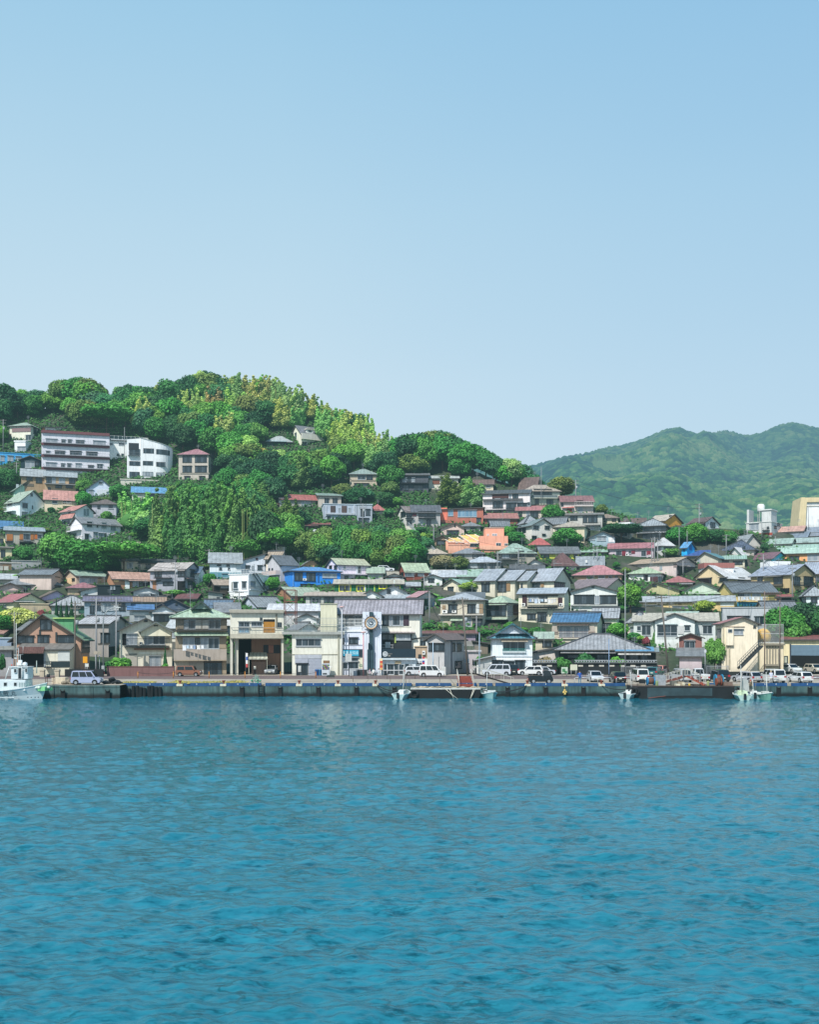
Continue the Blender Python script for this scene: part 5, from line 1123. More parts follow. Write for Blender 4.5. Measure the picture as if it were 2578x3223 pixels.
# flat building with open ground floor
h=H('shop','flat roofed building with open ground floor and ochre door; on the waterfront',(692,1210),(826,840,1112),'flat','c2beb0','a9a598',
 '772,945,880,995,w 895,945,1003,988,w 1014,945,1125,1050,p,b07a2a 1014,920,1125,944,G 1142,950,1190,995,d 980,905,1003,925,d 700,998,1200,1060,R,a9a8a0 692,1062,1210,1104,T,bdb6a4 772,1000,880,1052,b 1133,870,1140,1000,P,8a8474 688,832,1212,858,T,a8a294',d=10,Y=156.5,zb=None,cat='building',fnd=0)
r=h.root; zg=DECK-h.z0
m=MB();
for a,b_ in ((692,716),(1188,1212),):
 x0=(TU(a)-TU(692))/(TU(1210)-TU(692))*h.w-h.w/2; x1=(TU(b_)-TU(692))/(TU(1210)-TU(692))*h.w-h.w/2; m.box(x0,0.02,zg,min(x1,h.w/2),.6,-.01); m.box(x0,9,zg,min(x1,h.w/2),9.6,-.01)
x0=(TU(735)-TU(692))/(TU(1210)-TU(692))*h.w-h.w/2; m.box(x0,.8,zg,x0+.55,8,-.01); m.build('ground_floor_frame',h.wallm,r)
xx=lambda p:(TU(p)-TU(692))/(TU(1210)-TU(692))*h.w-h.w/2
m=MB(); m.box(xx(895),3.5,zg,xx(1185),9.7,-.02); m.build('ground_floor_wall',wall_mat('8a6a58'),r)
m=MB(); m.box(xx(1015),3.42,-2.4,xx(1180),3.5,-1.0); m.build('window',DARK(),r)
m=MB(); m.box(xx(1065),3.40,-2.3,xx(1115),3.42,-1.05); m.build('shutter',plain('9c6a58',.7),r)
m=MB(); m.box(xx(1070),3.4,zg,xx(1180),3.5,-5.2); m.build('doorway',plain('0d0f10',.9),r)
m=MB(); m.box(xx(745),9.2,zg,xx(895),9.3,-.05); m.build('rear_wall',plain('16201c',.9),r)
m=MB(); m.poly([(xx(865),.9,zg+2.7),(xx(1055),.9,zg+2.7),(xx(1045),3.4,zg+3.6),(xx(880),3.4,zg+3.6)],0,[(0,2),(3,2),(3,0),(0,0)]); m.box(xx(865),.85,zg+2.5,xx(1055),1,zg+2.69)
m.box(xx(868),.95,zg,xx(868)+.1,1.05,zg+2.5); m.box(xx(1045),.95,zg,xx(1045)+.1,1.05,zg+2.5); m.build('porch_roof',roof_mat('d4d6c0','tile'),r)
m=MB(); m.box(xx(905),1.0,zg,xx(1035),1.1,zg+2.1); m.build('entrance',plain('3a2c24',.7),r)
m=MB(); m.box(xx(918),.93,zg+.9,xx(940),.96,zg+1.4); m.build('notice',plain('d8d4c8',.7),r)
NAMED['flat']=h
# beige building with roof terrace
h=H('shop','beige two storey building with roof terrace and vending machine; on the waterfront',(1292,1782),(1048,1052,1472),'flat','c4c2b5','9fa39c',
 '1328,1110,1570,1180,w 1318,1262,1578,1300,t,b5b9c0 1320,1302,1448,1350,s,a9adb8 1450,1302,1575,1468,g,a9adb8 1332,1350,1446,1468,d 1350,1370,1378,1430,X,c9ccc8 1290,1256,1750,1262,t,b5b19e 1735,1060,1745,1465,P,a8a694',d=9,Y=156,zb=DECK,cat='building')
m=MB(); m.box(-h.w/2-1.6,-.5,h.h-.25,h.w/2+.3,h.d,h.h+.2); m.build('terrace_slab',wall_mat('8f918c'),h.root)
m=MB(); n=44
for k in range(n+1): x=-h.w/2-1.5+(h.w+1.7)*k/n; m.box(x-.02,-.42,h.h+.2,x+.02,-.38,h.h+2.4)
for z in (.3,1.3,2.35): m.box(-h.w/2-1.5,-.43,h.h+z,h.w/2+.2,-.37,h.h+z+.06)
m.build('railing',plain('a8adaa',.5),h.root)
m=MB(); x0=h.w/2-(TU(1782)-TU(1568))*h.Y/F; m.box(x0,.6,h.h+.2,x0+(TU(1727)-TU(1568))*h.Y/F,5,wz(TV(772),156.6)-h.z0); m.build('stair_tower',wall_mat('bdb9a2'),h.root)
m=MB(); m.box(x0-.12,.48,wz(TV(772),156.6)-h.z0,x0+(TU(1727)-TU(1568))*h.Y/F+.12,5.1,wz(TV(766),156.6)-h.z0); m.build('coping',wall_mat('a6a292'),h.root)
NAMED['beige']=h
# ================================================================ lower town, centre (tile 7)
tile(1000, 1650, 560/1725)
H('house','white pink two storey house with pale yellow roof; right of the bright blue house',(88,492),(326,382,545),'gx','c9bfca','c9cfae','112,405,140,430,d 160,403,190,435,d 250,402,270,440,c 388,405,420,475,w 370,400,386,480,s,d0d6dc 225,435,485,482,B 365,498,390,530,s 395,505,435,532,d 258,505,300,532,d',r=-22,d=7)
H('house','small white house with pale green roof; right of the pale yellow roof',(485,636),(412,465,535),'gx','b7b7b4','b5ccb4','505,495,600,532,c',d=6)
H('house','brown roofed low house with white gable; beside the parked white car',(655,830),(475,505,560),'gy','b0b2b4','5a4340','660,508,820,520,t,4c3c3a',d=5)
h=H('house','long dark green house with yellow window frames; centre of the town',(165,828),(532,570,665),'gx','1f5c3c','cfc6b0','205,585,322,652,y 375,595,452,650,y 592,585,672,625,y 752,588,802,632,y 455,570,462,650,P,d4dad4 545,575,556,650,P,bcd85a 738,540,744,600,P,d4dad4',d=7)
H('house','grey metal roofed small house; right of the dark green house',(830,985),(558,592,645),'gx','5c3f3a','b8c0c4','835,595,900,640,c',d=5)
H('house','white gabled house with blue tile roof; behind the clock wheel building',(595,872),(590,655,720),'gy','cdd3dc','3a72a4','672,630,710,668,d',d=7,rs='tile',o=.7)
H('house','pale gable house with blue ridge; left of the white blue tiled gable',(408,625),(636,690,740),'gy','cdcfcb','4478a0','',d=7,rs='tile')
H('house','house with grey standing seam roof; directly behind the long tile roof',(430,935),(682,745,790),'gx','b9b6a8','a7b4bc','',r=20,d=7)
H('house','house with pink metal roof and grey wall; right of the clock wheel building',(882,1165),(645,700,870),'gx','a2a09c','d78a92','1030,728,1065,785,d',r=30,d=9)
H('house','grey house with hipped metal roofs and dark balconies; above the rusty roof',(1190,1665),(662,722,1010),'hip','ada595','aab2ba','1265,778,1352,858,d 1450,778,1535,862,d 1535,772,1566,862,s,c9ccc9 1568,772,1605,865,s,9c8468 1305,738,1336,760,d 1210,785,1240,850,s,9c8468 1210,830,1260,862,x 1305,832,1345,858,x 1175,866,1640,882,a,aea89a 1290,905,1410,935,a,b4cfae 1410,910,1490,990,c 1500,920,1600,990,d 1220,900,1290,990,q,a49b88',r=10,d=9)
NAMED['hipmetal']=h
H('shed','long low building with rusty red roof; above the grey waterfront house',(908,1530),(1035,1066,1130),'sb','8f8290','9a5248','1010,1080,1100,1110,q,a79aa8',d=6,cat='shed',Y=182)
# ================================================================ custom waterfront buildings (tile 7)
tile(1000, 1650, 560/1725)
def text_mesh(txt, size, mat, parent, loc, rot=(math.pi/2,0,0), name='lettering', ext=.01, align='CENTER', sp=1.0, sx=1.0):
 cu = bpy.data.curves.new(name, 'FONT'); cu.body = txt; cu.size = size; cu.extrude = ext; cu.align_x = align; cu.align_y = 'CENTER'; cu.space_character = sp; cu.resolution_u = 2
 tmp = bpy.data.objects.new('tmp', cu); COL.objects.link(tmp)
 dg = bpy.context.evaluated_depsgraph_get(); me = bpy.data.meshes.new_from_object(tmp.evaluated_get(dg)); bpy.data.objects.remove(tmp); bpy.data.curves.remove(cu)
 me.name = name; me.materials.clear(); me.materials.append(mat)
 o = link(name, me, parent, loc); o.rotation_euler = rot; o.scale = (sx,1,1); return o
hk=H('shop','long tile roofed harbour office with ship wheel tower; centre of the waterfront',(165,1010),(730,848,1470),'gx','c6c3b8','8f8a92',
 '208,882,258,978,c 260,886,355,978,d 357,882,432,978,w 625,882,690,980,d 692,882,722,980,c 724,882,798,980,w 800,882,830,980,c 832,880,884,982,m,43303c 195,860,430,872,t,9c988a 640,858,835,868,t,6f6c64 212,1100,258,1158,d 302,1100,392,1158,d 620,1062,905,1140,G 212,985,432,1060,q,aab3c6 620,985,905,1000,q,b9b6a8 622,1060,745,1200,G',
 rs='tile',r=5,d=8,Y=160,zb=DECK,o=.7,cap=True)
hk.el(TU(210),TV(990),TU(430),TV(1028),'B')
# blue-white projecting lower part on the left
tw=H('shop','blue white lower wing of the harbour office; left of the ship wheel tower',(205,438),(1030,1040,1470),'flat','bcc0ce','c8ccd6','212,1100,258,1158,d 302,1100,392,1158,d 212,1160,435,1172,t,c9ccd4 215,1210,437,1285,X,22313e 260,1292,292,1325,w 300,1292,396,1328,w 216,1340,292,1400,w 300,1332,396,1400,w 396,1290,437,1400,q,b9b5a2',r=0,d=2,Y=157.2,zb=DECK,cat='building')
f,g,a0,z0_,a1,z1_=tw.rect(TU(216),TV(1276),TU(398),TV(1218))
z0_,z1_=min(z0_,z1_),max(z0_,z1_)
m=MB(); m.box(a0,-.22,z0_,a1,-.165,z1_); o=m.build('sign_panel',plain('2a9fc0',.4,0,.15),tw.root)
text_mesh('鶴町観光協会',(z1_-z0_)*.62,plain('cfeef0',.5,0,.0),tw.root,((a0+a1)/2,-.23,(z0_+z1_)/2+.0),sx=(a1-a0)/((z1_-z0_)*.62*6.1))
f,g,a0,z0_,a1,z1_=tw.rect(TU(402),TV(1382),TU(432),TV(1355)); z0_,z1_=min(z0_,z1_),max(z0_,z1_)
text_mesh('02',(z1_-z0_)*1.3,plain('1f7a5c',.5,0,0),tw.root,((a0+a1)/2,-.09,(z0_+z1_)/2))
m=MB(); f,g,a0,z0_,a1,z1_=tw.rect(TU(212),TV(1030),TU(432),TV(985))
m=MB(); X0,X1=-tw.w/2,tw.w/2
for z in (.6,1.4,2.0): m.box(X0,-.1,tw.h+z,X1,-.04,tw.h+z+.07)
for k in range(20): x=X0+(X1-X0)*k/19; m.box(x-.02,-.09,tw.h+.1,x+.02,-.05,tw.h+2.0)
m.build('railing',WHITE(),tw.root)
# the ship wheel tower
Yt=156.4; k=Yt/F; xc=wx(TU(528),Yt); r=empty('tower',(xc,Yt,DECK),0,'pale blue tower slab with dark tapered column and a round ship wheel sign','tower')
X=lambda x:(TU(x)-TU(528))*k; Z=lambda y:(HV-TV(y))*k+CZ-DECK
m=MB(); m.box(X(436),0,0,X(616),2.4,Z(848)); m.build('wall',wall_mat('bdc2d0'),r)
m=MB()
for a in (470,495,545,575,600): m.box(X(a)-.012,-.01,0,X(a)+.012,.01,Z(850))
m.build('joint',plain('8f97aa',.8),r)
m=MB(); P=[(X(482),0),(X(545),0),(X(545),Z(1205)),(X(537),Z(1210)),(X(537),Z(850)),(X(502),Z(850)),(X(502),Z(1150)),(X(492),Z(1150)),(X(492),Z(1210)),(X(482),Z(1215))]
m.prism([(a,-.6,b) for a,b in P],(0,.59,0)); m.build('column',plain('2b4650',.7,0,.35,'weathered_steel_',1.2),r)
cxw,czw=X(520),Z(956); R=63*TILE[2]*k
m=MB()
for q in range(32):
 a=q/32*2*math.pi; b=(q+1)/32*2*math.pi
 for (ra,rb,mi,y) in ((R*.93,R*1.04,0,-.95),(R*.78,R*.93,1,-.9)):
  pa=[(cxw+math.cos(t)*rr,y,czw+math.sin(t)*rr) for t,rr in ((a,ra),(a,rb),(b,rb),(b,ra))]
  m.prism(pa[::-1],(0,.3,0),mi)
m.build('wheel_rim',[plain('4a3a34',.5),plain('d8b48c',.5)],r)
m=MB(); n=32; m.poly([(cxw+math.cos(-t)*R*.79,-.82,czw+math.sin(-t)*R*.79) for t in [q/n*2*math.pi for q in range(n)]][::-1]); m.prism([(cxw+math.cos(t)*R*.36,-.86,czw+math.sin(t)*R*.36) for t in [q/n*2*math.pi for q in range(n)]],(0,.1,0),1)
# crescent moon shaped emblem
cr=[(cxw+math.cos(t)*R*.21,-.9,czw+math.sin(t)*R*.21) for t in [math.radians(d_) for d_ in range(60,391,15)]]
cr2=[(cxw+R*.09+math.cos(t)*R*.15,-.9,czw+R*.09+math.sin(t)*R*.15) for t in [math.radians(d_) for d_ in range(375,74,-15)]]
m.poly((cr+cr2),2); m.build('wheel_face',[plain('c3ccd2',.5),plain('18384c',.5),plain('dfe4e6',.5)],r)
m=MB()
for q in range(12):
 if q in (3,9): continue
 t=q*math.pi/6; m.obox((cxw+math.cos(t)*R*1.02,-.8,czw+math.sin(t)*R*1.02),(cxw+math.cos(t)*R*1.42,-.8,czw+math.sin(t)*R*1.42),.07,.07)
m.build('wheel_spokes',plain('3a3436',.5),r)
for i,ch in enumerate('MANAZURU'):
 t=math.radians(158-i*136/7); text_mesh(ch,R*.30,plain('1d4a5e',.5,0,0),r,(cxw+math.cos(t)*R*.56,-.87,czw+math.sin(t)*R*.56),rot=(math.pi/2,-(t-math.pi/2),0),ext=.015)
for i,ch in enumerate('SINCE 1955'):
 pass
for i in range(9):
 t=math.radians(205+i*130/8); m=MB(); m.box(-.05,-.0,-.06,.05,.02,.06); o=m.build('lettering',plain('4a7a8a',.5,0,0),r,(cxw+math.cos(t)*R*.6,-.88,czw+math.sin(t)*R*.6)); o.rotation_euler=(0,-(t+math.pi/2),0)
HOUSES.append(('ship wheel tower',TU(436),TV(848),TU(616),TV(1470),Yt))
# café shop with black sign
hc=H('shop','low café front with long black sign board; right of the ship wheel tower',(617,950),(1298,1305,1468),'flat','b9c0c4','d6dde2','640,1355,668,1455,d 675,1355,740,1455,w 745,1355,780,1455,d 785,1355,840,1455,w 845,1355,885,1455,d 890,1355,915,1455,c 620,1296,950,1312,T,c9d6dc 620,1410,945,1418,t,c9ccd0 750,1325,808,1350,X,b9a888',d=5,Y=157,zb=DECK,cat='café')
zc=lambda y:(HV-TV(y))*157/F+CZ-DECK
m=MB(); m.box(-hc.w/2,-.5,zc(1292),hc.w/2,-.3,zc(1206)); sb=m.build('sign_board',plain('1b2f3b',.45,0,.15),hc.root)
kx=lambda x:(TU(x)-(TU(617)+TU(950))/2)*157/F
m=MB(); t_=[q/24*2*math.pi for q in range(24)]
for q in range(24):
 a,b=t_[q],t_[(q+1)%24]
 m.poly([(kx(655)+math.cos(a)*.30,-.53,zc(1256)+math.sin(a)*.30),(kx(655)+math.cos(b)*.30,-.53,zc(1256)+math.sin(b)*.30),(kx(655)+math.cos(b)*.42,-.53,zc(1256)+math.sin(b)*.42),(kx(655)+math.cos(a)*.42,-.53,zc(1256)+math.sin(a)*.42)])
m.poly([(kx(655)+math.cos(math.radians(d_))*.24,-.53,zc(1256)+math.sin(math.radians(d_))*.24) for d_ in range(60,391,15)]+[(kx(655)+.07+math.cos(math.radians(d_))*.16,-.53,zc(1256)+.07+math.sin(math.radians(d_))*.16) for d_ in range(375,74,-15)])
m.build('emblem',plain('c9cfd2',.5,0,0),hc.root)
m=MB(); m.box(kx(682),-.53,zc(1257),kx(722),-.51,zc(1253)); m.box(kx(682),-.53,zc(1279),kx(706),-.51,zc(1268)); m.build('lettering',plain('8d8a80',.5,0,0),hc.root)
H('house','white lean-to house with sloping roof; above the café sign',(735,1060),(1093,1155,1210),'sr','c6cbd2','b5bcc4','1000,1130,1045,1180,d 905,1150,930,1195,s',d=3,Y=160.5)
H('shed','small brown annex with air conditioner; between the café and the grey waterfront house',(945,1065),(1178,1186,1465),'flat','9b8873','a8957c','1015,1225,1042,1262,x 975,1260,1005,1290,d 945,1300,1062,1460,q,c4c6c6 965,1325,975,1345,d 990,1325,1000,1345,d',d=4,Y=158.6,zb=DECK,cat='annex')
H('house','glazed dark terrace with striped roof; between the tower and the rusty roof',(620,910),(1035,1060,1210),'sb','2c3034','b5a4a4','625,1065,735,1120,d 640,1125,740,1160,G 760,1065,900,1120,c 655,1140,705,1200,s 620,1165,735,1202,R 745,1060,752,1150,P,9cae5c',d=2.5,Y=159.4,rs='corr',cat='terrace')
hgw=H('house','plain grey waterfront house with brown roof; right of the café',(1062,1420),(1056,1104,1462),'gy','a19f9e','86685c','1075,1155,1232,1226,d 1298,1158,1332,1228,d 1350,1160,1395,1228,d 1330,1330,1395,1396,d 1200,1380,1245,1462,t,c4c6c4 1292,1105,1298,1460,P,6a6c76',r=22,d=9,xr=.0,Y=157,zb=DECK)
H('house','pinkish small building with railed terrace; right of the grey waterfront house',(1412,1580),(1225,1240,1462),'flat','a49da0','b5b2b0','1425,1300,1468,1340,b 1500,1310,1530,1360,d 1412,1168,1582,1225,R',d=6,Y=165,zb=DECK)
H('retaining_wall','rough dark rock cut; behind the railed terrace',(1520,1650),(1150,1160,1290),'sl','6b6256','4b5048','',d=4,cat='rock wall',Y=178)
# ---------------------------------------------------------------- low walls and fences
def lowwall(name,label,x0,x1,yt,yb,mat,cat,Y=None,th=.3,capm=None):
 Yw=Y or deck_Y(TV(yb)); kk=Yw/F; xa,xb=wx(TU(x0),Yw),wx(TU(x1),Yw); z=(HV-TV(yt))*kk+CZ
 m=MB(); m.box(xa,Yw,DECK-.3,xb,Yw+th,z)
 if capm: m.box(xa-.05,Yw-.06,z,xb+.05,Yw+th+.06,z+.1,1)
 o=m.build(name,[mat]+([capm] if capm else [])); return tag(o,label,cat)
tile(0,1650,560/1725)
lowwall('garden_wall','long reddish brown garden wall in front of the twin gabled house',1036,1690,1382,1472,wall_mat('694e4c'),'wall',capm=plain('6a4440',.8))
lowwall('fence','black board fence behind the silver van',628,1000,1404,1478,plain('1b2124',.8,0,.3),'fence')
lowwall('concrete_block','low pale concrete block on the quay beside the white fishing boat',500,632,1484,1545,wall_mat('b5a994'),'concrete block',th=1.2)
lowwall('bench','white plank barrier between two concrete posts by the low shed',428,545,1425,1440,plain('c9c8c4',.7),'barrier')
for x in (290,405,550):
 Yb=deck_Y(TV(1480)); m=MB(); xx_=wx(TU(x),Yb); m.box(xx_-.32,Yb,0,xx_+.32,Yb+.6,.95); m.prism([(xx_-.42,Yb-.08,.95),(xx_+.40,Yb-.08,.95),(xx_+.3,Yb-.08,1.15),(xx_-.3,Yb-.08,1.12)],(0,.75,0))
 o=m.build('boulder_post',wall_mat('a89d8a')); o.location=(0,0,DECK-.0); tag(o,'weathered pale concrete post by the low shed','post','weathered concrete posts by the low shed')
tile(1500,1650,560/1725)
def tiled_wall(x0,x1,label):
 Yw=157.5; xa,xb=wx(TU(x0),Yw),wx(TU(x1),Yw); z=(HV-TV(1345))*Yw/F+CZ
 t=empty('garden_wall',(xa,Yw,DECK),0,label,'wall'); w=xb-xa; h=z-DECK
 m=MB(); m.box(0,0,-.2,w,.35,h); m.build('wall',plain('202427',.85,0,.3,'charred_boards_'),t)
 m=MB()
 n=int(w/.42)
 for q in range(n):
  m.tube([(q*.42+.2,-.32,h+.12),(q*.42+.2,.17,h+.42)],.11,6)
 m.box(0,-.28,h+.02,w,.6,h+.1); m.box(0,.05,h+.35,w,.3,h+.52); m.build('tile_cap',plain('8e9294',.6,0,.35),t)
 m=MB()
 for q in range(int(w/1.7)): m.box(q*1.7+.5,-.02,h-.55,q*1.7+1.3,-.005,h-.3)
 m.build('vent',plain('c4c0b4',.8),t)
tiled_wall(552,778,'dark garden wall with tile cap, short piece left of the map boards')
tiled_wall(955,1750,'dark garden wall with tile cap, long piece before the wide old house')
lowwall('gate_post','dark stone gate post, left of two by the map boards',775,808,1310,1450,plain('23282b',.85),'gate post')
lowwall('gate_post','dark stone gate post, right of two by the map boards',925,955,1310,1450,plain('2a2f32',.85),'gate post')
tile(2018,1650,560/1725)
def panel_fence(x0,x1,yt,yb,label,col='a4a8ac',step=.18,Y=None):
 Yw=Y or deck_Y(TV(yb)); kk=Yw/F; xa,xb=wx(TU(x0),Yw),wx(TU(x1),Yw); h=(HV-TV(yt))*kk+CZ-DECK; w=xb-xa
 t=empty('fence',(xa,Yw,DECK),0,label,'fence'); m=MB()
 for z in (.1,h-.06): m.box(0,-.03,z,w,.03,z+.06)
 n=max(2,int(w/step))
 for q in range(n+1): m.box(w*q/n-.015,-.012,.1,w*q/n+.015,.012,h)
 m.build('rails',plain(col,.5),t)
 m=MB()
 for q in range(max(2,int(w/2))+1): e=w*q/max(2,int(w/2)); m.box(e-.04,.03,0,e+.04,.1,h+.05)
 m.build('posts',plain(col,.5),t)
panel_fence(344,640,1362,1440,'light grey mesh fence before the pinkish storage shed')
panel_fence(640,845,1372,1470,'light grey mesh fence left of the beige three storey house',Y=150)
panel_fence(-190,110,1378,1460,'low pale slatted fence behind the dark hatchback',col='b4b8ba')
lowwall('planter','low dark planter wall with pale edge under the beige house',850,1400,1428,1470,plain('2c3230',.9),'planter',capm=plain('c0b8a4',.8))
# ================================================================ vegetation
def leaf_material(name, base_mul=1.0):
 m, N, L, b = nt(name)
 oi = N.new('ShaderNodeObjectInfo'); at = N.new('ShaderNodeAttribute'); at.attribute_name = 'tone'
 sp = N.new('ShaderNodeSeparateColor'); L.new(at.outputs['Color'], sp.inputs[0])
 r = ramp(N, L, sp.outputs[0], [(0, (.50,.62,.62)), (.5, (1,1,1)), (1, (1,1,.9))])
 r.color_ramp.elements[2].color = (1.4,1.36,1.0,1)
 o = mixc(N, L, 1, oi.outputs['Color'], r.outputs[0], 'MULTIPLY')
 L.new(o, b.inputs['Base Color']); b.inputs['Roughness'].default_value = .6; b.inputs['Specular IOR Level'].default_value = .25
 tr = N.new('ShaderNodeBsdfTranslucent'); L.new(o, tr.inputs['Color']); mx = N.new('ShaderNodeMixShader'); mx.inputs[0].default_value = .22
 L.new(b.outputs[0], mx.inputs[1]); L.new(tr.outputs[0], mx.inputs[2]); L.new(mx.outputs[0], N['Material Output'].inputs['Surface'])
 return m
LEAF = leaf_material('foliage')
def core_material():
 m, N, L, b = nt('crown_shade_core'); oi = N.new('ShaderNodeObjectInfo')
 L.new(mixc(N, L, 1, oi.outputs['Color'], (.30,.36,.36), 'MULTIPLY'), b.inputs['Base Color']); b.inputs['Roughness'].default_value = 1; b.inputs['Specular IOR Level'].default_value = 0  # dark opaque core stands in for the shade inside the crown
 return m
CORE = core_material()
BARK = plain('5a4a3a', .9, 0, .3, 'bark_')
CULM = plain('8f9a5a', .7, 0, .3, 'culm_')
_ico = None
def ico(sub=1):
 import bmesh
 bm = bmesh.new(); bmesh.ops.create_icosphere(bm, subdivisions=sub+1, radius=1)
 v = np.array([x.co[:] for x in bm.verts]); f = np.array([[x.index for x in q.verts] for q in bm.faces]); bm.free(); return v, f
IV, IF = ico(1)
def foliage_mesh(name, P, Nn, S, T, cores=(), asp=1.0, droop=0., rng=None, zs=1.):
 """leaf quads at P with normals Nn, size S, tone T; dark inner cores"""
 rng = rng or np.random; n = len(P)
 Nn = Nn+rng.normal(0,.45,(n,3)); Nn /= np.linalg.norm(Nn,axis=1)[:,None]
 a = rng.normal(0,1,(n,3));
 if droop: a = a*(1-droop)+np.array([0,0,-1.])*droop
 a -= Nn*(a*Nn).sum(1)[:,None]; a /= np.linalg.norm(a,axis=1)[:,None]+1e-9; b = np.cross(Nn,a)
 a = a*S[:,None]*asp; b = b*S[:,None]; a[:,2] *= zs; b[:,2] *= zs
 V = np.stack([P-a*.9-b*.25, P-a*.1-b, P+a, P+a*.05+b],1).reshape(-1,3)
 V = [V]; nq = n; tone = [np.repeat(np.stack([T,T,T,np.ones(n)],1),4,0)]
 faces4 = np.arange(n*4).reshape(-1,4); off = n*4; tri = []
 for (c, r) in cores:
  r = np.atleast_1d(r)
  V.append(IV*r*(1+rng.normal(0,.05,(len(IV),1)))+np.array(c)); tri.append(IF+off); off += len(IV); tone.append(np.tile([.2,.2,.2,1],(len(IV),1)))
 V = np.concatenate(V); tri = np.concatenate(tri) if tri else np.zeros((0,3),int)
 me = bpy.data.meshes.new(name); me.vertices.add(len(V)); me.vertices.foreach_set('co', V.astype(np.float32).ravel())
 lp = np.concatenate([faces4.ravel(), tri.ravel()]).astype(np.int32); me.loops.add(len(lp)); me.loops.foreach_set('vertex_index', lp)
 ls = np.concatenate([np.arange(n)*4, n*4+np.arange(len(tri))*3]).astype(np.int32); lt = np.concatenate([np.full(n,4), np.full(len(tri),3)]).astype(np.int32)
 me.polygons.add(len(ls)); me.polygons.foreach_set('loop_start', ls); me.polygons.foreach_set('loop_total', lt)
 me.polygons.foreach_set('material_index', np.concatenate([np.zeros(n), np.ones(len(tri))]).astype(np.int32))
 ca = me.color_attributes.new('tone','FLOAT_COLOR','POINT'); ca.data.foreach_set('color', np.concatenate(tone).astype(np.float32).ravel())
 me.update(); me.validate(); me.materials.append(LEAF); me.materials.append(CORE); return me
def broad_mesh(seed, nl=18, nleaf=300, leaf=.056, flat=.85, spread=.62):
 """crown in the unit ball round (0,0,0): lobes of leaves"""
 R = np.random.RandomState(seed); cs = []
 for k in range(nl):
  for t in range(30):
   d = R.normal(0,1,3); d /= np.linalg.norm(d); d[2] = d[2]*.75+.18; p = d*spread*(.65+.45*R.rand()); p[2] *= flat
   if all(np.linalg.norm(p-q[0]) > .30 for q in cs): break
  cs.append((p, .27+.17*R.rand()))
 cs.append((np.array([0,0,.05]), .5))
 P=[];Nn=[];T=[]
 for c, r in cs:
  n = int(nleaf*(r/.35)**2); d = R.normal(0,1,(n*2,3)); d /= np.linalg.norm(d,axis=1)[:,None]; d = d[(d[:,2] > -.55)][:n]
  rr = r*(.74+.46*R.rand(len(d))); p = c+d*rr[:,None]*np.array([1,1,.85]); lt = R.normal(.48,.16)
  P.append(p); Nn.append(d+np.array([0,0,.25])); T.append(np.clip(lt+.28*d[:,2]+R.normal(0,.16,len(d)),0,1))  # lobe tops lighter: fresh growth, plus inner occlusion shade put into the tone
 P=np.concatenate(P);Nn=np.concatenate(Nn);T=np.concatenate(T)
 return foliage_mesh('crown',P,Nn,leaf*(.7+.7*R.rand(len(P))),T,[(c,r*.84*np.array([1,1,.85])) for c,r in cs],rng=R)
def bamboo_mesh(seed, npl=15):
 """feathery plumes in x,y -1..1, z 0..1 (z is the full height)"""
 R = np.random.RandomState(seed); P=[];Nn=[];T=[];S=[];cores=[]
 for k in range(npl):
  bx_, by_ = R.uniform(-.8,.8,2); hgt = .55+.45*R.rand(); lean = R.normal(0,.26,2); lt = R.normal(.5,.17)
  for q in np.linspace(.2,1,11):
   w = (.27*(1.06-q)**.6+.045)*(.7+.6*R.rand()); n = int(60+1900*w*w)
   cx, cy = bx_+lean[0]*q*q*1.5+R.normal(0,.06), by_+lean[1]*q*q*1.5+R.normal(0,.06); cz = q*hgt-.03*q
   d = R.normal(0,1,(n,3)); d /= np.linalg.norm(d,axis=1)[:,None]; rr = w*(.5+.6*R.rand(n))
   P.append(np.stack([cx+d[:,0]*rr, cy+d[:,1]*rr, cz+d[:,2]*rr*.33-.05*rr],1)); Nn.append(d+np.array([0,0,.35])); T.append(np.clip(lt+.30*d[:,2]+.25*(q-.6)+R.normal(0,.14,n),0,1)); S.append(.042*(.7+.7*R.rand(n)))  # puffs lighter on top, darker below: shading put into the leaf tone
   if q<.75: cores.append(((cx,cy,cz),np.array([w*.6,w*.6,w*.22])))
 cores.append(((0,0,.2),np.array([.75,.75,.24])))
 P=np.concatenate(P);Nn=np.concatenate(Nn);T=np.concatenate(T);S=np.concatenate(S)
 return foliage_mesh('crown',P,Nn,S,T,cores,asp=1.3,droop=.0,rng=R,zs=.34)
def trunk_mesh(seed, culm=False):
 R = random.Random(seed); m = MB()
 if culm:
  for k in range(7):
   x, y = R.uniform(-.7,.7), R.uniform(-.7,.7); m.tube([(x,y,0),(x*1.02,y,.35),(x*1.08,y*1.05,.7)],.022,5,0,.012)
  return m.mesh('culms',[CULM])
 # unit height 1 up to the crown centre
 m.tube([(0,0,-.15),(.02,.01,.3),(.0,.03,.75),(.02,.02,1)],.085,7,0,.05)
 for k in range(4):
  a = k*1.57+R.random(); m.tube([(0,0,.45+.1*k),(math.cos(a)*.22,math.sin(a)*.22,.75+.08*k),(math.cos(a)*.45,math.sin(a)*.45,.98+.06*k)],.04,5,0,.018)
 return m.mesh('trunk',[BARK])
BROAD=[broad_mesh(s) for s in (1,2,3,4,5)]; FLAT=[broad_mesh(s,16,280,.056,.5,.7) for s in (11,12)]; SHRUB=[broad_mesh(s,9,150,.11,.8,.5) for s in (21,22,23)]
BAMB=[bamboo_mesh(s) for s in (31,32,33,34)]
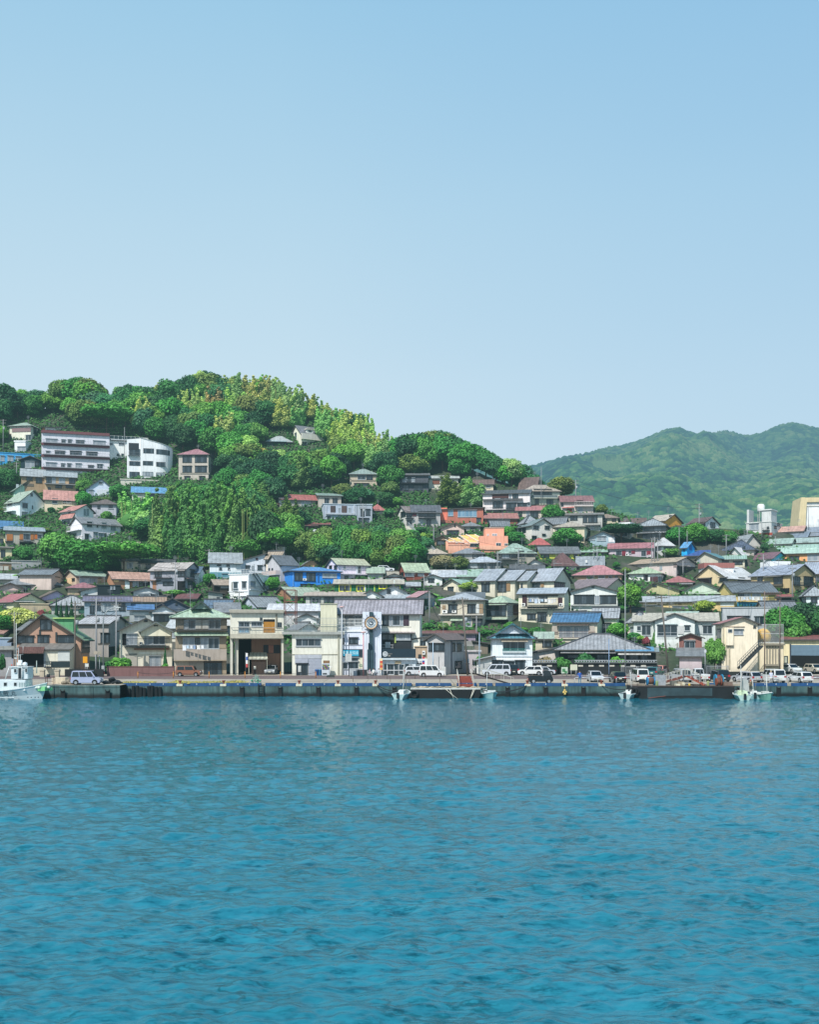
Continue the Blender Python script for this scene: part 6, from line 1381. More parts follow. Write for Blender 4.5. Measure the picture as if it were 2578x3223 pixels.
def cone_mesh(seed):
 R=np.random.RandomState(seed); n=1500; t=R.rand(n)**.8; ang=R.rand(n)*6.28; rr=(1-t)*.9*(.7+.4*R.rand(n)); tip=.15*np.sin(ang*5+t*9)
 P=np.stack([np.cos(ang)*(rr+tip*rr),np.sin(ang)*(rr+tip*rr),t*2-1],1); Nn=np.stack([np.cos(ang),np.sin(ang),np.full(n,.6)],1)
 return foliage_mesh('crown',P,Nn,.10*(.7+.6*R.rand(n)),np.clip(.4+R.normal(0,.2,n),0,1),[((0,0,-.4),np.array([.55,.55,.5])),((0,0,.2),np.array([.35,.35,.5]))],rng=R)
CONE=[cone_mesh(41)]
TR=[trunk_mesh(s) for s in (1,2,3)]; CU=[trunk_mesh(s,True) for s in (4,5)]
TONES={'dark green':'33613a','mid green':'3f7a3a','bright green':'5f9040','blue green':'41714a','yellow green':'a3b66c','olive green':'62793f','deep green':'2a5333',
 'golden':'b3ba70','orange brown':'a9a464','grove green':'638c4a','grove shade':'527d45','pale green':'8ab06a','reddish':'80404a','lime green':'84a044','brown green':'7f805e','fresh green':'50893b'}  # the two grove tones are leaf greens of the bamboo
TREES=[]
def make_tree(u, vt, vb, hw, kind='broad', tone='mid green', label=None, Y=None, seed=None, cls=None):
 R=random.Random(int(u*7+vb*13) if seed is None else seed)
 if Y is None: Y=hit(u,vb)
 z0=float(terr(wx(u,Y),Y)) if Y>169 else DECK
 H_=max(.5,wz(vt,Y)-z0); r=hw*Y/F
 x=wx(u,Y)
 nm={'broad':'tree','flat':'tree','shrub':'shrub','bamboo':'bamboo','cone':'cypress'}[kind]
 t=empty(nm,(x,Y,z0-.05),R.random()*6.28,label,{'broad':'tree','flat':'tree','shrub':'shrub','bamboo':'bamboo','cone':'tree'}[kind])
 c=sc(hexc(TONES[tone]),1.22); j=[1+R.uniform(-.14,.14) for _ in range(3)]; col=(c[0]*j[0],c[1]*j[1],c[2]*j[2],1)
 if kind=='bamboo':
  a=link('culms',R.choice(CU),t); a.scale=(r,r,H_); b=link('crown',R.choice(BAMB),t); b.scale=(r*1.05,r*1.05,H_)
 else:
  P={'broad':BROAD,'flat':FLAT,'shrub':SHRUB,'cone':CONE}[kind]
  hz={'broad':.62,'flat':.42,'shrub':.5,'cone':.5}[kind]
  rz=min(H_*.5,max(r*1.0,H_*.44)) if kind=='broad' else (H_*.38 if kind=='flat' else H_*.5)
  if kind=='cone': rz=H_*.5
  zc=H_-rz
  if kind!='shrub': a=link('trunk',R.choice(TR),t); a.scale=(min(r,3)*.9,min(r,3)*.9,zc*1.0)
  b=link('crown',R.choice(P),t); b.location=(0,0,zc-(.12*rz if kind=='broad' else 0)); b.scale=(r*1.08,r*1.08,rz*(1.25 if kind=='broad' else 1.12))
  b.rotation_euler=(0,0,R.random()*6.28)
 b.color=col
 TREES.append([t,u,(vt+vb)/2,vt,vb,hw,kind,tone,label,Y]); return t
def clear_for(u,vt,vb,hw,Y,m=3):
 for (ref,a,b,c,d,Yh) in HOUSES:
  if Yh>Y-1 and u+hw*.85>a+m and u-hw*.85<c-m and vt<d-4 and vb-4>b: return False      # would hide it
  if Yh<=Y and Y-Yh<8 and a-3<u<c+3 and abs(vb-d)<60: return False                    # inside its footprint
 return True
SKYP=[(-60,1205),(0,1205),(45,1222),(100,1232),(165,1225),(200,1192),(240,1184),(290,1190),(312,1225),(355,1238),(385,1208),(430,1212),(480,1208),(540,1192),(600,1190),(625,1167),(665,1170),(690,1188),(745,1180),(830,1184),(900,1208),(960,1240),(1010,1262),(1070,1285),(1110,1298),(1150,1302),(1195,1345),(1235,1375),(1290,1362),(1330,1355),(1390,1353),(1440,1380),(1490,1392),(1535,1412),(1580,1440),(1610,1436),(1645,1450),(1660,1485),(1700,1540)]
su_=[p[0] for p in SKYP]; sv_=[p[1] for p in SKYP]
sky_v=lambda u: float(np.interp(u,su_,sv_))
tile(0,0,1)
# ---- trees one can point at (measured in the photograph)
XT=[ # u, top, base, halfwidth, kind, tone, label
 (238,1184,1290,62,'broad','mid green','large dome shaped tree standing highest on the left skyline'),
 (10,1205,1330,55,'broad','deep green','dark dome shaped tree at the left picture edge on the skyline'),
 (636,1165,1270,36,'broad','yellow green','irregular pale topped tree rising above the skyline at the hilltop'),
 (545,1190,1300,58,'broad','mid green','broad round tree on the skyline left of the hilltop'),
 (405,1206,1290,42,'broad','deep green','dark tree with jutting left branch on the skyline'),
 (335,1262,1370,78,'flat','fresh green','wide flat crowned bright tree above the solar panel house'),
 (300,1230,1330,50,'broad','blue green','blue green tree beside the large dome shaped tree'),
 (1225,1456,1550,42,'broad','mid green','round full tree right beside the tan house with the mast'),
 (1375,1352,1460,60,'broad','olive green','wide dark crowned tree on the skyline right of the bamboo ridge'),
 (1480,1392,1490,52,'broad','mid green','round tree on the skyline above the ridge houses'),
 (1610,1436,1530,38,'broad','pale green','airy grey green tree at the right end of the wooded ridge'),
 (1300,1362,1480,46,'broad','mid green','round tree on the skyline just right of the bamboo ridge'),
 (1338,1362,1492,46,'broad','fresh green','full tree under the skyline above the dark grey laundry house'),
 (1425,1366,1485,46,'broad','dark green','dark full tree above the cream ridge house with pale flat roof'),
 (1530,1412,1505,42,'broad','mid green','full tree above the cream house with brown roof'),
 (1562,1432,1520,38,'broad','dark green','dark tree above the cream house with brown roof'),
 (1312,1425,1505,40,'broad','dark green','low dark tree left above the dark grey laundry house'),
 (1445,1432,1505,40,'broad','mid green','low tree above the bamboo thicket'),
 (1590,1455,1530,34,'broad','fresh green','low tree left of the steep brown roofed house'),
 (1765,1496,1560,45,'broad','olive green','round dark tree behind the cream hip roofed green grey house'),
 (280,1690,1815,98,'broad','mid green','large spreading tree, left one of the round pair in the lower left',),
 (390,1688,1815,88,'flat','fresh green','large spreading tree, right one of the round pair in the lower left'),
 (185,1675,1790,70,'broad','bright green','bright tree with orange tips left of the round pair'),
 (75,1715,1765,28,'broad','mid green','small round tree below the house with orange shutters'),
 (215,1730,1800,36,'broad','dark green','dark tree at the foot of the bright orange tipped tree'),
 (160,1592,1618,16,'shrub','dark green','clipped round shrub beside the coral roofed white house'),
 (265,1505,1560,26,'broad','bright green','leafy tree between the tan terrace and the grey blue gabled house'),
 (262,1540,1610,28,'broad','mid green','mid green tree left of the grey blue gabled house'),
 (375,1520,1575,32,'broad','mid green','tree right of the grey blue gabled house'),
 (335,1605,1640,18,'broad','fresh green','small tree before the grey house with brown hip roof'),
 (420,1545,1665,50,'bamboo','pale green','slender pale bamboo left of the dark bamboo grove'),
 (450,1600,1680,38,'broad','pale green','pale leafy tree at the left foot of the bamboo grove'),
 (530,1520,1750,62,'bamboo','grove green','tall bamboo clump at the left end of the dark grove'),
 (590,1510,1755,62,'bamboo','grove green','tall bamboo clump second in the dark grove'),
 (650,1505,1755,62,'bamboo','grove green','tall bamboo clump in the middle of the dark grove'),
 (710,1515,1760,60,'bamboo','grove green','tall bamboo clump right of the middle of the dark grove'),
 (770,1540,1765,60,'bamboo','grove green','tall bamboo clump near the right end of the dark grove'),
 (560,1555,1762,45,'bamboo','grove shade','dark bamboo in front of the left half of the grove'),
 (680,1560,1765,50,'bamboo','grove shade','dark bamboo in front of the middle of the grove'),
 (840,1600,1775,60,'broad','dark green','dark tall tree right of the bamboo grove'),
 (870,1640,1780,62,'flat','bright green','layered tree with bright flat branches above the pale yellow roof'),
 (790,1690,1775,52,'flat','fresh green','low layered tree behind the white blue sloping roofed house'),
 (905,1560,1680,45,'bamboo','olive green','bamboo right of the layered tree under the red roofed sheds'),
 (960,1660,1770,48,'broad','olive green','first of the lumpy hedge trees from left above the bright blue house'),
 (1020,1655,1770,48,'broad','olive green','second of the lumpy hedge trees from left above the bright blue house'),
 (1080,1650,1775,50,'broad','mid green','third of the lumpy hedge trees from left above the pale yellow roofed house'),
 (1140,1655,1780,50,'broad','olive green','fourth of the lumpy hedge trees from left above the pale yellow roofed house'),
 (1195,1660,1785,48,'broad','mid green','fifth of the lumpy hedge trees from left, towards the steps'),
 (1250,1675,1788,46,'broad','olive green','sixth of the lumpy hedge trees from left, towards the steps'),
 (1300,1690,1790,40,'broad','mid green','rightmost of the lumpy hedge trees beside the steps'),
 (1000,1700,1782,40,'broad','olive green','low lumpy tree under the first hedge trees'),
 (1110,1705,1788,42,'broad','dark green','low lumpy tree under the middle hedge trees'),
 (1180,1712,1792,40,'broad','olive green','low lumpy tree under the right hedge trees'),
 (1240,1665,1710,28,'broad','dark green','dark tree under the brown grey terrace house'),
 (1325,1672,1722,26,'broad','lime green','single vivid lime green tree left of the orange villa'),
 (1425,1495,1590,55,'bamboo','olive green','left part of the bamboo thicket before the cream ridge house'),
 (1480,1505,1595,50,'bamboo','pale green','right part of the bamboo thicket before the cream ridge house'),
 (1467,1495,1590,20,'broad','dark green','slim dark tree standing out of the bamboo thicket'),
 (1740,1588,1650,38,'broad','mid green','round tree right of the small pink roofed beige house'),
 (1620,1670,1712,34,'broad','mid green','tree right of the orange villa tower'),
 (1600,1655,1700,24,'broad','fresh green','bright tree behind the orange villa tower'),
 (1785,1660,1722,48,'broad','mid green','round crowned tree in front of the cream hip roofed beige house'),
 (1395,1742,1795,50,'broad','brown green','brownish tree under the small cream double hip roofed house'),
 (1440,1750,1797,38,'broad','olive green','grey green tree below the grey twin hip roofed house'),
 (1475,1826,1865,34,'shrub','lime green','bushy yellow green tree before the mint gabled cream house'),
 (1608,1755,1775,16,'shrub','mid green','small tree by the green hip roofed house with laundry'),
 (1893,1584,1618,20,'broad','olive green','small tree right of the pink roofed house with white balcony'),
 (1955,1640,1710,60,'flat','deep green','mass of dark ivy on the rock left of the tile roofed gallery house'),
 (2130,1655,1712,38,'broad','mid green','left tree of the green clump on the crest of the right town'),
 (2195,1642,1715,42,'broad','fresh green','tall middle tree of the green clump on the crest of the right town'),
 (2250,1662,1712,34,'broad','dark green','dark tree of the green clump on the crest of the right town'),
 (2290,1668,1715,34,'broad','mid green','right tree of the green clump on the crest of the right town'),
 (2110,1720,1755,30,'shrub','bright green','grassy bright shrub left of the bright blue wrapped building'),
 (2408,1708,1740,14,'broad','dark green','small dark pointed tree left of the large mint roofed house'),
 (1985,1828,1930,42,'broad','bright green','bright orange tipped tree right of the black window band house'),
 (1962,1900,1930,18,'shrub','mid green','low shrub at the foot of the bright orange tipped tree on the right'),
 (2215,1885,1930,36,'broad','lime green','round vivid tree before the long tan house'),
 (1942,1955,2005,36,'broad','bright green','round garden tree left of the tall white pole'),
 (1995,1985,2020,24,'shrub','mid green','garden tree right of the tall white pole'),
 (2012,1995,2022,20,'shrub','lime green','yellow green garden bush right of the tall white pole'),
 (2060,1985,2030,12,'cone','fresh green','small spiky palm like tree beside the wooden utility pole'),
 (2035,1998,2040,14,'shrub','reddish','reddish garden bush behind the yellow green bush'),
 (2250,1998,2100,32,'broad','bright green','leafy tree between the brown kiosk and the beige three storey house'),
 (2470,1905,2005,60,'broad','mid green','left tree of the dark grove above the red roofed garage'),
 (2540,1885,2010,62,'broad','deep green','right tree of the dark grove above the red roofed garage'),
 (2500,1945,2015,50,'broad','fresh green','front tree of the dark grove above the red roofed garage'),
 (2590,1900,2010,40,'broad','dark green','tree at the right edge in the grove above the red roofed garage'),
 (1770,2060,2095,34,'shrub','mid green','dark leaning garden pine left of the tiled garden wall gate'),
 (1842,2045,2092,36,'shrub','dark green','rounded garden tree before the wide old tile roofed house'),
 (1718,2058,2090,26,'shrub','brown green','bushy plant with red tips by the white lean-to'),
 (1945,2058,2088,30,'shrub','bright green','garden bush before the sky blue roofed annex'),
 (1690,1968,2000,24,'shrub','mid green','hedge under the laundry balcony house'),
 (1650,1970,1992,16,'shrub','fresh green','small hedge left under the laundry balcony house'),
 (1395,1955,1990,20,'shrub','bright green','round bright shrub before the grey hipped metal roofed house'),
 (1350,1955,1985,18,'shrub','mid green','potted bush at the corner of the rusty red roof'),
 (1515,2055,2090,20,'shrub','fresh green','bush on the small wall left of the turquoise tile roofed house'),
 (380,2058,2102,40,'shrub','bright green','bright azalea bush in front of the twin gabled house'),
 (352,2070,2104,26,'shrub','mid green','darker bush left of the bright azalea'),
 (520,2042,2095,11,'cone','dark green','clipped garden pine before the twin gabled house'),
 (518,2082,2106,16,'shrub','fresh green','round clipped shrub at the foot of the garden pine'),
 (60,1905,1985,58,'broad','yellow green','leafy pale tree with blossoms behind the big tan gabled building'),
 (20,1925,1990,40,'broad','mid green','tree at the left edge behind the blue grey warehouse'),
 (128,1918,1960,17,'broad','reddish','dark red leaved tree behind the green roof ridge'),
 (178,1890,1945,8,'cone','deep green','pointed cypress, first from left of the row behind the green roof'),
 (192,1898,1948,8,'cone','deep green','pointed cypress, second from left of the row behind the green roof'),
 (210,1895,1948,8,'cone','deep green','pointed cypress, third from left of the row behind the green roof'),
 (225,1886,1948,9,'cone','deep green','pointed cypress, rightmost of the row behind the green roof'),
 (5,2048,2118,12,'shrub','dark green','dark clipped hedge at the left edge on the waterfront'),
 (550,1852,1880,32,'shrub','bright green','bright shrubs beside the dark red roof'),
 (660,1800,1842,22,'broad','mid green','leafy tree left of the white cube house'),
 (860,1812,1860,22,'broad','fresh green','leafy shrub between the white cube house and the bright blue house'),
 (645,1775,1790,30,'shrub','olive green','scrub under the narrow pole right of the dark balcony house'),
 (540,1734,1758,18,'shrub','fresh green','bush at the right of the white blue gabled house'),
 (575,1738,1760,22,'shrub','pale green','bush cluster right of the white blue gabled house'),
 (250,1955,1975,10,'shrub','mid green','bush behind the utility pole by the green roof'),
 (2160,2110,2130,20,'shrub','fresh green','low bush by the dark planter'),
 (2300,2118,2136,18,'shrub','mid green','low bush left of the parked silver estate car'),
 (2155,2170,2180,1,'shrub','mid green',None)]
for t in XT:
 if t[6] is None: continue
 u,vt,vb,hw,kd,tn,lb=t
 Yt_=None
 if vb>2040: Yt_= {380:156.5,352:156.8,520:156.6,518:156.0,5:150.5,1770:159,1842:160.3,1718:161,1945:158.8,1515:164.5,2250:163.5,2160:158,2300:156.2}.get(u)
 if u in (2470,2540,2500,2590): Yt_={2470:181,2540:184,2500:180,2590:181}[u]
 make_tree(u,vt,vb,hw,kd,tn,lb,Y=Yt_)
# ---- the wooded slope between them
def inpoly(u,v,P):
 c=False; n=len(P)
 for i in range(n):
  (x1,y1),(x2,y2)=P[i],P[(i+1)%n]
  if (y1>v)!=(y2>v) and u<(x2-x1)*(v-y1)/(y2-y1)+x1: c=not c
 return c
ridge_v=lambda u: float(np.interp(u,[p[0] for p in RID],[p[1] for p in RID]))
FOREST=[[(-230,1200),(-60,1200),(700,1150),(1250,1350),(1660,1480),(1680,1560),(1640,1560),(1560,1500),(1250,1510),(1180,1560),(1090,1570),(1090,1500),(1010,1570),(870,1600),(830,1650),(670,1530),(670,1430),(540,1430),(540,1400),(350,1375),(110,1365),(-60,1420),(-60,1780),(-230,1780)],
 [(430,1530),(700,1530),(880,1600),(1000,1690),(1340,1700),(1340,1800),(900,1790),(820,1770),(430,1770),(420,1640)],
 [(-60,1460),(60,1460),(70,1560),(-60,1560)],[(1060,1560),(1250,1560),(1250,1660),(1060,1640)],[(1180,1540),(1330,1560),(1300,1600),(1150,1600)]]
R_=random.Random(99); cand=[]
v=1230
while v<1800:
 u=-45+R_.random()*40
 while u<1700:
  uu=u+R_.uniform(-12,12); vv=v+R_.uniform(-10,10)
  if any(inpoly(uu,vv,P) for P in FOREST) and vv>ridge_v(uu)-6: cand.append((uu,vv))
  u+=49 if vv>ridge_v(uu)+40 else 38
 v+=31
for (u,v) in sorted(cand,key=lambda p:p[1]):
 Y=hit(u,v); top=sky_v(u); atsky=v-ridge_v(u)<45
 kind,tone='broad',R_.choice(['dark green','mid green','mid green','fresh green','blue green','dark green','olive green','bright green','deep green'])
 hgt=R_.uniform(76,104); hw=R_.uniform(38,57)
 if 705<u<1235 and v<ridge_v(u)+78:
  if R_.random()<.93: kind='bamboo'; tone=R_.choice(['yellow green','golden','yellow green','pale green','yellow green']); hw=R_.uniform(34,44); hgt=R_.uniform(85,105)
 elif 390<u<720 and 1290<v<1425:
  if R_.random()<.3: kind='bamboo'; tone=R_.choice(['golden','orange brown','yellow green','golden']); hw=R_.uniform(30,40); hgt=R_.uniform(80,110)
 elif 940<u<1060 and 1400<v<1480 and R_.random()<.3: tone='golden'
 elif 740<u<960 and 1430<v<1500 and R_.random()<.4: tone=R_.choice(['orange brown','yellow green','lime green'])
 elif 640<u<960 and v>1480 and R_.random()<.3: kind='bamboo'; tone='grove green'; hgt=R_.uniform(90,120)
 vt=v-hgt
 if atsky: vt=max(sky_v(u)+R_.uniform(-6,8),v-150)
 vt=max(vt,sky_v(u)-2);
 if v-vt<22: continue
 ok=False
 for s_,dY in ((1,0),(1,8),(.8,0),(.8,8),(.6,0),(.42,0)):
  if dY and not atsky: continue
  h_=(v-vt)*s_; w_=hw*s_
  if clear_for(u,v-h_,v,w_,Y+dY): ok=True; Y+=dY; break
 if ok: make_tree(u,v-h_,v,w_,kind if s_>.5 or kind=='bamboo' else 'shrub',tone,None,Y=Y)
# ---- shrubs in the gaps of the town
n_=0
for k in range(1500):
 u=R_.uniform(-10,2590); v=R_.uniform(1500,2040)
 if v<ridge_v(u)+6 or any(inpoly(u,v,P) for P in FOREST): continue
 Y=hit(u,v); h_=R_.uniform(16,34)*260/Y*.8; w_=R_.uniform(13,24)*260/Y*.8
 if not clear_for(u,v-h_,v,w_,Y,2): continue
 if any(abs(t[1]-u)<24 and abs(t[4]-v)<14 for t in TREES): continue
 kk='shrub' if R_.random()<.86 else 'broad'
 make_tree(u,v-h_*(1.3 if kk=='broad' else 1),v,w_,kk,R_.choice(['dark green','mid green','fresh green','bright green','olive green','deep green','pale green']),None,Y=Y); n_+=1
 if n_>130: break
# ---- undergrowth: one mass nobody could count
def undergrowth():
 R=np.random.RandomState(5); P=[]
 U=R.uniform(-420,2760,220000); V=R.uniform(1230,2060,220000)
 rv=np.interp(U,[p[0] for p in RID],[p[1] for p in RID])
 Yv=np.interp(V,vy_v,vy_y); ok=(V>rv+2)
 U,V,Yv=U[ok],V[ok],Yv[ok];
 dens=vnoise((U-UC)*Yv/F/9,Yv/9,7); inf=np.array([1.0 if (u<1350 and 1230<v<1790) else 0. for u,v in zip(U,V)])
 k=(R.rand(len(U))<np.where(inf>0,1,np.clip((dens-.35)*2.6,0,1)*.5)); U,V,Yv=U[k],V[k],Yv[k]
 X=(U-UC)*Yv/F; Yv=Yv+R.uniform(-1,1,len(U)); Z=terr(X,Yv)+R.rand(len(U))**2*.9
 n=len(X); S=.22+.25*R.rand(n)
 Pp=np.stack([X,Yv,Z],1); N_=np.tile([0,-.5,.8],(n,1))
 me=foliage_mesh('undergrowth',Pp,N_,S,np.clip(.2+.8*vnoise(X/4,Yv/4,9)+R.normal(0,.15,n),0,1),[],rng=R)
 o=link('undergrowth',me); o.color=(*hexc('3d6a36'),1); tag(o,'low tangled green undergrowth over the hillside','undergrowth',kind='stuff')
undergrowth()
def dry_grass():
 R=np.random.RandomState(8); n=2600; u=R.uniform(378,760,n); X=wx(u,131.5); Y=131+R.rand(n)**1.5*5+1.2*np.sin(X*.7); X=X+R.normal(0,.3,n)
 k=vnoise(X/2,Y/2,4)>.38; X,Y=X[k],Y[k]; n=len(X)
 me=foliage_mesh('dry_grass',np.stack([X,Y,DECK+.05+R.rand(n)*.08],1),np.tile([0,-.6,.6],(n,1)),.06+.08*R.rand(n),R.rand(n),[],rng=R)
 o=link('dry_grass',me); o.color=(*hexc('a39a5a'),1); tag(o,'thin dry yellow grass on the left part of the quay','grass',kind='stuff')
dry_grass()
# ================================================================ vehicles
import bmesh
def bevelled(mb, name, mats, parent, off=.05, seg=2, ang=30):
 me = mb.mesh(name, mats if isinstance(mats,(list,tuple)) else [mats]); bm = bmesh.new(); bm.from_mesh(me)
 bmesh.ops.remove_doubles(bm, verts=bm.verts, dist=.002)
 ed = [e for e in bm.edges if len(e.link_faces)==2 and e.calc_face_angle(0) > math.radians(ang)]
 bmesh.ops.bevel(bm, geom=ed, offset=off, segments=seg, affect='EDGES', clamp_overlap=True)
 for f in bm.faces: f.smooth = True
 bm.to_mesh(me); bm.free()
 try: me.set_sharp_from_angle(angle=math.radians(40))
 except Exception: pass
 return link(name, me, parent)
def car_paint(h):
 key=('car',h)
 if key in _M: return _M[key]
 m,N,L,b=nt('car_paint_'+h); c=hexc(h)
 n=noise(N,L,.8,detail=3); r=ramp(N,L,n.outputs['Fac'],[(.3,sc(c,.9)),(.7,c)]); L.new(r.outputs[0],b.inputs['Base Color'])
 b.inputs['Roughness'].default_value=.28; b.inputs['Coat Weight'].default_value=.6; b.inputs['Coat Roughness'].default_value=.08
 _M[key]=m; return m
CG=plain('10181c',.08,0,.2,'car_glass_',spec=.8); TYRE=plain('141414',.85); RIM=plain('b8babc',.35,.7,.1); RED=plain('a8202c',.3,0,.1); LAMP=plain('dfe4e6',.15,0,.05)
CT={ # L,W,H, belt, hood z, hood length, windscreen run, rear run, trunk length
 'boxvan':(3.9,1.66,1.85,1.02,.98,.62,.62,.16,0),'cube':(3.95,1.68,1.66,1.0,.98,.85,.38,.10,0),'minivan':(4.5,1.72,1.85,1.05,.98,.72,.72,.22,0),
 'hatch':(4.1,1.7,1.5,.92,.88,.98,.70,.38,0),'wagon':(4.5,1.74,1.48,.9,.86,1.15,.72,.42,0),'sedan':(4.7,1.74,1.38,.86,.84,1.25,.78,.62,.75),'suv':(4.3,1.78,1.72,1.06,1.02,1.05,.6,.25,0),'truck':(3.4,1.48,1.78,.98,.95,.12,.42,.08,0)}
def make_car(kind, col, label, u, vb, heading, cat='car', z=DECK, Y=None, group=None, roofc=None):
 L_,W_,H_,bz,hz,hl,wr,rr,tl=CT[kind]
 Y=Y or deck_Y(vb,z);
 t=empty({'truck':'truck','boxvan':'van','minivan':'van'}.get(kind,'car'),(wx(u,Y),Y,z),math.radians(heading),label,{'truck':'truck','boxvan':'van','minivan':'van'}.get(kind,cat),group)
 x0,x1=-L_/2,L_/2; P=car_paint(col); rz=.24; wrad=.31; hw=W_/2
 fx,bx_=x1-.62*(1 if kind!='truck' else .8)-.1,x0+.72
 m=MB()
 gb0=x0+tl; gb1=x1-hl
 if kind=='truck': gb0=x1-1.35
 prof=[(x0+.05,rz),(x1-.1,rz),(x1,rz+.25),(x1-.02,hz-.16),(x1-.14,hz-.04),(gb1,bz)]
 if kind=='truck': prof+=[(gb0,bz),(gb0,.78),(x0+.02,.78)]
 elif tl: prof+=[(gb0,bz),(x0+.08,bz-.03),(x0,bz-.2)]
 else: prof+=[(x0+.02,bz)]
 if not tl and kind!='truck': prof+=[(x0,rz+.3)]
 m.prism([(a,-hw,c) for a,c in prof],(0,W_,0))
 bevelled(m,'body',P,t,.06)
 # greenhouse
 g0,g1=gb0+(.02 if not tl else 0),gb1; t0,t1=g0+rr,g1-wr; ins=.13
 m=MB(); A=[(g0,-hw+.04,bz-.02),(g1,-hw+.04,bz-.02),(g1,hw-.04,bz-.02),(g0,hw-.04,bz-.02)]; B=[(t0,-hw+ins,H_),(t1,-hw+ins,H_),(t1,hw-ins,H_),(t0,hw-ins,H_)]
 m.poly(A[::-1]); m.poly(B)
 for i in range(4): j=(i+1)%4; m.poly([A[i],A[j],B[j],B[i]])
 bevelled(m,'cabin',car_paint(roofc) if roofc else P,t,.07)
 # glass
 def pane(name,q,off):
  c=[Vector(p) for p in q]; n=(c[1]-c[0]).cross(c[3]-c[0]).normalized()*off; ce=sum(c,Vector())/4
  mm=MB(); mm.poly([p+n for p in c]); mm.prism([p for p in c],n*.98,0); o=mm.build(name,CG,t); return o
 lerp=lambda a,b,k: Vector(a)*(1-k)+Vector(b)*k
 def quad(a0,a1,b1,b0,lx,hx,lo,hi):
  p=lambda s,k: lerp(lerp(a0,a1,s),lerp(b0,b1,s),k); return [p(lx,lo),p(hx,lo),p(hx,hi),p(lx,hi)]
 pane('windshield',quad(A[1],A[2],B[2],B[1],.07,.93,.08,.9),.012)
 pane('rear_window',quad(A[3],A[0],B[0],B[3],.08,.92,.1 if not tl else .15,.86),.012)
 for a0,a1,b0,b1 in ((A[0],A[1],B[0],B[1]),(A[2],A[3],B[2],B[3])):
  if kind=='truck': pane('side_window',quad(a0,a1,b1,b0,.15,.9,.12,.85),.01)
  else:
   r_=(a0 is A[0])
   seq=((.05,.34),(.37,.66),(.69,.95)) if kind in('boxvan','minivan','wagon') else ((.08,.46),(.50,.93))
   if not r_: seq=tuple((1-b,1-a) for a,b in seq)
   for lx,hx in seq: pane('side_window',quad(a0,a1,b1,b0,lx,hx,.1,.84),.01)
 for wxp in (fx,bx_):
  for sy in (-1,1):
   m=MB(); n=16; y=sy*(hw-.1)
   ring=[]
   m.tube([(wxp,sy*(hw-.2),wrad),(wxp,sy*(hw+.01),wrad)],wrad,16,0); ty=m.build('wheel',TYRE,t)
   m=MB(); m.tube([(wxp,sy*(hw-.15),wrad),(wxp,sy*(hw+.03),wrad)],wrad*.64,12,0);
   m.build('rim',RIM,ty)
   m=MB(); m.prism([(wxp+math.cos(q*math.pi/8)*(wrad+.08),sy*(hw+.004),wrad+.02+math.sin(q*math.pi/8)*(wrad+.08)) for q in range(0,9)][::1],(0,-sy*.05,0)); m.build('wheel_arch',plain('16181a',.8),t)
 for sy in (-1,1):
  m=MB(); m.box(x1-.16,sy*hw*.60,hz-.30,x1+.012,sy*(hw-.05),hz-.15); m.build('headlight',LAMP,t)
  m=MB(); h0=(bz-.28 if not tl else bz-.24) if kind not in('truck',) else .5; m.box(x0-.012,sy*hw*.62,h0,x0+.1,sy*(hw-.04),h0+(.26 if kind in('hatch','suv','wagon') else .2)); m.build('taillight',RED,t)
  m=MB(); m.box(g1-wr*.35-.12,sy*(hw+.02),bz+.05,g1-wr*.35+.0,sy*(hw+.2),bz+.2); bevelled(m,'mirror',P,t,.03)
 m=MB(); m.box(x1+.002,-.2,.42,x1+.02,.2,.54); m.build('number_plate',plain('d8d8c8',.5),t)
 m=MB(); m.box(x0-.02,-.2,.55,x0-.002,.2,.68); m.build('number_plate',plain('d8d8c8',.5),t)
 m=MB(); m.box(x1-.05,-hw*.6,.3,x1+.01,hw*.6,.42); m.box(x0-.005,-hw*.8,.26,x0+.05,hw*.8,.36); m.build('bumper_trim',plain('1c1f22',.7),t)
 if kind=='truck':
  m=MB(); m.box(x0,-hw,.78,gb0-.05,-hw+.05,1.02); m.box(x0,hw-.05,.78,gb0-.05,hw,1.02); m.box(x0,-hw+.05,.78,x0+.05,hw-.05,1.02); m.build('bed',P,t)
 return t
tile(0,0,1)
make_car('boxvan','a9afc8','lilac silver box van parked at the quay edge beside the net pile',274,2156,2,Y=128.6)
make_car('cube','8a5c48','copper brown boxy car parked before the green roofed balcony house',595,2128,0)
make_car('hatch','d0d3d6','white estate car half hidden behind the white van by the café',1313,2124,0,Y=155.4)
make_car('boxvan','dfe0e0','white box van parked in front of the café and grey house',1358,2130,0)
make_car('hatch','3a4048','dark car peeking out left behind the white van by the turquoise roofed house',1528,2118,180)
make_car('minivan','ccd0d6','pale silver van parked before the turquoise tile roofed house',1562,2126,180)
make_car('suv','22262a','black van parked behind the pale silver van',1612,2120,92,Y=158)
make_car('hatch','e2e2e0','white hatchback partly behind the silver sedan',1668,2121,180,Y=156.5)
make_car('suv','1d2a34','dark blue estate behind the silver sedan',1695,2116,0,Y=162)
make_car('sedan','bfc3ca','long silver sedan parked by the dark stone gate post',1701,2124,180)
make_car('truck','15191c','small black pickup truck at the quay edge',1700,2154,0,Y=131.9)
make_car('hatch','c3c6ca','silver car facing the water, its front towards the quay',1873,2145,-90)
make_car('hatch','1a1e22','black hatchback seen from behind beside the blue pole',1943,2147,90)
make_car('minivan','e0e0de','white estate van seen from behind with red tail lamps',2013,2145,90)
make_car('hatch','2f6a70','teal small car behind the barge cargo',2063,2128,60)
make_car('hatch','d8c8c4','white and pink small car behind the barge cargo',2082,2122,60,roofc='c98a7c')
make_car('minivan','b9bdc2','silver minivan behind the rusty gangway',2143,2145,95)
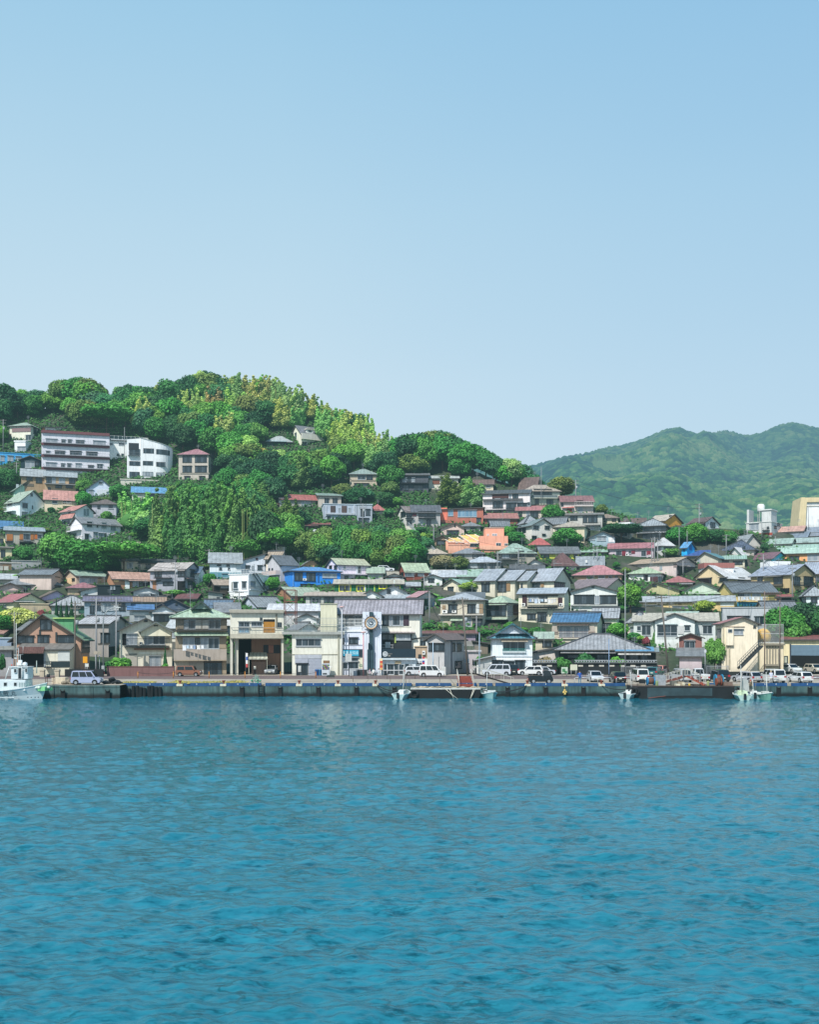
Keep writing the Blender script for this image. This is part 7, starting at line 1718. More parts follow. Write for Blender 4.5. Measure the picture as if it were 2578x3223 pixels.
make_car('truck','dfe2e4','white small truck behind the rusty gangway',2205,2143,95)
make_car('suv','1f262c','black off road car beside the mesh fence',2262,2145,92)
make_car('wagon','b6bac0','silver estate car before the low bush',2350,2146,110)
make_car('minivan','dedfdd','tall white minivan seen from behind in the right car park',2432,2147,96)
make_car('hatch','e3e4e4','white hatchback seen from behind at the right end of the car park',2518,2147,98)
make_car('hatch','dcdddb','white car facing the water before the beige wing',2490,2118,-78,Y=166)
make_car('hatch','cfc6b4','cream car facing the water before the garage',2564,2118,-80,Y=166)
make_car('hatch','8b9094','silver car parked inside the open ground floor',855,2116,-92,Y=160)
def hill_car(u,vb,label,hd,kind='hatch'):
 Y=hit(u,vb)-1.5; z=wz(vb,Y); make_car(kind,'d5d8da',label,u,vb,hd,z=z,Y=Y)
 m=MB(); x=wx(u,Y); m.box(x-3.2,Y-1.6,z-2.6,x+3.2,Y+4,z-.01); tag(m.build('ledge',wall_mat('a09c90')),'concrete parking ledge under the '+label.split()[0]+' car on the slope','ledge')
hill_car(1035,1496,'white car parked on a ledge high in the wooded slope',0)
hill_car(1214,1800,'pale small car parked above the brown roofed low house',0)
# ================================================================ poles, lamps, wires
GREY=plain('8f9092',.7,0,.2,'pole_'); WOOD=plain('6b645c',.85,0,.3,'pole_wood_')
def pole(u,vt,vb,label,Y=None,r=.14,mat=None,arms=2,box=True,lean=0,name='utility_pole',cat='utility pole'):
 if Y is None: Y=deck_Y(vb) if vb>2090 else hit(u,vb)
 z0=DECK if vb>2090 else float(terr(wx(u,Y),Y)); zt=wz(vt,Y); h=zt-z0; x=wx(u,Y)
 t=empty(name,(x,Y,z0),0,label,cat)
 m=MB(); m.tube([(0,0,-.5),(lean,0,h)],r,8,0,r*.62); m.build('pole',mat or GREY,t)
 for k in range(arms):
  z=h-.35-.85*k; w=.95-.12*k; m=MB(); m.box(-w+lean,-.06,z-.05,w+lean,.06,z+.05)
  for q in (-.9,-.45,.45,.9): m.tube([(q*w+lean,0,z+.05),(q*w+lean,0,z+.26)],.05,6)
  m.build('crossarm',plain('77736c',.7),t)
 if box and h>6: m=MB(); m.lathe([(.05,0),(.24,.03),(.24,.75),(.05,.8)],(lean*.7+.3,0,h*.68),10); m.build('transformer',plain('9ba0a2',.5),t)
 return (x+lean,Y,zt-.3)
PP={}
for key,a in {
 'a':(235,1892,2108,'thick dark utility pole before the low shed'),'b':(303,1880,2090,'grey utility pole left of the curved street lamp'),'c':(366,1880,2085,'utility pole with cables right of the curved street lamp'),
 'd':(1473,1880,2112,'leaning wooden utility pole before the railed terrace'),'e':(2105,1875,2112,'wooden utility pole leaning left of the brown kiosk')}.items():
 PP[key]=pole(a[0],a[1],a[2],a[3],Y=156.2 if key!='e' else 157,mat=WOOD if key in 'ade' else GREY,lean={'d':-.9,'e':-1.2,'a':.1}.get(key,0),r=.17)
for key,a in {
 'f':(249,1685,1800,'utility pole before the large spreading trees'),'g':(130,1730,1795,'utility pole left of the bright orange tipped tree'),'h':(392,1345,1455,'slim pole before the rounded white block'),
 'i':(10,1320,1425,'utility pole at the left edge above the blue house'),'j':(52,1455,1520,'pole below the blue house at left'),'k':(552,1770,1880,'utility pole before the dark balcony house'),
 'l':(658,1728,1790,'utility pole left of the white blue sloping roofed house'),'m':(1139,1416,1480,'tall white mast behind the tan hip roofed house'),'n':(1142,1585,1670,'light pole before the grey annex'),
 'o':(1551,1460,1525,'thin pole on the ridge beside the cream house with brown roof'),'p':(1704,1470,1600,'tall light pole before the cream hip roofed house'),'q':(1812,1510,1600,'utility pole right of the cream hip roofed house'),
 'r':(1632,1722,1790,'utility pole before the green hip roofed house'),'s':(1365,1655,1725,'utility pole left of the orange villa'),'t':(1335,1810,1860,'utility pole with many insulators behind the white flat gable'),
 'u':(2052,1695,1790,'first from left of the slim grey pole cluster in the right town'),'v':(2060,1690,1795,'second of the slim grey pole cluster in the right town'),'w':(2070,1698,1795,'third of the slim grey pole cluster in the right town'),
 'x':(2138,1660,1752,'pole left of the bright blue wrapped building'),'y':(2163,1670,1750,'pole before the bright blue wrapped building'),'z':(2201,1585,1705,'utility pole on the crest before the mountain'),
 'A':(2286,1682,1748,'pole right of the green clump on the crest'),'B':(2398,1613,1700,'tall light pole before the white modern block'),'C':(2441,1688,1725,'short pole below the pink white house'),
 'D':(2403,1745,1835,'utility pole between the two tan halls'),'E':(2494,1772,1910,'tall utility pole before the big tan house'),'F':(2545,1592,1680,'dark pole before the beige abutment'),
 'G':(1352,1860,1975,'pole with washing before the hipped metal roofs'),'H':(1500,1938,2020,'pole by the turquoise roofed house'),'I':(1868,1715,1780,'thin pole left of the long pink roof'),
 'J':(1880,1720,1785,'pole beside the long pink roof'),'K':(753,1860,1910,'short pole with wide crossarm behind the flat roofed building'),'L':(2150,1765,1815,'pole with cables before the pinkish house with black shed door'),'M':(1230,1495,1560,'pole on the ridge among the trees'),
 'N':(1566,1735,1800,'pole with washing lines beside the green hip roofed house'),'O':(2352,1665,1700,'short pole before the white modern block')}.items():
 slim=key in 'hmopxyBFMIC'
 PP[key]=pole(a[0],a[1],a[2],a[3],r=.10 if slim else .14,arms=0 if slim else (2 if key not in 'uvw' else 1),box=not slim and key not in 'uvwKG')
def wire(a,b,sag,label,r=.022,seg=14):
 a=Vector(a); b=Vector(b); m=MB(); pts=[]
 for k in range(seg+1):
  t=k/seg; p=a.lerp(b,t); p.z-=sag*4*t*(1-t); pts.append(p-a)
 m.tube(pts,r,4); o=m.build('cable',plain('2a2d30',.7),None,tuple(a)); tag(o,label,'cable')
WR=[('a','b','power cable between the thick dark pole and the next grey pole'),('b','c','power cable left and right of the curved street lamp'),('f','k','long cable from the spreading trees to the dark balcony house'),('g','f','cable between the poles by the orange tipped tree'),
 ('i','h','cable across the wide apartment block front'),('k','K','cable above the light green hip roof'),('c','K','cable from the street lamp corner to the flat roofed building'),('d','G','cable above the grey waterfront house'),('G','t','cable above the pink metal roof'),
 ('s','r','cable in front of the orange villa'),('r','J','cable above the maroon pyramid roof'),('J','v','cable before the long pink roof'),('w','L','cable before the pinkish house'),('L','D','cable above the white roofed hall'),('D','E','cable before the big tan house'),
 ('e','E','cable from the leaning pole to the tall right pole'),('q','z','long cable along the crest'),('z','A','cable above the green clump'),('A','C','cable behind the grey gable'),('d','e','long cable above the turquoise roofed house')]
for a,b,lb in WR:
 wire(PP[a],PP[b],1.2 if PP[a][1]<200 else .8,lb); q=lambda p,d:(p[0]+.4,p[1]+.1,p[2]-d)
 wire(q(PP[a],1.1),q(PP[b],1.0),1.5,'lower '+lb,r=.035)
# tall white pole with thick cable, slanted
p1=pole(1968,1790,2131,'very tall white pole on the quay by the dark hatchback',Y=deck_Y(2131),r=.09,arms=0,box=False,mat=plain('9a9ea0',.5),name='mast_pole',cat='pole')
wire(p1,PP['e'],.9,'thick pale cable hanging from the very tall white pole',r=.05)
pole(1917,2010,2118,'slim blue grey pole by the black hatchback',Y=150,r=.08,arms=0,box=False,mat=plain('7d97b8',.5),name='sign_pole',cat='pole')
p2=pole(2407,1860,2135,'rusty tall pole, left of the pair before the beige wing',Y=150,r=.11,arms=0,box=False,mat=plain('75665c',.8),name='mast_pole',cat='pole')
p3=pole(2455,1860,2118,'rusty tall pole, right of the pair before the beige wing',Y=151,r=.11,arms=0,box=False,mat=plain('75695f',.8),name='mast_pole',cat='pole')
m=MB();
for z in (-.2,-.9): m.box(0,-.07,z-.06,p3[0]-p2[0],.07,z+.06)
for k in range(9): m.lathe([(.08,0),(.14,.1),(.08,.3)],((p3[0]-p2[0])*k/8,0,-.15),8)
o=m.build('lamp_bar',plain('5a4a44',.7),None,(p2[0],p2[1]+.4,p2[2])); tag(o,'rusty crossbar with lamps between the two rusty tall poles','lamp bar')
# scaffold lattice tower
def lattice(u,vt,vb,wpx,label,Y):
 z0=wz(vb,Y); h=wz(vt,Y)-z0; w=wpx*Y/F; t=empty('lattice_tower',(wx(u,Y),Y,z0),0,label,'lattice tower'); m=MB()
 for a in (-w/2,w/2):
  for b in (0,w): m.box(a-.06,b-.06,0,a+.06,b+.06,h)
 m.build('posts',plain('6b3f38',.8,0,.3),t); m=MB(); n=int(h/1.5)
 for k in range(n+1):
  z=h*k/n
  m.box(-w/2,-.04,z-.04,w/2,.04,z+.04); m.box(-w/2,w-.04,z-.04,w/2,w+.04,z+.04)
  if k<n: m.obox((-w/2,0,z),(w/2,0,z+h/n),.05,.05); m.obox((w/2,w,z),(-w/2,w,z+h/n),.05,.05)
 m.build('braces',plain('7a4a40',.8,0,.3),t)
lattice(912,1856,1965,36,'rust coloured scaffold tower behind the railed roof terrace',165)
# street lamps
def street_lamp(u,vt,vb,side,label,Y=None,col='9aa0a0',arm=2.0):
 Y=Y or deck_Y(vb); h=wz(vt,Y)-DECK; t=empty('street_lamp',(wx(u,Y),Y,DECK),0,label,'street lamp')
 m=MB(); pts=[(0,0,0),(0,0,h*.82)]+[(side*arm*(1-math.cos(a)),0,h*.82+h*.17*math.sin(a)) for a in [math.pi/2*k/6 for k in range(1,7)]]; m.tube(pts,.11,8,0,.06); m.build('pole',plain(col,.5,.2),t)
 m=MB(); m.prism([(side*arm-.1,-.14,h*.99-.05),(side*(arm+.75),-.14,h*.99-.02),(side*(arm+.7),-.14,h*.99+.1),(side*arm,-.14,h*.99+.12)][::side],(0,.28,0)); m.build('lamp_head',plain('c4c8c8',.4),t)
 m=MB(); m.box(-.22,-.2,.9,.22,.2,1.7); m.build('control_box',plain('a0a4a4',.6),t)
street_lamp(325,1910,2105,1,'grey curved street lamp left of the twin gabled house',Y=152)
def flood_pole(u,vt,vb,label,col,hd=1,Y=None):
 Y=Y or deck_Y(vb); h=wz(vt,Y)-DECK; t=empty('lamp_post',(wx(u,Y),Y,DECK),0,label,'lamp post'); m=MB(); m.tube([(0,0,0),(0,0,h)],.08,8); m.build('pole',plain(col,.5),t)
 m=MB(); m.lathe([(.1,0),(.42,.08),(.38,.2),(.1,.26)],(0,0,h),10); m.build('lamp_head',plain('d8b0ac',.5),t)
flood_pole(1076,1912,2125,'white lamp post with round head left of the ship wheel tower','c4c8cc')
flood_pole(1144,1992,2125,'pink lamp post with flat head beside the ship wheel tower','c98a8c',Y=154)
pole(1098,1995,2122,'thin dark pole with a small notice box before the tourist counter',Y=153,r=.07,arms=0,box=False,mat=plain('3a3f44',.6),name='sign_pole',cat='pole')
m=MB(); m.box(-.5,-.12,0,.5,.06,1.25); o=m.build('notice_box',plain('bfc1bf',.5),None,(wx(1097,152.8),152.8,DECK+2.3)); tag(o,'pale grey notice box on the thin dark pole','notice box')
pole(1363,2020,2112,'blue white pole before the grey waterfront house',Y=155.5,r=.09,arms=0,box=False,mat=plain('a9bfd0',.5),name='sign_pole',cat='pole')
pole(1509,1990,2112,'tall pale pole by the pinkish terrace building',Y=157,r=.09,arms=0,box=False,mat=plain('a0b4c4',.5),name='sign_pole',cat='pole')
pole(45,1925,2108,'tall thin mast pole behind the white fishing boat',Y=150,r=.09,arms=1,box=False,mat=plain('9a9890',.7),name='mast_pole',cat='pole')
# orange rope posts along the road
RP=[(434,2130),(546,2130),(658,2130),(771,2130),(883,2130),(994,2130)]
for i,(u,vb) in enumerate(RP):
 Y=deck_Y(2134); m=MB(); m.tube([(0,0,0),(0,0,.95)],.06,8); m.lathe([(.09,.9),(.05,1.0)],(0,0,0),8)
 o=m.build('rope_post',plain('d08a2c',.6),None,(wx(u,Y),Y,DECK)); tag(o,'thin orange post holding a slack rope along the road','post','orange rope posts along the road')
Y=deck_Y(2134)
for i in range(5): wire((wx(RP[i][0],Y),Y,DECK+.85),(wx(RP[i+1][0],Y),Y,DECK+.85),.22,'slack rope strung between two orange posts',r=.03);
for o in SC.objects:
 if o.get('label')=='slack rope strung between two orange posts': o['group']='slack ropes between the orange posts'; o.name='rope'; o['category']='rope'
for i,u in enumerate((1106,1112,1157,1186,1219,1229,1307,1384,1340)):
 Y=deck_Y(2146 if i%2 else 2136); m=MB(); m.tube([(0,0,0),(random.uniform(-.1,.1),0,.95)],.035,6); o=m.build('stake',plain('6a5a50',.8),None,(wx(u,Y),Y,DECK)); tag(o,'thin bent metal stake on the quay before the café','stake','thin bent stakes on the quay')
# hooped barrier rails
for u,w in ((1832,48),(1903,42),(1965,50),(2340,42),(2430,45),(2505,46),(2570,40)):
 Y=deck_Y(2150); ww=w*Y/F; m=MB(); m.tube([(-ww/2,0,0),(-ww/2,0,.65),(-ww/2+.12,0,.8),(ww/2-.12,0,.8),(ww/2,0,.65),(ww/2,0,0)],.045,8)
 o=m.build('hoop_barrier',plain('c2c6c8',.35,.4),None,(wx(u,Y),Y,DECK)); tag(o,'low silver hoop barrier before the parked cars','barrier','silver hoop barriers along the car park')
# ================================================================ signs and street furniture
def signboard(u,vt,vb,hw,hh,col,label,Y=None,posts=2,pc='a8acae',cat='sign',round_=False):
 Y=Y or deck_Y(vb); k=Y/F; z=wz(vt,Y)-DECK; t=empty('sign',(wx(u,Y),Y,DECK),0,label,cat); m=MB()
 for q in ([-hw*k*.7,hw*k*.7] if posts==2 else [0]): m.tube([(q,.04,0),(q,.04,z-hh*k)],.05,6)
 m.build('post',plain(pc,.5),t); m=MB()
 if round_: m.prism([(math.cos(a)*hw*k,-.02,z-hh*k+math.sin(a)*hh*k) for a in [q*math.pi/8 for q in range(16)]],(0,.04,0))
 else: m.box(-hw*k,-.03,z-2*hh*k,hw*k,.02,z)
 o=m.build('board',plain(col,.5,0,.1),t); return t,k,z,o
t,k,z,o=signboard(1777,2099,2122,10,10,'b8c8b4','harbour map board with green and white map',Y=152)
m=MB(); m.box(-.35,-.045,z-.75,.1,-.031,z-.25); m.box(0,-.045,z-.95,.4,-.031,z-.6); m.build('map',plain('4a8a5a',.6),t)
signboard(1806,2091,2130,11,9,'c9c9b4','cream notice board on tall legs beside the harbour map board',Y=149)
signboard(268,2066,2108,7,10,'e09a1c','bright orange yellow board by the big tan gabled building',Y=154,posts=1)
signboard(274,2088,2112,5,5,'d4d4cc','small white sign below the orange yellow board',Y=153,posts=1)
signboard(2220,2043,2110,4,6,'c4c8ca','round white blue sign on a pole by the brown kiosk',Y=156,posts=1,round_=True)
signboard(301,2048,2105,6,6,'a89c8c','round traffic mirror, left of the pair by the curved lamp',Y=153.6,posts=1,round_=True,cat='traffic mirror')
signboard(313,2048,2105,6,6,'9a9484','round traffic mirror, right of the pair by the curved lamp',Y=154.2,posts=1,round_=True,cat='traffic mirror')
# vending machine
Yv=154.8; t=empty('vending_machine',(wx(1025,Yv),Yv,DECK),0,'white vending machine in front of the beige roof terrace building','vending machine')
m=MB(); m.box(-.62,0,0,.62,.7,1.95); bevelled(m,'cabinet',plain('c9d0d6',.4),t,.04)
m=MB(); m.box(-.54,-.03,1.0,.54,-.002,1.8); m.build('display',plain('5d7282',.2),t)
for r_ in range(3):
 for c_ in range(6): m=MB(); m.lathe([(.05,0),(.06,.02),(.06,.15),(.03,.2)],(-.42+c_*.17,-.06,1.05+r_*.25),6); m.build('bottle',plain(['c44a3a','4a7ab0','d0b04a','5a9a5a'][(c_+r_)%4],.4),t)
m=MB(); m.box(-.45,-.03,.2,.2,-.002,.42); m.build('slot',plain('30383c',.5),t)
m=MB(); m.box(-.5,.1,0,.5,.5,.45); o=m.build('crate',plain('8a6a4a',.8),None,(wx(1027,Yv),Yv,DECK+1.96)); tag(o,'small brown box on top of the vending machine','box')
for i,(u,c_) in enumerate(((998,'2c5a94'),(1008,'3f7aa4'))):
 m=MB(); m.lathe([(.26,0),(.3,.05),(.33,.85),(.36,.9),(.3,1.0)],seg=12); o=m.build('bin',plain(c_,.5),None,(wx(u,155.4),155.4,DECK)); tag(o,('dark' if i==0 else 'light')+' blue bin left of the vending machine','bin')
t=empty('post_light',(wx(1040,149.5),149.5,DECK),0,'white T shaped post on a dark base near the vending machine','post')
m=MB(); m.prism([(-.6,-.5,0),(.6,-.5,0),(.5,-.4,.32),(-.5,-.4,.32)],(0,.9,0)); m.build('base',plain('2e3432',.8),t)
m=MB(); m.tube([(0,0,.3),(0,0,1.75)],.08,8); m.box(-.3,-.06,1.6,.35,.06,1.72); m.build('post',plain('d8d8d0',.5),t)
# net pile and floats
def pile(name,u,vb,w,h,col,label,cat,Y=None,seed=1):
 Y=Y or deck_Y(vb); R=random.Random(seed); m=MB()
 for k in range(26):
  a=R.uniform(-w,w); d=R.uniform(-.5,.5); rr=R.uniform(.18,.4)*h; m.lathe([(rr*.3,0),(rr,rr*.4),(rr*.8,rr),(rr*.2,rr*1.25)],(a*.8,d,max(0,h*(1-abs(a/w))-rr)*R.random()),7)
 o=m.build(name,plain(col,.95,0,.4,'net_',4),None,(wx(u,Y),Y,DECK)); return tag(o,label,cat)
pile('net_pile',355,2153,1.35,1.0,'2e3438','dark pile of fishing net on the quay right of the lilac van','net pile',Y=130.5)
pile('net_pile',216,2150,.8,.9,'8a8070','pale heap of rope and net left of the lilac van','rope heap',Y=129.5,seed=4)
# anchor-like green fishing gear heap
t=empty('trap_stack',(wx(806,131.6),131.6,DECK),0,'tangled green and white fish traps at the quay edge','fish traps')
m=MB(); R=random.Random(3)
for k in range(22):
 a=Vector((R.uniform(-.8,.8),R.uniform(-.3,.3),0)); b=Vector((R.uniform(-.35,.35),R.uniform(-.2,.2),R.uniform(.6,1.3))); m.obox(a,b,.035,.035)
m.build('frame',plain('8aa89c',.7),t)
m=MB()
for k in range(8): m.lathe([(.03,0),(.14,.06),(.14,.16),(.03,.22)],(R.uniform(-.6,.6),R.uniform(-.3,.2),R.uniform(0,.5)),7)
m.build('floats',plain('4a9a7a',.6),t)
# tyres and rubber fenders on the wall, bollards
for i,u in enumerate((199,340)):
 Yw=127.0; m=MB(); m.box(-.28,-.22,-1.9,.28,0,-.75); m.tube([(-.3,-.2,-.55),(-.2,-.26,-.75),(.0,-.3,-.8),(.2,-.26,-.75),(.3,-.2,-.55)],.07,6)
 o=m.build('fender',plain('17191a',.85),None,(wx(u,Yw),Yw,DECK)); tag(o,'black rubber fender on the stained left part of the quay wall','fender','black rubber fenders on the quay wall')
for u in (762,882,1002,1122,1241,1597,1717,1836,2450,2548,2325):
 Yw=WALL_Y; m=MB(); m.box(-.26,-.24,-1.75,.26,0,-.5); m.tube([(-.26,-.12,-.35),(-.18,-.2,-.5),(0,-.26,-.55),(.18,-.2,-.5),(.26,-.12,-.35)],.07,6)
 o=m.build('fender',plain('17191a',.85),None,(wx(u,Yw),Yw,DECK)); tag(o,'black rubber fender on the green grey quay wall','fender','black rubber fenders on the quay wall')
for u in (567,704,942,1064,1182,1660,1776,1893):
 t=empty('bollard',(wx(u,WALL_Y+.35),WALL_Y+.35,DECK),0,'squat pale and rusty mooring bollard in a gap of the blue kerb','bollard','mooring bollards in the kerb gaps')
 m=MB(); m.box(-.4,-.42,-.28,.4,.4,.02); m.build('base',wall_mat('cfc4ae'),t); m=MB(); m.lathe([(.2,0),(.14,.1),(.13,.3),(.26,.38),(.24,.46),(.05,.5)],seg=10); m.build('head',plain('8a4a38',.8,0,.4),t)
t=empty('ladder',(wx(822,WALL_Y),WALL_Y-.05,DECK),0,'dark steel ladder frame with tyre on the wall under the fish traps','ladder'); m=MB()
for x in (-.35,.35): m.box(x-.05,-.15,-1.9,x+.05,0,.0)
for k in range(6): m.box(-.35,-.12,-1.8+k*.32,.35,-.05,-1.74+k*.32)
m.build('rungs',plain('1c2224',.8),t)
# dark timber fender row left
for k in range(11):
 u=385+k*12; m=MB(); R=random.Random(k); m.box(-.2,-.32,-1.8,.16,-.02,-.1-R.random()*.5); o=m.build('timber_pile',plain('141a1c',.9),None,(wx(u,WALL_Y),WALL_Y,DECK)); o.rotation_euler=(0,R.uniform(-.06,.06),0); tag(o,'dark weathered timber pile against the quay wall','timber pile','dark timber piles at the quay wall corner')
# yellow float pair hanging on the wall
m=MB();
for (a,b) in ((-.12,-1.1),(.14,-1.05),(0,-.85),(.02,-1.3)): m.lathe([(.03,-.17),(.15,-.1),(.18,0),(.15,.1),(.03,.17)],(a,-.2,b),8)
m.tube([(0,-.1,-.1),(0,-.15,-.8)],.03,5)
tag(m.build('float_bundle',plain('d8b86a',.6),None,(wx(1777,WALL_Y),WALL_Y,DECK)),'bundle of pale yellow floats hanging on the quay wall','floats')
# traffic gates / small street things by the left boat
t=empty('quay_rack',(wx(158,128.2),128.2,DECK),0,'rusty metal rack with a dark drum beside the white fishing boat','rack'); m=MB()
for x in (-.5,.5):
 for y in (-.3,.3): m.box(x-.03,y-.03,0,x+.03,y+.03,1.1)
m.box(-.5,-.3,.95,.5,.3,1.0); m.box(-.5,-.33,.45,.5,-.28,.5); m.build('frame',plain('5a3a34',.8),t); m=MB(); m.lathe([(.2,0),(.22,.02),(.22,.4),(.18,.42)],(-.25,0,1.0),10); m.build('drum',plain('20262a',.6),t)
# laundry lines
def laundry(u0,u1,v,Y,label,cols,seed=1,size=.75):
 R=random.Random(seed); x0,x1=wx(u0,Y),wx(u1,Y); z=wz(v,Y); t=empty('washing_line',(x0,Y,z),0,label,'laundry'); m=MB(); m.tube([(0,0,0),(x1-x0,0,0)],.02,5); m.build('line',WHITE(),t)
 x=.1
 while x<x1-x0-.3:
  w=R.uniform(.3,.62); h=R.uniform(.5,1)*size; m=MB()
  P=[(x,0,0),(x+w,0,0),(x+w*.95,.03,-h*.5),(x+w*1.02,0,-h),(x+w*.5,-.03,-h*.97),(x+.02,0,-h),(x+w*.06,.03,-h*.5)]
  m.prism(P[::-1],(0,.02,0)); m.build('garment',plain(R.choice(cols),.9),t); x+=w+R.uniform(.04,.2)
lc=['dfe2e6','c9d4e4','e6e2dc','8fa4c4','d8d4d0','b4c8d8']
laundry(572,640,2030,155.6,'laundry rail with pale clothes on the middle balcony of the light green roofed house',lc,2,.9)
hl=NAMED['laundry_house']; laundry(2322,2412,1878,hl.Y-.9,'row of light washing on the balcony of the yellow gabled house',lc,3,1.0)
hl=NAMED['lh2']; laundry(1665,1750,1885,hl.Y-1.3,'washing on the balcony of the cream house with blue grey metal roof',lc,4,1.0)
laundry(1530,1572,1966,198,'turquoise and white towels drying above the turquoise tile roof',['7fd0cc','e0e4e4'],5,1.2)
laundry(1358,1395,1895,206,'washing hung beside the pink metal roof',lc,6,1.0)
laundry(705,740,1889,200,'red and white cloths drying before the white cube house',['d46a5a','d8d0cc','c9503f'],7,1.2)
laundry(1480,1506,1962,196,'violet washing above the rusty red roof',['c4a8d0','e0c4d8'],8,1.1)
# tourist counter bench, café flags
def banner(u,vt,vb,wpx,Y,cols,label):
 k=Y/F; z=wz(vt,Y); h=z-wz(vb,Y); w=wpx*k; t=empty('banner',(wx(u,Y),Y,wz(vb,Y)-1.0),0,label,'banner'); m=MB(); m.tube([(-w/2-.03,0,0),(-w/2-.03,0,h+1.1)],.025,5); m.build('pole',ALU(),t)
 n=len(cols)
 for i,c_ in enumerate(cols): m=MB(); m.box(-w/2,-.015,1+h*(n-1-i)/n,w/2,.015,1+h*(n-i)/n-.003); m.build('cloth',plain(c_,.8),t)
banner(1200,2072,2108,9,155.2,['e8d8b0','c8503c','d8a060','c8503c','e0b070'],'upright orange and cream banner at the café entrance')
banner(1333,2067,2090,8,156,['c43c50','e6e2e0','3a4a94','c43c50'],'red white and blue flag cloth left of the grey waterfront house')
banner(777,2055,2100,6,156.2,['e8e8e4','3a5aa0','e8e8e4','c04a48'],'striped banner at the porch of the open ground floor')
# ================================================================ boats
def hull_mesh(L_,hw,zs,zd,bow=1.0,stern=.9,flare=1.25,n=16,sheer=.5,tr=.0):
 """x from 0 (stern) to L (bow); zs waterline depth, zd gunwale height"""
 S=[]
 for i in range(n+1):
  t=i/n; x=L_*t; f=1-(max(0,t-.55)/.45)**2.2*bow; f*=stern+(1-stern)*min(1,t/.3)
  g=zd+sheer*max(0,(t-.45)/.55)**2+tr*max(0,(.2-t)/.2)**2
  wl=max(.02,hw*f); bt=max(.015,hw*f/flare*(.92)-.0)
  if t>.96: bt=.02
  xo=0; xk=-(L_*.07)*max(0,(t-.7)/.3)**1.5
  S.append([(x+xk,0,-zs),(x+xk*.8,-bt*.8,-zs*.5),(x+xk*.4,-bt,g*.35),(x,-wl,g*.97),(x,-wl*.985,g)])
 m=MB();
 for i in range(n):
  A,B=S[i],S[i+1]
  for j in range(4):
   m.poly([A[j],B[j],B[j+1],A[j+1]][::-1],0,smooth=True)
   mi=lambda p:(p[0],-p[1],p[2]); m.poly([mi(A[j]),mi(B[j]),mi(B[j+1]),mi(A[j+1])],0,smooth=True)
 A=S[0]; mi=lambda p:(p[0],-p[1],p[2]); m.poly([A[0],A[1],A[2],A[3],A[4],mi(A[4]),mi(A[3]),mi(A[2]),mi(A[1])],0)
 dk=[]
 for i in range(n):
  a,b=S[i][4],S[i+1][4]; dz=-.18
  m.poly([(a[0],a[1]*.94,a[2]+dz),(b[0],b[1]*.94,b[2]+dz),(b[0],-b[1]*.94,b[2]+dz),(a[0],-a[1]*.94,a[2]+dz)],1)
  for sg in (1,-1): m.obox((a[0],a[1]*sg,a[2]+.01),(b[0],b[1]*sg,b[2]+.01),.1,.1,2)
 return m
HW=plain('d4dbdc',.35,0,.12,'hull_white_',.8); HG=plain('a7d8b0',.5,0,.2,'deck_green_',2); RUB=plain('3d4a50',.6)
Yb=124.6; Xbow=wx(148,Yb); LB=12.5
t=empty('fishing_boat',(Xbow-LB,Yb,0),0,'white fishing boat with wheelhouse and masts, bow pointing right, at the left edge','boat')
hull_mesh(LB,1.75,.5,1.15,1.0,.95,1.3,18,.95).build('hull',[HW,HG,plain('e6e9e9',.4)],t)
def bz(v): return wz(v,Yb-1.6)
def bxu(u): return wx(u,Yb-1.2)-(Xbow-LB)
m=MB(); m.box(bxu(-40),-1.2,1.1,bxu(80),1.2,bz(2140)); bevelled(m,'cabin',HW,t,.06)
m=MB(); m.box(bxu(31),-.85,bz(2138),bxu(85),.85,bz(2101)); bevelled(m,'wheelhouse',HW,t,.06)
m=MB(); m.box(bxu(24),-1.0,bz(2101),bxu(86),1.0,bz(2098.5)); bevelled(m,'wheelhouse_roof',plain('e3e6e4',.4),t,.02)
for (a,b,c,d,nm) in ((10,21,2148,2157,'window'),(44,54,2148,2158,'window'),(60,70,2148,2160,'window')):
 pass
def bwin(u0,u1,v0,v1,y,nm='window'):
 m=MB(); m.box(bxu(u0),y-.03,bz(v1),bxu(u1),y,bz(v0)); o=m.build(nm,plain('c9d0d0',.4),t); m=MB(); m.box(bxu(u0)+.06,y-.045,bz(v1)+.06,bxu(u1)-.06,y-.028,bz(v0)-.06); m.build('pane',CG,o)
bwin(11,23,2147,2160,-1.2); bwin(43,54,2147,2160,-1.2); bwin(41,50,2104,2118,-.95); bwin(54,66,2101,2138,-.95,'door'); bwin(76,84,2103,2117,-.95)
m=MB();
for k in range(5): m.box(bxu(60+k*5),-1.24,bz(2162),bxu(62+k*5),-1.2,bz(2148))
m.build('louvre',plain('8fa6a4',.5),t)
def mast(u,vt,vb,r,nm='mast',c_='c9ccc8',y=0):
 m=MB(); m.tube([(bxu(u),y,bz(vb)),(bxu(u),y,bz(vt))],r,8,0,r*.6); return m.build(nm,plain(c_,.5),t)
mast(39,1960,2100,.07); mast(46,2040,2097,.05); mast(52,2060,2097,.06); mast(104,2080,2120,.07,'mast','b4c0b8'); mast(68,2090,2140,.04,c_='e0e2e0',y=-1.1)
m=MB(); m.tube([(bxu(32),0,bz(2062)),(bxu(46),0,bz(2063)),(bxu(60),0,bz(2060)),(bxu(61),0,bz(2035))],.04,6); m.box(bxu(34),-.05,bz(2074),bxu(42),.05,bz(2070)); m.build('aerial_arm',plain('d0d4d0',.5),t)
m=MB(); m.lathe([(.05,0),(.28,.05),(.33,.22),(.25,.42),(.05,.5)],(bxu(67),0,bz(2097)),12); m.build('radar_dome',plain('dfe3e3',.4),t)
m=MB(); m.box(bxu(43),-.25,bz(2095),bxu(57),.25,bz(2086)); m.box(bxu(46),-.12,bz(2086),bxu(58),.12,bz(2078)); m.build('radar',plain('dfe2e0',.5),t)
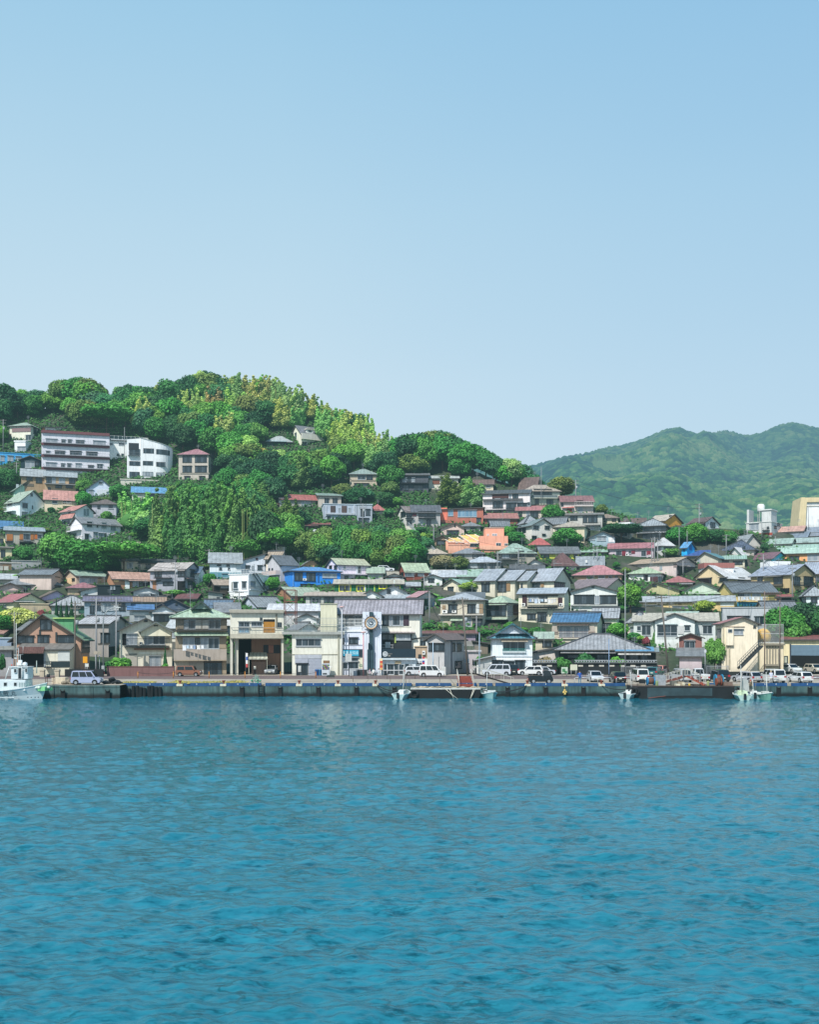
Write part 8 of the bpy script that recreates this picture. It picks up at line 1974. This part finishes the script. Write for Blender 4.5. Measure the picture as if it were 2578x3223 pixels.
m=MB(); m.lathe([(.03,0),(.09,.03),(.09,.15),(.02,.2)],(bxu(31),-.6,bz(2096)),8); m.build('signal_lamp',plain('d8502c',.4),t)
m=MB(); R=random.Random(4)
for k in range(14): a=R.uniform(112,140); m.box(bxu(a),R.uniform(-.9,.6),1.1,bxu(a)+R.uniform(.2,.5),R.uniform(-.2,.9),1.35+R.random()*.5)
m.build('deck_gear',plain('86cf8c',.6,0,.3),t)
m=MB()
for k in range(10): a=R.uniform(108,142); m.lathe([(.05,0),(.22,.05),(.2,.3),(.05,.36)],(bxu(a),R.uniform(-.9,.4),1.35),7)
m.build('floats',plain('dfe6dc',.6),t)
m=MB(); m.tube([(bxu(14),-1.0,bz(2140)),(bxu(20),-1.0,bz(2120)),(bxu(26),-.9,bz(2100))],.05,6); m.tube([(bxu(66),-1.0,bz(2140)),(bxu(70),-1.0,bz(2104))],.05,6); m.build('stay',WHITE(),t)
for i,ch in enumerate('國敏丸'):
 text_mesh(ch,.74,plain('17303c',.5,0,0),t,(bxu([-2,24,48][i]),-1.74 ,1.02-.22),rot=(math.pi/2+.0,0,0),name='lettering',ext=.012)
m=MB(); m.box(.0,-1.80,.30,LB*.72,-1.66,.38); m.build('rubbing_strake',plain('e0e6e6',.4),t)
for u_ in (88,99,111,121): m=MB(); m.box(bxu(u_),-1.45,.28,bxu(u_)+.1,-1.30,.40); m.build('scupper',plain('3a4a50',.6),t)
# small skiffs
def skiff(u,Y,L_,rot,label,hullc='a9c4c4',mastN=2,cat='boat',gear='e0e2de',cabin=False,outboard=True):
 t=empty('small_boat',(wx(u,Y),Y,0),math.radians(rot),label,cat); hw_=.95
 g=hull_mesh(L_,hw_,.3,.62,1,.9,1.25,10,.35); g.v=[(a-L_/2,b,c) for a,b,c in g.v]
 g.build('hull',[plain(hullc,.45,0,.2,'hull_',1.5),plain('9fb0ac',.6),plain('dde2e0',.5)],t)
 R=random.Random(int(u)); m=MB()
 for k in range(6): a=R.uniform(-.35,.3)*L_; m.box(a,-.5,.5,a+.35,R.uniform(-.1,.5),.8+R.random()*.35)
 m.build('deck_gear',plain(gear,.7,0,.3),t)
 for k in range(mastN):
  m=MB(); a=R.uniform(-.4,.25)*L_; m.tube([(a,R.uniform(-.4,.4),.5),(a+.05,0,2.2+R.random()*2.2)],.035,6); m.build('mast',plain('7d7468' if k%2 else 'c9ccc8',.6),t)
 if outboard: m=MB(); m.box(-L_/2-.28,-.16,.1,-L_/2-.02,.16,.85); bevelled(m,'outboard_motor',plain('22282c',.4),t,.04)
 if cabin: m=MB(); m.box(-.7,-.5,.55,.5,.5,1.5); bevelled(m,'cabin',plain('c9cfcb',.5),t,.05); m=MB(); m.box(-.6,-.54,1.0,.4,-.5,1.35); m.build('window',CG,t)
 return t
skiff(1267,126.6,4.2,75,'small white skiff moored stern on left of the flat black barge',mastN=4)
skiff(1540,126.6,4.2,-80,'small green grey boat with raised bow right of the flat black barge',hullc='8fb4b4',mastN=1,outboard=False)
skiff(1981,126.6,3.6,60,'small white boat moored left of the rusty barge',hullc='a8bcbc',mastN=2)
skiff(2333,124.8,4.6,82,'pale green open boat right of the rusty barge',hullc='a9c4bc',mastN=3,gear='cfe0c0')
skiff(2362,126.9,4.4,85,'blue grey boat with a white canvas behind the pale green open boat',hullc='7fa4a8',mastN=2)
skiff(2400,125.2,4.6,-82,'green hulled boat with bow towards the water, rightmost of the small boats',hullc='6fa090',mastN=3,outboard=False,gear='d8d8d0')
m=MB(); m.prism([(-.7,0,0),(.6,0,0),(.45,.2,1.5),(-.4,.2,1.7)],(0,.08,0)); tag(m.build('canvas_sail',plain('a9aca8',.8,0,.2),None,(wx(2345,126),126,.9)),'slack white canvas sheet set on the blue grey boat','canvas')
# barges
BL=plain('15191b',.8,0,.4,'barge_black_',.6)
def barge(u0,u1,Yf,zt,depth,label,mat,deckc):
 x0,x1=wx(u0,Yf),wx(u1,Yf); t=empty('barge',(x0,Yf,0),0,label,'barge'); w=x1-x0
 m=MB(); m.prism([(.25,0,-.4),(w-.35,0,-.4),(w,0,.35),(w,0,zt),(0,0,zt),(0,0,.3)],(0,depth,0)); bevelled(m,'hull',mat,t,.06);
 m=MB(); m.box(.05,.05,zt+.004,w-.05,depth-.05,zt+.05); m.build('deck',plain(deckc,.85,0,.35,'deck_',1.5),t)
 m=MB(); m.box(-.03,-.05,zt-.1,w+.03,.12,zt+.1); m.build('gunwale',plain('c9c9c2' if 'flat' in label else '3a3230',.7,0,.3),t)
 return t,w
def tyre(t,x,y,z,r=.45):
 m=MB(); n=16; P=[(x+math.cos(a)*r,y,z+math.sin(a)*r) for a in [k/n*6.2832 for k in range(n+1)]]; m.tube(P,.14,8,cap=False); m.build('tyre',plain('1e2022',.85),t)
t,w=barge(1293,1512,126.4,1.25,3.4,'flat black barge with pale gunwale moored at the quay in the middle',BL,'8a8578')
tyre(t,.45,-.16,.55);
m=MB(); R=random.Random(8)
for k in range(30): a=R.uniform(.4,w-.5); m.tube([(a,.3+R.random(),1.3),(a+R.uniform(.3,.9),.4+R.random(),1.38+R.random()*.12),(a+R.uniform(.8,1.6),.3+R.random(),1.3)],.05,5)
m.build('coiled_rope',plain('b9ac94',.9),t)
m=MB();
for k in range(9): a=w*.33+k*.2; m.tube([(a,.2,1.3),(a+.1,.1,1.62),(a+.2,.2,1.3)],.03,5)
m.build('chain',plain('8a8a84',.7),t)
for xa,xb in ((.50*w,.68*w),(.56*w,.62*w),(.92*w,.85*w),(.90*w,.845*w)):
 m=MB(); m.tube([(xa,-.1,1.2),((xa+xb)/2,-.3,.5),(xb,-.45,-.1)],.035,5); m.build('mooring_line',plain('cfcabb',.9),t)
def gangway(u0,v0,u1,v1,Y0,Y1,wd,label,col,rails=True,zoff=0):
 a=Vector((wx(u0,Y0),Y0,wz(v0,Y0))); b=Vector((wx(u1,Y1),Y1,wz(v1,Y1))); t=empty('gangway',tuple(a),0,label,'gangway'); d=b-a; L_=d.length; side=Vector((d.y,-d.x,0)).normalized() if abs(d.x)+abs(d.y)>.01 else Vector((1,0,0))
 m=MB(); n=int(L_/.3)
 for s_ in (-1,1): m.obox(side*s_*wd/2,d+side*s_*wd/2,.08,.16)
 for k in range(n+1): p=d*(k/n); m.obox(p-side*wd/2,p+side*wd/2,.16,.05)
 m.obox(Vector((0,0,-.03)),d+Vector((0,0,-.03)),wd*.9,.03)
 m.build('steps',plain(col,.8,0,.35,'rust_',2),t)
 if rails:
  for s_ in (-1,1):
   m=MB(); o_=side*s_*wd/2
   m.obox(o_+Vector((0,0,1.0)),d+o_+Vector((0,0,1.0)),.06,.06)
   for k in range(5): p=d*(k/4)+o_; m.obox(p,p+Vector((0,0,1.0)),.05,.05)
   m.build('handrail',plain('c2bfb4',.6,0,.2),t)
 return t
gangway(1468,2160,1460,2128,128.6,134,1.9,'short rusty boarding ramp with handrails between barge and quay','8a4436')
gangway(1490,2118,1612,2154,131,132.5,.9,'long slanted metal gangway lying on the quay right of the boarding ramp','3a3432')
t,w=barge(1993,2312,126.0,1.55,4.2,'large rusty dark barge with gangway and machinery, moored at right',plain('1d2225',.8,0,.5,'barge_steel_',.5),'7a6a5c')
m=MB(); x_=[0.16,.22,.22,.16]; m.prism([(w*.14,-.03,.05),(w*.30,-.03,.32),(w*.62,-.03,.38),(w*.78,-.03,.30),(w*.78,-.03,1.35),(w*.14,-.03,1.4)],(0,.02,0)); m.build('hull_patch',plain('34474c',.8,0,.4,'faded_steel_',.8),t)
m=MB(); m.prism([(w*.15,-.05,.02),(w*.32,-.05,.3),(w*.32,-.05,.36),(w*.15,-.05,.1)],(0,.02,0)); m.build('rust_streak',plain('8a5248',.9),t)
tyre(t,-.1,-.2,.9,.5); tyre(t,w*.02,-.18,.9,.45)
def cargo(name,u,v,wm,hm,col,label,cat,dx=0,Y=128,sh='box'):
 m=MB()
 if sh=='box': m.box(-wm/2,-.4,0,wm/2,.5,hm)
 elif sh=='drum': m.lathe([(wm/2*.9,0),(wm/2,.04),(wm/2,hm-.05),(wm/2*.85,hm)],seg=12)
 elif sh=='spool':
  for q in (-wm/2,wm/2-.12): m.tube([(q,0,hm/2),(q+.12,0,hm/2)],hm/2,14)
  m.tube([(-wm/2+.12,0,hm/2),(wm/2-.12,0,hm/2)],hm*.36,12,1)
 o=m.build(name,[plain(col,.7,0,.3,'gear_',3),plain('6e4c3e',.8,0,.3)],None,(wx(u,Y),Y,1.6)); return tag(o,label,cat)
cargo('steel_cabinet',2077,2150,1.35,1.35,'9a9fa4','grey steel cabinet standing on the rusty barge','cabinet')
cargo('hose_reel',2048,2155,1.0,1.1,'2f86b8','blue framed reel at the left end of the rusty barge','reel',sh='spool')
cargo('engine_box',2022,2155,.6,.8,'1c2024','black engine box at the left end of the rusty barge','engine')
cargo('winch',2262,2150,1.0,1.45,'2a86ac','blue and brown winch at the right end of the rusty barge','winch',sh='spool',Y=128.4)
cargo('cable_drum',2262,2160,.7,1.0,'8a4a34','rusty cable drum in front of the blue winch','cable drum',sh='spool',Y=127.2)
cargo('barrel',2068,2158,.35,.65,'8a9a6a','green mooring post on the barge, beside the grey cabinet','mooring post',sh='drum',Y=126.6)
cargo('barrel',2229,2158,.35,.65,'9aa070','green mooring post on the barge, right of the rusty ramp','mooring post',sh='drum',Y=126.6)
cargo('crate',2120,2155,.7,.6,'6a6a62','dark crate in the middle of the rusty barge','crate',Y=127.6)
cargo('crate',2142,2155,.8,.5,'a89a84','pale crate right of the dark crate on the rusty barge','crate',Y=127.4)
cargo('tank',2152,2157,.45,.4,'c9c2a8','pale small tank on the rusty barge under the gangway','tank',sh='drum',Y=127)
cargo('can',2170,2157,.3,.3,'d8b04a','yellow can on the rusty barge','can',sh='drum',Y=126.8)
cargo('bundle',2132,2157,.5,.25,'d8d0b8','white cloth bundle on the rusty barge','bundle',Y=126.7)
cargo('bundle',2188,2157,.5,.22,'5a5048','dark cloth bundle on the rusty barge','bundle',Y=126.9)
cargo('rope_heap',2290,2160,1.1,.5,'7a6458','brown heap of chain and rope on the right barge end','rope heap',Y=126.8)
cargo('rope_heap',2018,2160,.9,.3,'8a7c6c','grey heap of rope on the left barge end','rope heap',Y=126.6)
gangway(2093,2146,2160,2127,129.2,129.6,1.0,'long rusty gangway beam rising left to right over the barge','7c4638')
gangway(2218,2155,2162,2127,128.0,128.9,1.6,'steep rusty ramp with white handrails on the barge','9a4a38')
m=MB()
for x in (2151,2204): m.box(wx(x,129)-.06,128.9,1.6,wx(x,129)+.06,129.05,wz(2108,129))
m.box(wx(2151,129),128.9,wz(2126,129)-.05,wx(2204,129),129.02,wz(2126,129)+.05)
m.v=[(a-wx(2178,129),b-129,c-1.6) for a,b,c in m.v]
tag(m.build('davit_frame',plain('5a6068',.6),None,(wx(2178,129),129,1.6)),'grey steel frame carrying the two ramps on the barge','frame')
# yellow-black striped bar at the ramp and mooring ropes
def rope(a,b,sag,label,r=.05):
 wire((wx(a[0],a[2]),a[2],wz(a[1],a[2])),(wx(b[0],b[2]),b[2],wz(b[1],b[2])),sag,label,r)
rope((1186,2154,130),(1258,2172,127),.35,'double pale mooring rope from the bollard to the white skiff',.07)
rope((1186,2158,130),(1256,2176,127),.45,'lower mooring rope from the bollard to the white skiff',.05)
rope((1659,2156,130),(1560,2176,127),.35,'mooring rope from the bollard to the green grey boat',.05)
rope((1657,2158,130),(1515,2170,127),.5,'long mooring rope from the bollard to the flat black barge',.05)
rope((1894,2158,130),(1996,2166,127),.3,'mooring rope from the bollard to the rusty barge',.06)
rope((1500,2160,127),(1552,2176,127),.2,'short rope between black barge and green grey boat',.05)
rope((2300,2160,127),(2340,2175,126),.2,'short rope between the rusty barge and the open boat',.05)
for o in SC.objects:
 if o.get('category')=='cable' and 'rope' in o['label']: o['category']='rope'; o.name='mooring_rope'
# ================================================================ people
def person(u,vb,H_,label,cols,pose='stand',face=0,Y=None,z=DECK,arm=None):
 """one continuous body grown from a skeleton; hair, top, trousers as its clothing colours"""
 Y=Y or deck_Y(vb,z); t=empty('person',(wx(u,Y),Y,z),math.radians(face),label,'person'); s=H_/1.7
 sit=pose=='sit'
 hip=.92 if not sit else .5
 V=[(0,0,hip),(0,0,hip+.22),(0,.01,hip+.46),(0,0,hip+.56),(0,-.01,hip+.66)]; Rr=[(.15,.11),(.145,.105),(.17,.11),(.055,.055),(.09,.1)]
 E=[(0,1),(1,2),(2,3),(3,4)]
 V.append((0,-.015,hip+.74)); Rr.append((.075,.09)); E.append((4,5))
 def add(p,r,par): V.append(p); Rr.append((r,r)); E.append((par,len(V)-1)); return len(V)-1
 for sx in (-1,1):
  if sit:
   a=add((sx*.1,0,hip-.02),.085,0); b=add((sx*.12,-.42,hip),.062,a); c=add((sx*.12,-.44,hip-.42),.042,b); add((sx*.13,-.56,hip-.46),.035,c)
  else:
   st=.07*sx; a=add((sx*.09,0,hip-.08),.085,0); b=add((sx*.11,-.02-st*.4,hip*.53),.062,a); c=add((sx*.13,st*.5,.09),.042,b); add((sx*.15,st*.5-.16,.05),.035,c)
  a=add((sx*.19,0,hip+.45),.055,2)
  if (arm or 'down')=='akimbo': b=add((sx*.38,.03,hip+.22),.042,a); c=add((sx*.2,-.12,hip+.08),.032,b)
  elif sit or arm=='front': b=add((sx*.24,-.06,hip+.2),.042,a); c=add((sx*.15,-.3,hip+.18),.032,b)
  else: b=add((sx*.25,0,hip+.18),.042,a); c=add((sx*.26,-.06,hip-.06),.032,b)
  h=add((V[c][0],V[c][1]-.03,V[c][2]-.06),.03,c)
  for k in range(4): add((V[h][0]+(k-1.5)*.018*1.1,V[h][1]-.02-.004*k,V[h][2]-.07-.008*(k in(1,2))),.009,h)
  add((V[h][0]-sx*.035,V[h][1]-.035,V[h][2]-.03),.010,h)
 me=bpy.data.meshes.new('body'); me.from_pydata([(a*s,b*s,c*s) for a,b,c in V],E,[]); o=link('body',me,t)
 sm=o.modifiers.new('skin','SKIN'); me.update()
 me.skin_vertices.new() if hasattr(me.skin_vertices,'new') and not me.skin_vertices else None
 lay=me.skin_vertices[0].data if me.skin_vertices else None
 if lay is None:
  bm=bmesh.new(); bm.from_mesh(me); bm.verts.layers.skin.verify(); bm.to_mesh(me); bm.free(); lay=me.skin_vertices[0].data
 for i,r in enumerate(Rr): lay[i].radius=(r[0]*s,r[1]*s); lay[i].use_root=(i==0)
 ss=o.modifiers.new('sub','SUBSURF'); ss.levels=1; ss.render_levels=1
 dg=bpy.context.evaluated_depsgraph_get(); dg.update(); nm=bpy.data.meshes.new_from_object(o.evaluated_get(dg)); o.modifiers.clear(); o.data=nm; nm.name='body'
 skin=plain('c99f82',.6,0,.1,'skin_'); top=plain(cols[0],.85,0,.2,'cloth_'); tr=plain(cols[1],.85,0,.2,'cloth_'); sh=plain('2a2624',.8)
 nm.materials.clear()
 for m_ in (skin,top,tr,sh): nm.materials.append(m_)
 for p in nm.polygons:
  c=p.center/s; p.use_smooth=True; armd=abs(c.x)>.2
  if c.z>hip+.53: mi=0
  elif c.z>hip-.02 and not (armd and c.z<hip+.12) and not (sit and c.y<-.22): mi=1
  elif armd and c.z>hip-.25 and abs(c.x)>.22: mi=0
  elif c.z<(.10 if not sit else .1): mi=3
  else: mi=2
  p.material_index=mi
 m=MB(); m.lathe([(.06*s,.0),(.1*s,.04*s),(.105*s,.12*s),(.07*s,.19*s),(.02*s,.215*s)],(0,.015*s,(hip+.63)*s),12); m.build('hair',plain(cols[2],.8),t)
 m=MB();
 for sx in (-1,1): m.box(sx*.035*s-.012*s,-.108*s,(hip+.695)*s,sx*.035*s+.012*s,-.098*s,(hip+.71)*s)
 m.box(-.012*s,-.125*s,(hip+.655)*s,.012*s,-.1*s,(hip+.695)*s); m.box(-.025*s,-.108*s,(hip+.63)*s,.025*s,-.098*s,(hip+.638)*s); m.build('face',plain('6a4238',.7),t)
 return t
person(1825,2152,1.72,'person in a blue jacket and jeans standing with hands on hips at the quay edge',('2a5cb0','4a7a94','1c1a1a'),arm='akimbo',face=10,Y=131.2)
person(2427,2150,1.68,'person in white cap and white clothes standing by the tall white minivan',('c9cde0','e0dfda','d8c8a0'),face=-20,Y=132.3)
person(2363,2165,1.6,'person in brown clothes and red cap bending over the blue grey boat',('7a6a54','3c4440','b8443c'),Y=126.9,z=.75,arm='front',face=30)
person(1164,2120,1.5,'person in a pink top sitting at the white table before the tower, left seat',('e0c4cc','d8d4d0','4a3228'),pose='sit',face=70,Y=154.6)
person(1176,2120,1.5,'person in white sitting behind the white table before the tower, middle seat',('e6e6e4','c8c8cc','2a2220'),pose='sit',face=0,Y=155.4)
person(1192,2120,1.5,'person in a pale top sitting at the white table before the tower, right seat',('d4dce0','6a7484','2c2422'),pose='sit',face=-70,Y=154.8)
Yc=154.4
t=empty('table',(wx(1178,Yc),Yc,DECK),0,'white café table before the ship wheel tower','table'); m=MB(); m.lathe([(.42,0),(.42,.04)],(0,0,.7),14); m.build('tabletop',WHITE(),t)
m=MB(); m.tube([(0,0,0),(0,0,.7)],.03,6); m.build('leg',WHITE(),t)
for i,(u,y,rz) in enumerate(((1162,154.6,70),(1176,155.5,0),(1194,154.8,-70))):
 t=empty('chair',(wx(u,y),y,DECK),math.radians(rz),'white café chair at the table before the tower','chair','white café chairs before the tower')
 m=MB(); m.box(-.22,-.2,.4,.22,.22,.44); m.build('seat',WHITE(),t); m=MB(); m.box(-.22,.2,.44,.22,.24,.85); m.build('backrest',WHITE(),t)
 for a in (-.19,.19):
  for b in (-.17,.2): m=MB(); m.box(a-.02,b-.02,0,a+.02,b+.02,.4); m.build('leg',WHITE(),t)
# red machine by the curved lamp, dark planter box at the tourist counter
m=MB(); m.prism([(-.7,0,0),(.6,0,0),(.75,0,.35),(.2,0,.75),(-.4,0,.6)],(0,.6,0)); tag(bevelled(m,'scooter',plain('b83040',.4),None,.04),'small red covered scooter beside the curved street lamp','scooter'); SC.objects['scooter'].location=(wx(312,155),155,DECK+.1)
for (u,w_,c_,lb) in ((1140,1.6,'30363a','dark planter box beside the tourist counter'),(1112,1.2,'aab0b4','pale grey bench box before the tourist counter')):
 m=MB(); m.box(-w_/2,0,0,w_/2,.5,.95); tag(m.build('box',plain(c_,.7,0,.2),None,(wx(u,155),155,DECK)),lb,'box')
# steps with railing on the slope beside the hedge trees
A_=(1285,1660); B_=(1370,1745); n=14
Y0=hit(*B_); Y1=hit(*A_); a=Vector((wx(B_[0],Y0),Y0-.6,wz(B_[1],Y0)+.2)); b=Vector((wx(A_[0],Y1),Y1-.6,wz(A_[1],Y1)+.2))
t=empty('stairs',tuple(a),0,'long concrete stairs with grey railings climbing the slope left of the orange villa','stairs'); m=MB(); d=b-a
for k in range(40): p=d*(k/39); m.box(p.x-.9,p.y-.9,p.z-.7,p.x+.9,p.y+.5,p.z)
m.build('steps',wall_mat('a8a498'),t)
for dy in (-.9,.4):
 m=MB(); m.obox(Vector((0,dy,1)),d+Vector((0,dy,1)),.08,.08); m.obox(Vector((0,dy,.5)),d+Vector((0,dy,.5)),.06,.06)
 for k in range(16): p=d*(k/15); m.box(p.x-.04,p.y+dy-.04,p.z,p.x+.04,p.y+dy+.04,p.z+1)
 m.build('railing',plain('9aa0a4',.5),t)
# ================================================================ small houses in the gaps, aerials, haze glow in the materials
def fillers():
 R=random.Random(77); n=0
 WC=['c9c2b2','d6d3cc','b9b4aa','c4b9a4','dcdad4','a8a39a','cbbfb0']; RC=[('8b9298','grey'),('a7adb0','pale grey'),('6e747a','slate grey'),('b9a48c','tan'),('93b0a4','pale green'),('8a5a54','dull red'),('d0d2d2','white'),('5f7f9c','blue')]
 for k in range(9000):
  if n>=75: break
  u=R.uniform(10,2570); v=R.uniform(1740,2030) if u<1350 else R.uniform(1640,2030)
  if v<ridge_v(u)+60: continue
  Y=hit(u,v); w=R.uniform(4.6,8.2)*F/Y; hh=R.uniform(3.0,5.2)*F/Y; rs=R.uniform(1.1,1.7)*F/Y
  a,b,t=u-w/2,u+w/2,v-hh-rs; bad=False
  for (ref,x0,y0,x1,y1,Yh) in HOUSES:
   ov=min(b,x1)-max(a,x0)
   if ov<=7: continue
   if abs(Yh-Y)<4.6 : bad=True; break
   if Yh>Y and t<y1-20 and v>y0: bad=True; break     # would hide the house behind
  if bad: continue
  for T in TREES:
   if T[8] and T[9]>Y and abs(T[1]-u)<w/2+T[5]*.5 and t<T[4]-T[5]*.8 and v>T[3]: bad=True; break
  if bad: continue
  near=sorted([h for h in HOUSES if len(h[0].split())<=8],key=lambda h:(abs((h[1]+h[3])/2-u)+2*abs((h[2]+h[4])/2-(v+t)/2)))[0]
  nu,nv=(near[1]+near[3])/2,(near[2]+near[4])/2
  rel='above' if (v+t)/2<nv-20 else ('below' if (v+t)/2>nv+20 else ('right of' if u>nu else 'left of'))
  rc,rn=R.choice(RC); kind=R.choice(['gx','gx','gy','hip','flat'])
  h=House('house',f"small {rn} roofed house; {rel} the {near[0]}",a,b,t,v-hh,v,kind,R.choice(WC),rc,R.choice(['seam','tile','plain']),R.uniform(-30,30),4.4)
  HOUSES[-1]=('-'*10+' x'*9,)+HOUSES[-1][1:]; h.auto(k); n+=1
 seen={}
 for o in SC.objects:
  l=o.get('label')
  if l and l.startswith('small ') and o.get('category')=='house': seen.setdefault(l,[]).append(o)
 for l,L_ in seen.items():
  if len(L_)>1:
   for i,o in enumerate(sorted(L_,key=lambda o:o.location.x)): o['label']=('leftmost ' if i==0 else 'rightmost ' if i==len(L_)-1 else 'middle ')+l
fillers()
def aerials():
 R=random.Random(5)
 for o in [o for o in SC.objects if o.get('category')=='house' and o.type=='EMPTY']:
  ro=[c for c in o.children if c.name.startswith('roof')]
  if not ro or R.random()<.35: continue
  bb=ro[0].bound_box; zt=max(b[2] for b in bb); xm=R.uniform(.25,.75)*(bb[6][0]-bb[0][0])+bb[0][0]; ym=(bb[0][1]+bb[6][1])/2
  m=MB(); h=R.uniform(1.3,2.4); m.box(xm-.03,ym-.03,zt-1.2,xm+.03,ym+.03,zt+h)
  for k in range(3): m.box(xm-.5,ym-.02,zt+h-.2-.25*k,xm+.5,ym+.02,zt+h-.16-.25*k)
  m.build('aerial',plain('8a8f92',.5,.3),o)
aerials()
# ================================================================ labels of the trees and shrubs
def finish_labels():
 refs=[(r.strip(),(a+c)/2,(b+d)/2,(c-a)/2,(d-b)/2) for (r,a,b,c,d,Y) in HOUSES if len(r.split())<=9 and 'retaining' not in r]
 cnt={}
 for r in refs: cnt[r[0]]=cnt.get(r[0],0)+1
 refs=[r for r in refs if cnt[r[0]]==1]
 word={'broad':'tree','flat':'flat crowned tree','shrub':'shrub','bamboo':'bamboo clump','cone':'cypress'}
 used=set(o['label'] for o in SC.objects if 'label' in o)
 todo=[t for t in TREES if not t[8]]; G={}
 for t in todo:
  o,u,vc,vt,vb,hw,kind,tone,_,Y=t
  best=sorted(refs,key=lambda r:max(0,abs(u-r[1])-r[3])**2+max(0,abs(vc-r[2])-r[4])**2*1.6)[0]
  dx=(u-best[1])/max(best[3],20); dy=(vc-best[2])/max(best[4],14)
  rel=('right of' if dx>0 else 'left of') if abs(dx)>abs(dy) else ('below' if dy>0 else 'above')
  sky=kind!='shrub' and vt<sky_v(u)+14
  size='small ' if hw<20 and kind!='shrub' else ''
  key=f"{size}{tone} {word[kind]} {'on the skyline ' if sky else ''}{rel} the {best[0]}"
  G.setdefault(key,[]).append(t)
 O=['first','second','third','fourth','fifth','sixth','seventh','eighth','ninth','tenth','eleventh','twelfth','thirteenth','fourteenth','fifteenth','sixteenth','seventeenth','eighteenth','nineteenth','twentieth']
 for key,L_ in G.items():
  L_.sort(key=lambda t:t[1])
  for i,t in enumerate(L_):
   lab=key if len(L_)==1 else f"{O[min(i,19)]} {key}, from left"
   if len(L_)==2: lab=('left ' if i==0 else 'right ')+key
   if len(lab.split())>16: lab=lab.replace(', from left','')
   if len(lab.split())>16 or ' with ' in lab: h_,_,t_=lab.partition(' with '); lab=h_+(', from left' if 'from left' in t_ and len(h_.split())<14 else '') if len(lab.split())>15 else lab
   q=1
   while lab in used: lab=['leafy ','full ','round ','dense ','broad ','low ','airy '][q-1]+lab if q<8 else lab+' '; q+=1
   used.add(lab); t[0]['label']=lab
   t[0]['group']={'shrub':'shrubs in the gaps between houses','bamboo':'bamboo clumps on the hill','cone':'cypresses'}.get(t[6],'trees on the hill')
finish_labels()
def paint_haze():
 for m in bpy.data.materials:
  if not m.use_nodes or m.name.startswith(('sea_water','forested_mountain')): continue
  N=m.node_tree.nodes; L=m.node_tree.links; out=N.get('Material Output')
  if out is None or not out.inputs['Surface'].links: continue
  src=out.inputs['Surface'].links[0].from_socket
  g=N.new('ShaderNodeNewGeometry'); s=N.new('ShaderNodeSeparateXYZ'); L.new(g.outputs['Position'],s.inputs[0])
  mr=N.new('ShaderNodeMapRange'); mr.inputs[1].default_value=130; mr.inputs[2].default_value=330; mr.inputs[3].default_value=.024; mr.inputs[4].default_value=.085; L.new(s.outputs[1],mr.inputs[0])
  e=N.new('ShaderNodeEmission'); e.inputs['Color'].default_value=(*hexc('8fbccb'),1); x=N.new('ShaderNodeMixShader')  # haze painted as emission in the material, lifts its dark tones too
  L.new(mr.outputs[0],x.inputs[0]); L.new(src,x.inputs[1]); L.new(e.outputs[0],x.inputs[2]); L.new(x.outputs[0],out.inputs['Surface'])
  m.cycles.emission_sampling='NONE'
paint_haze()
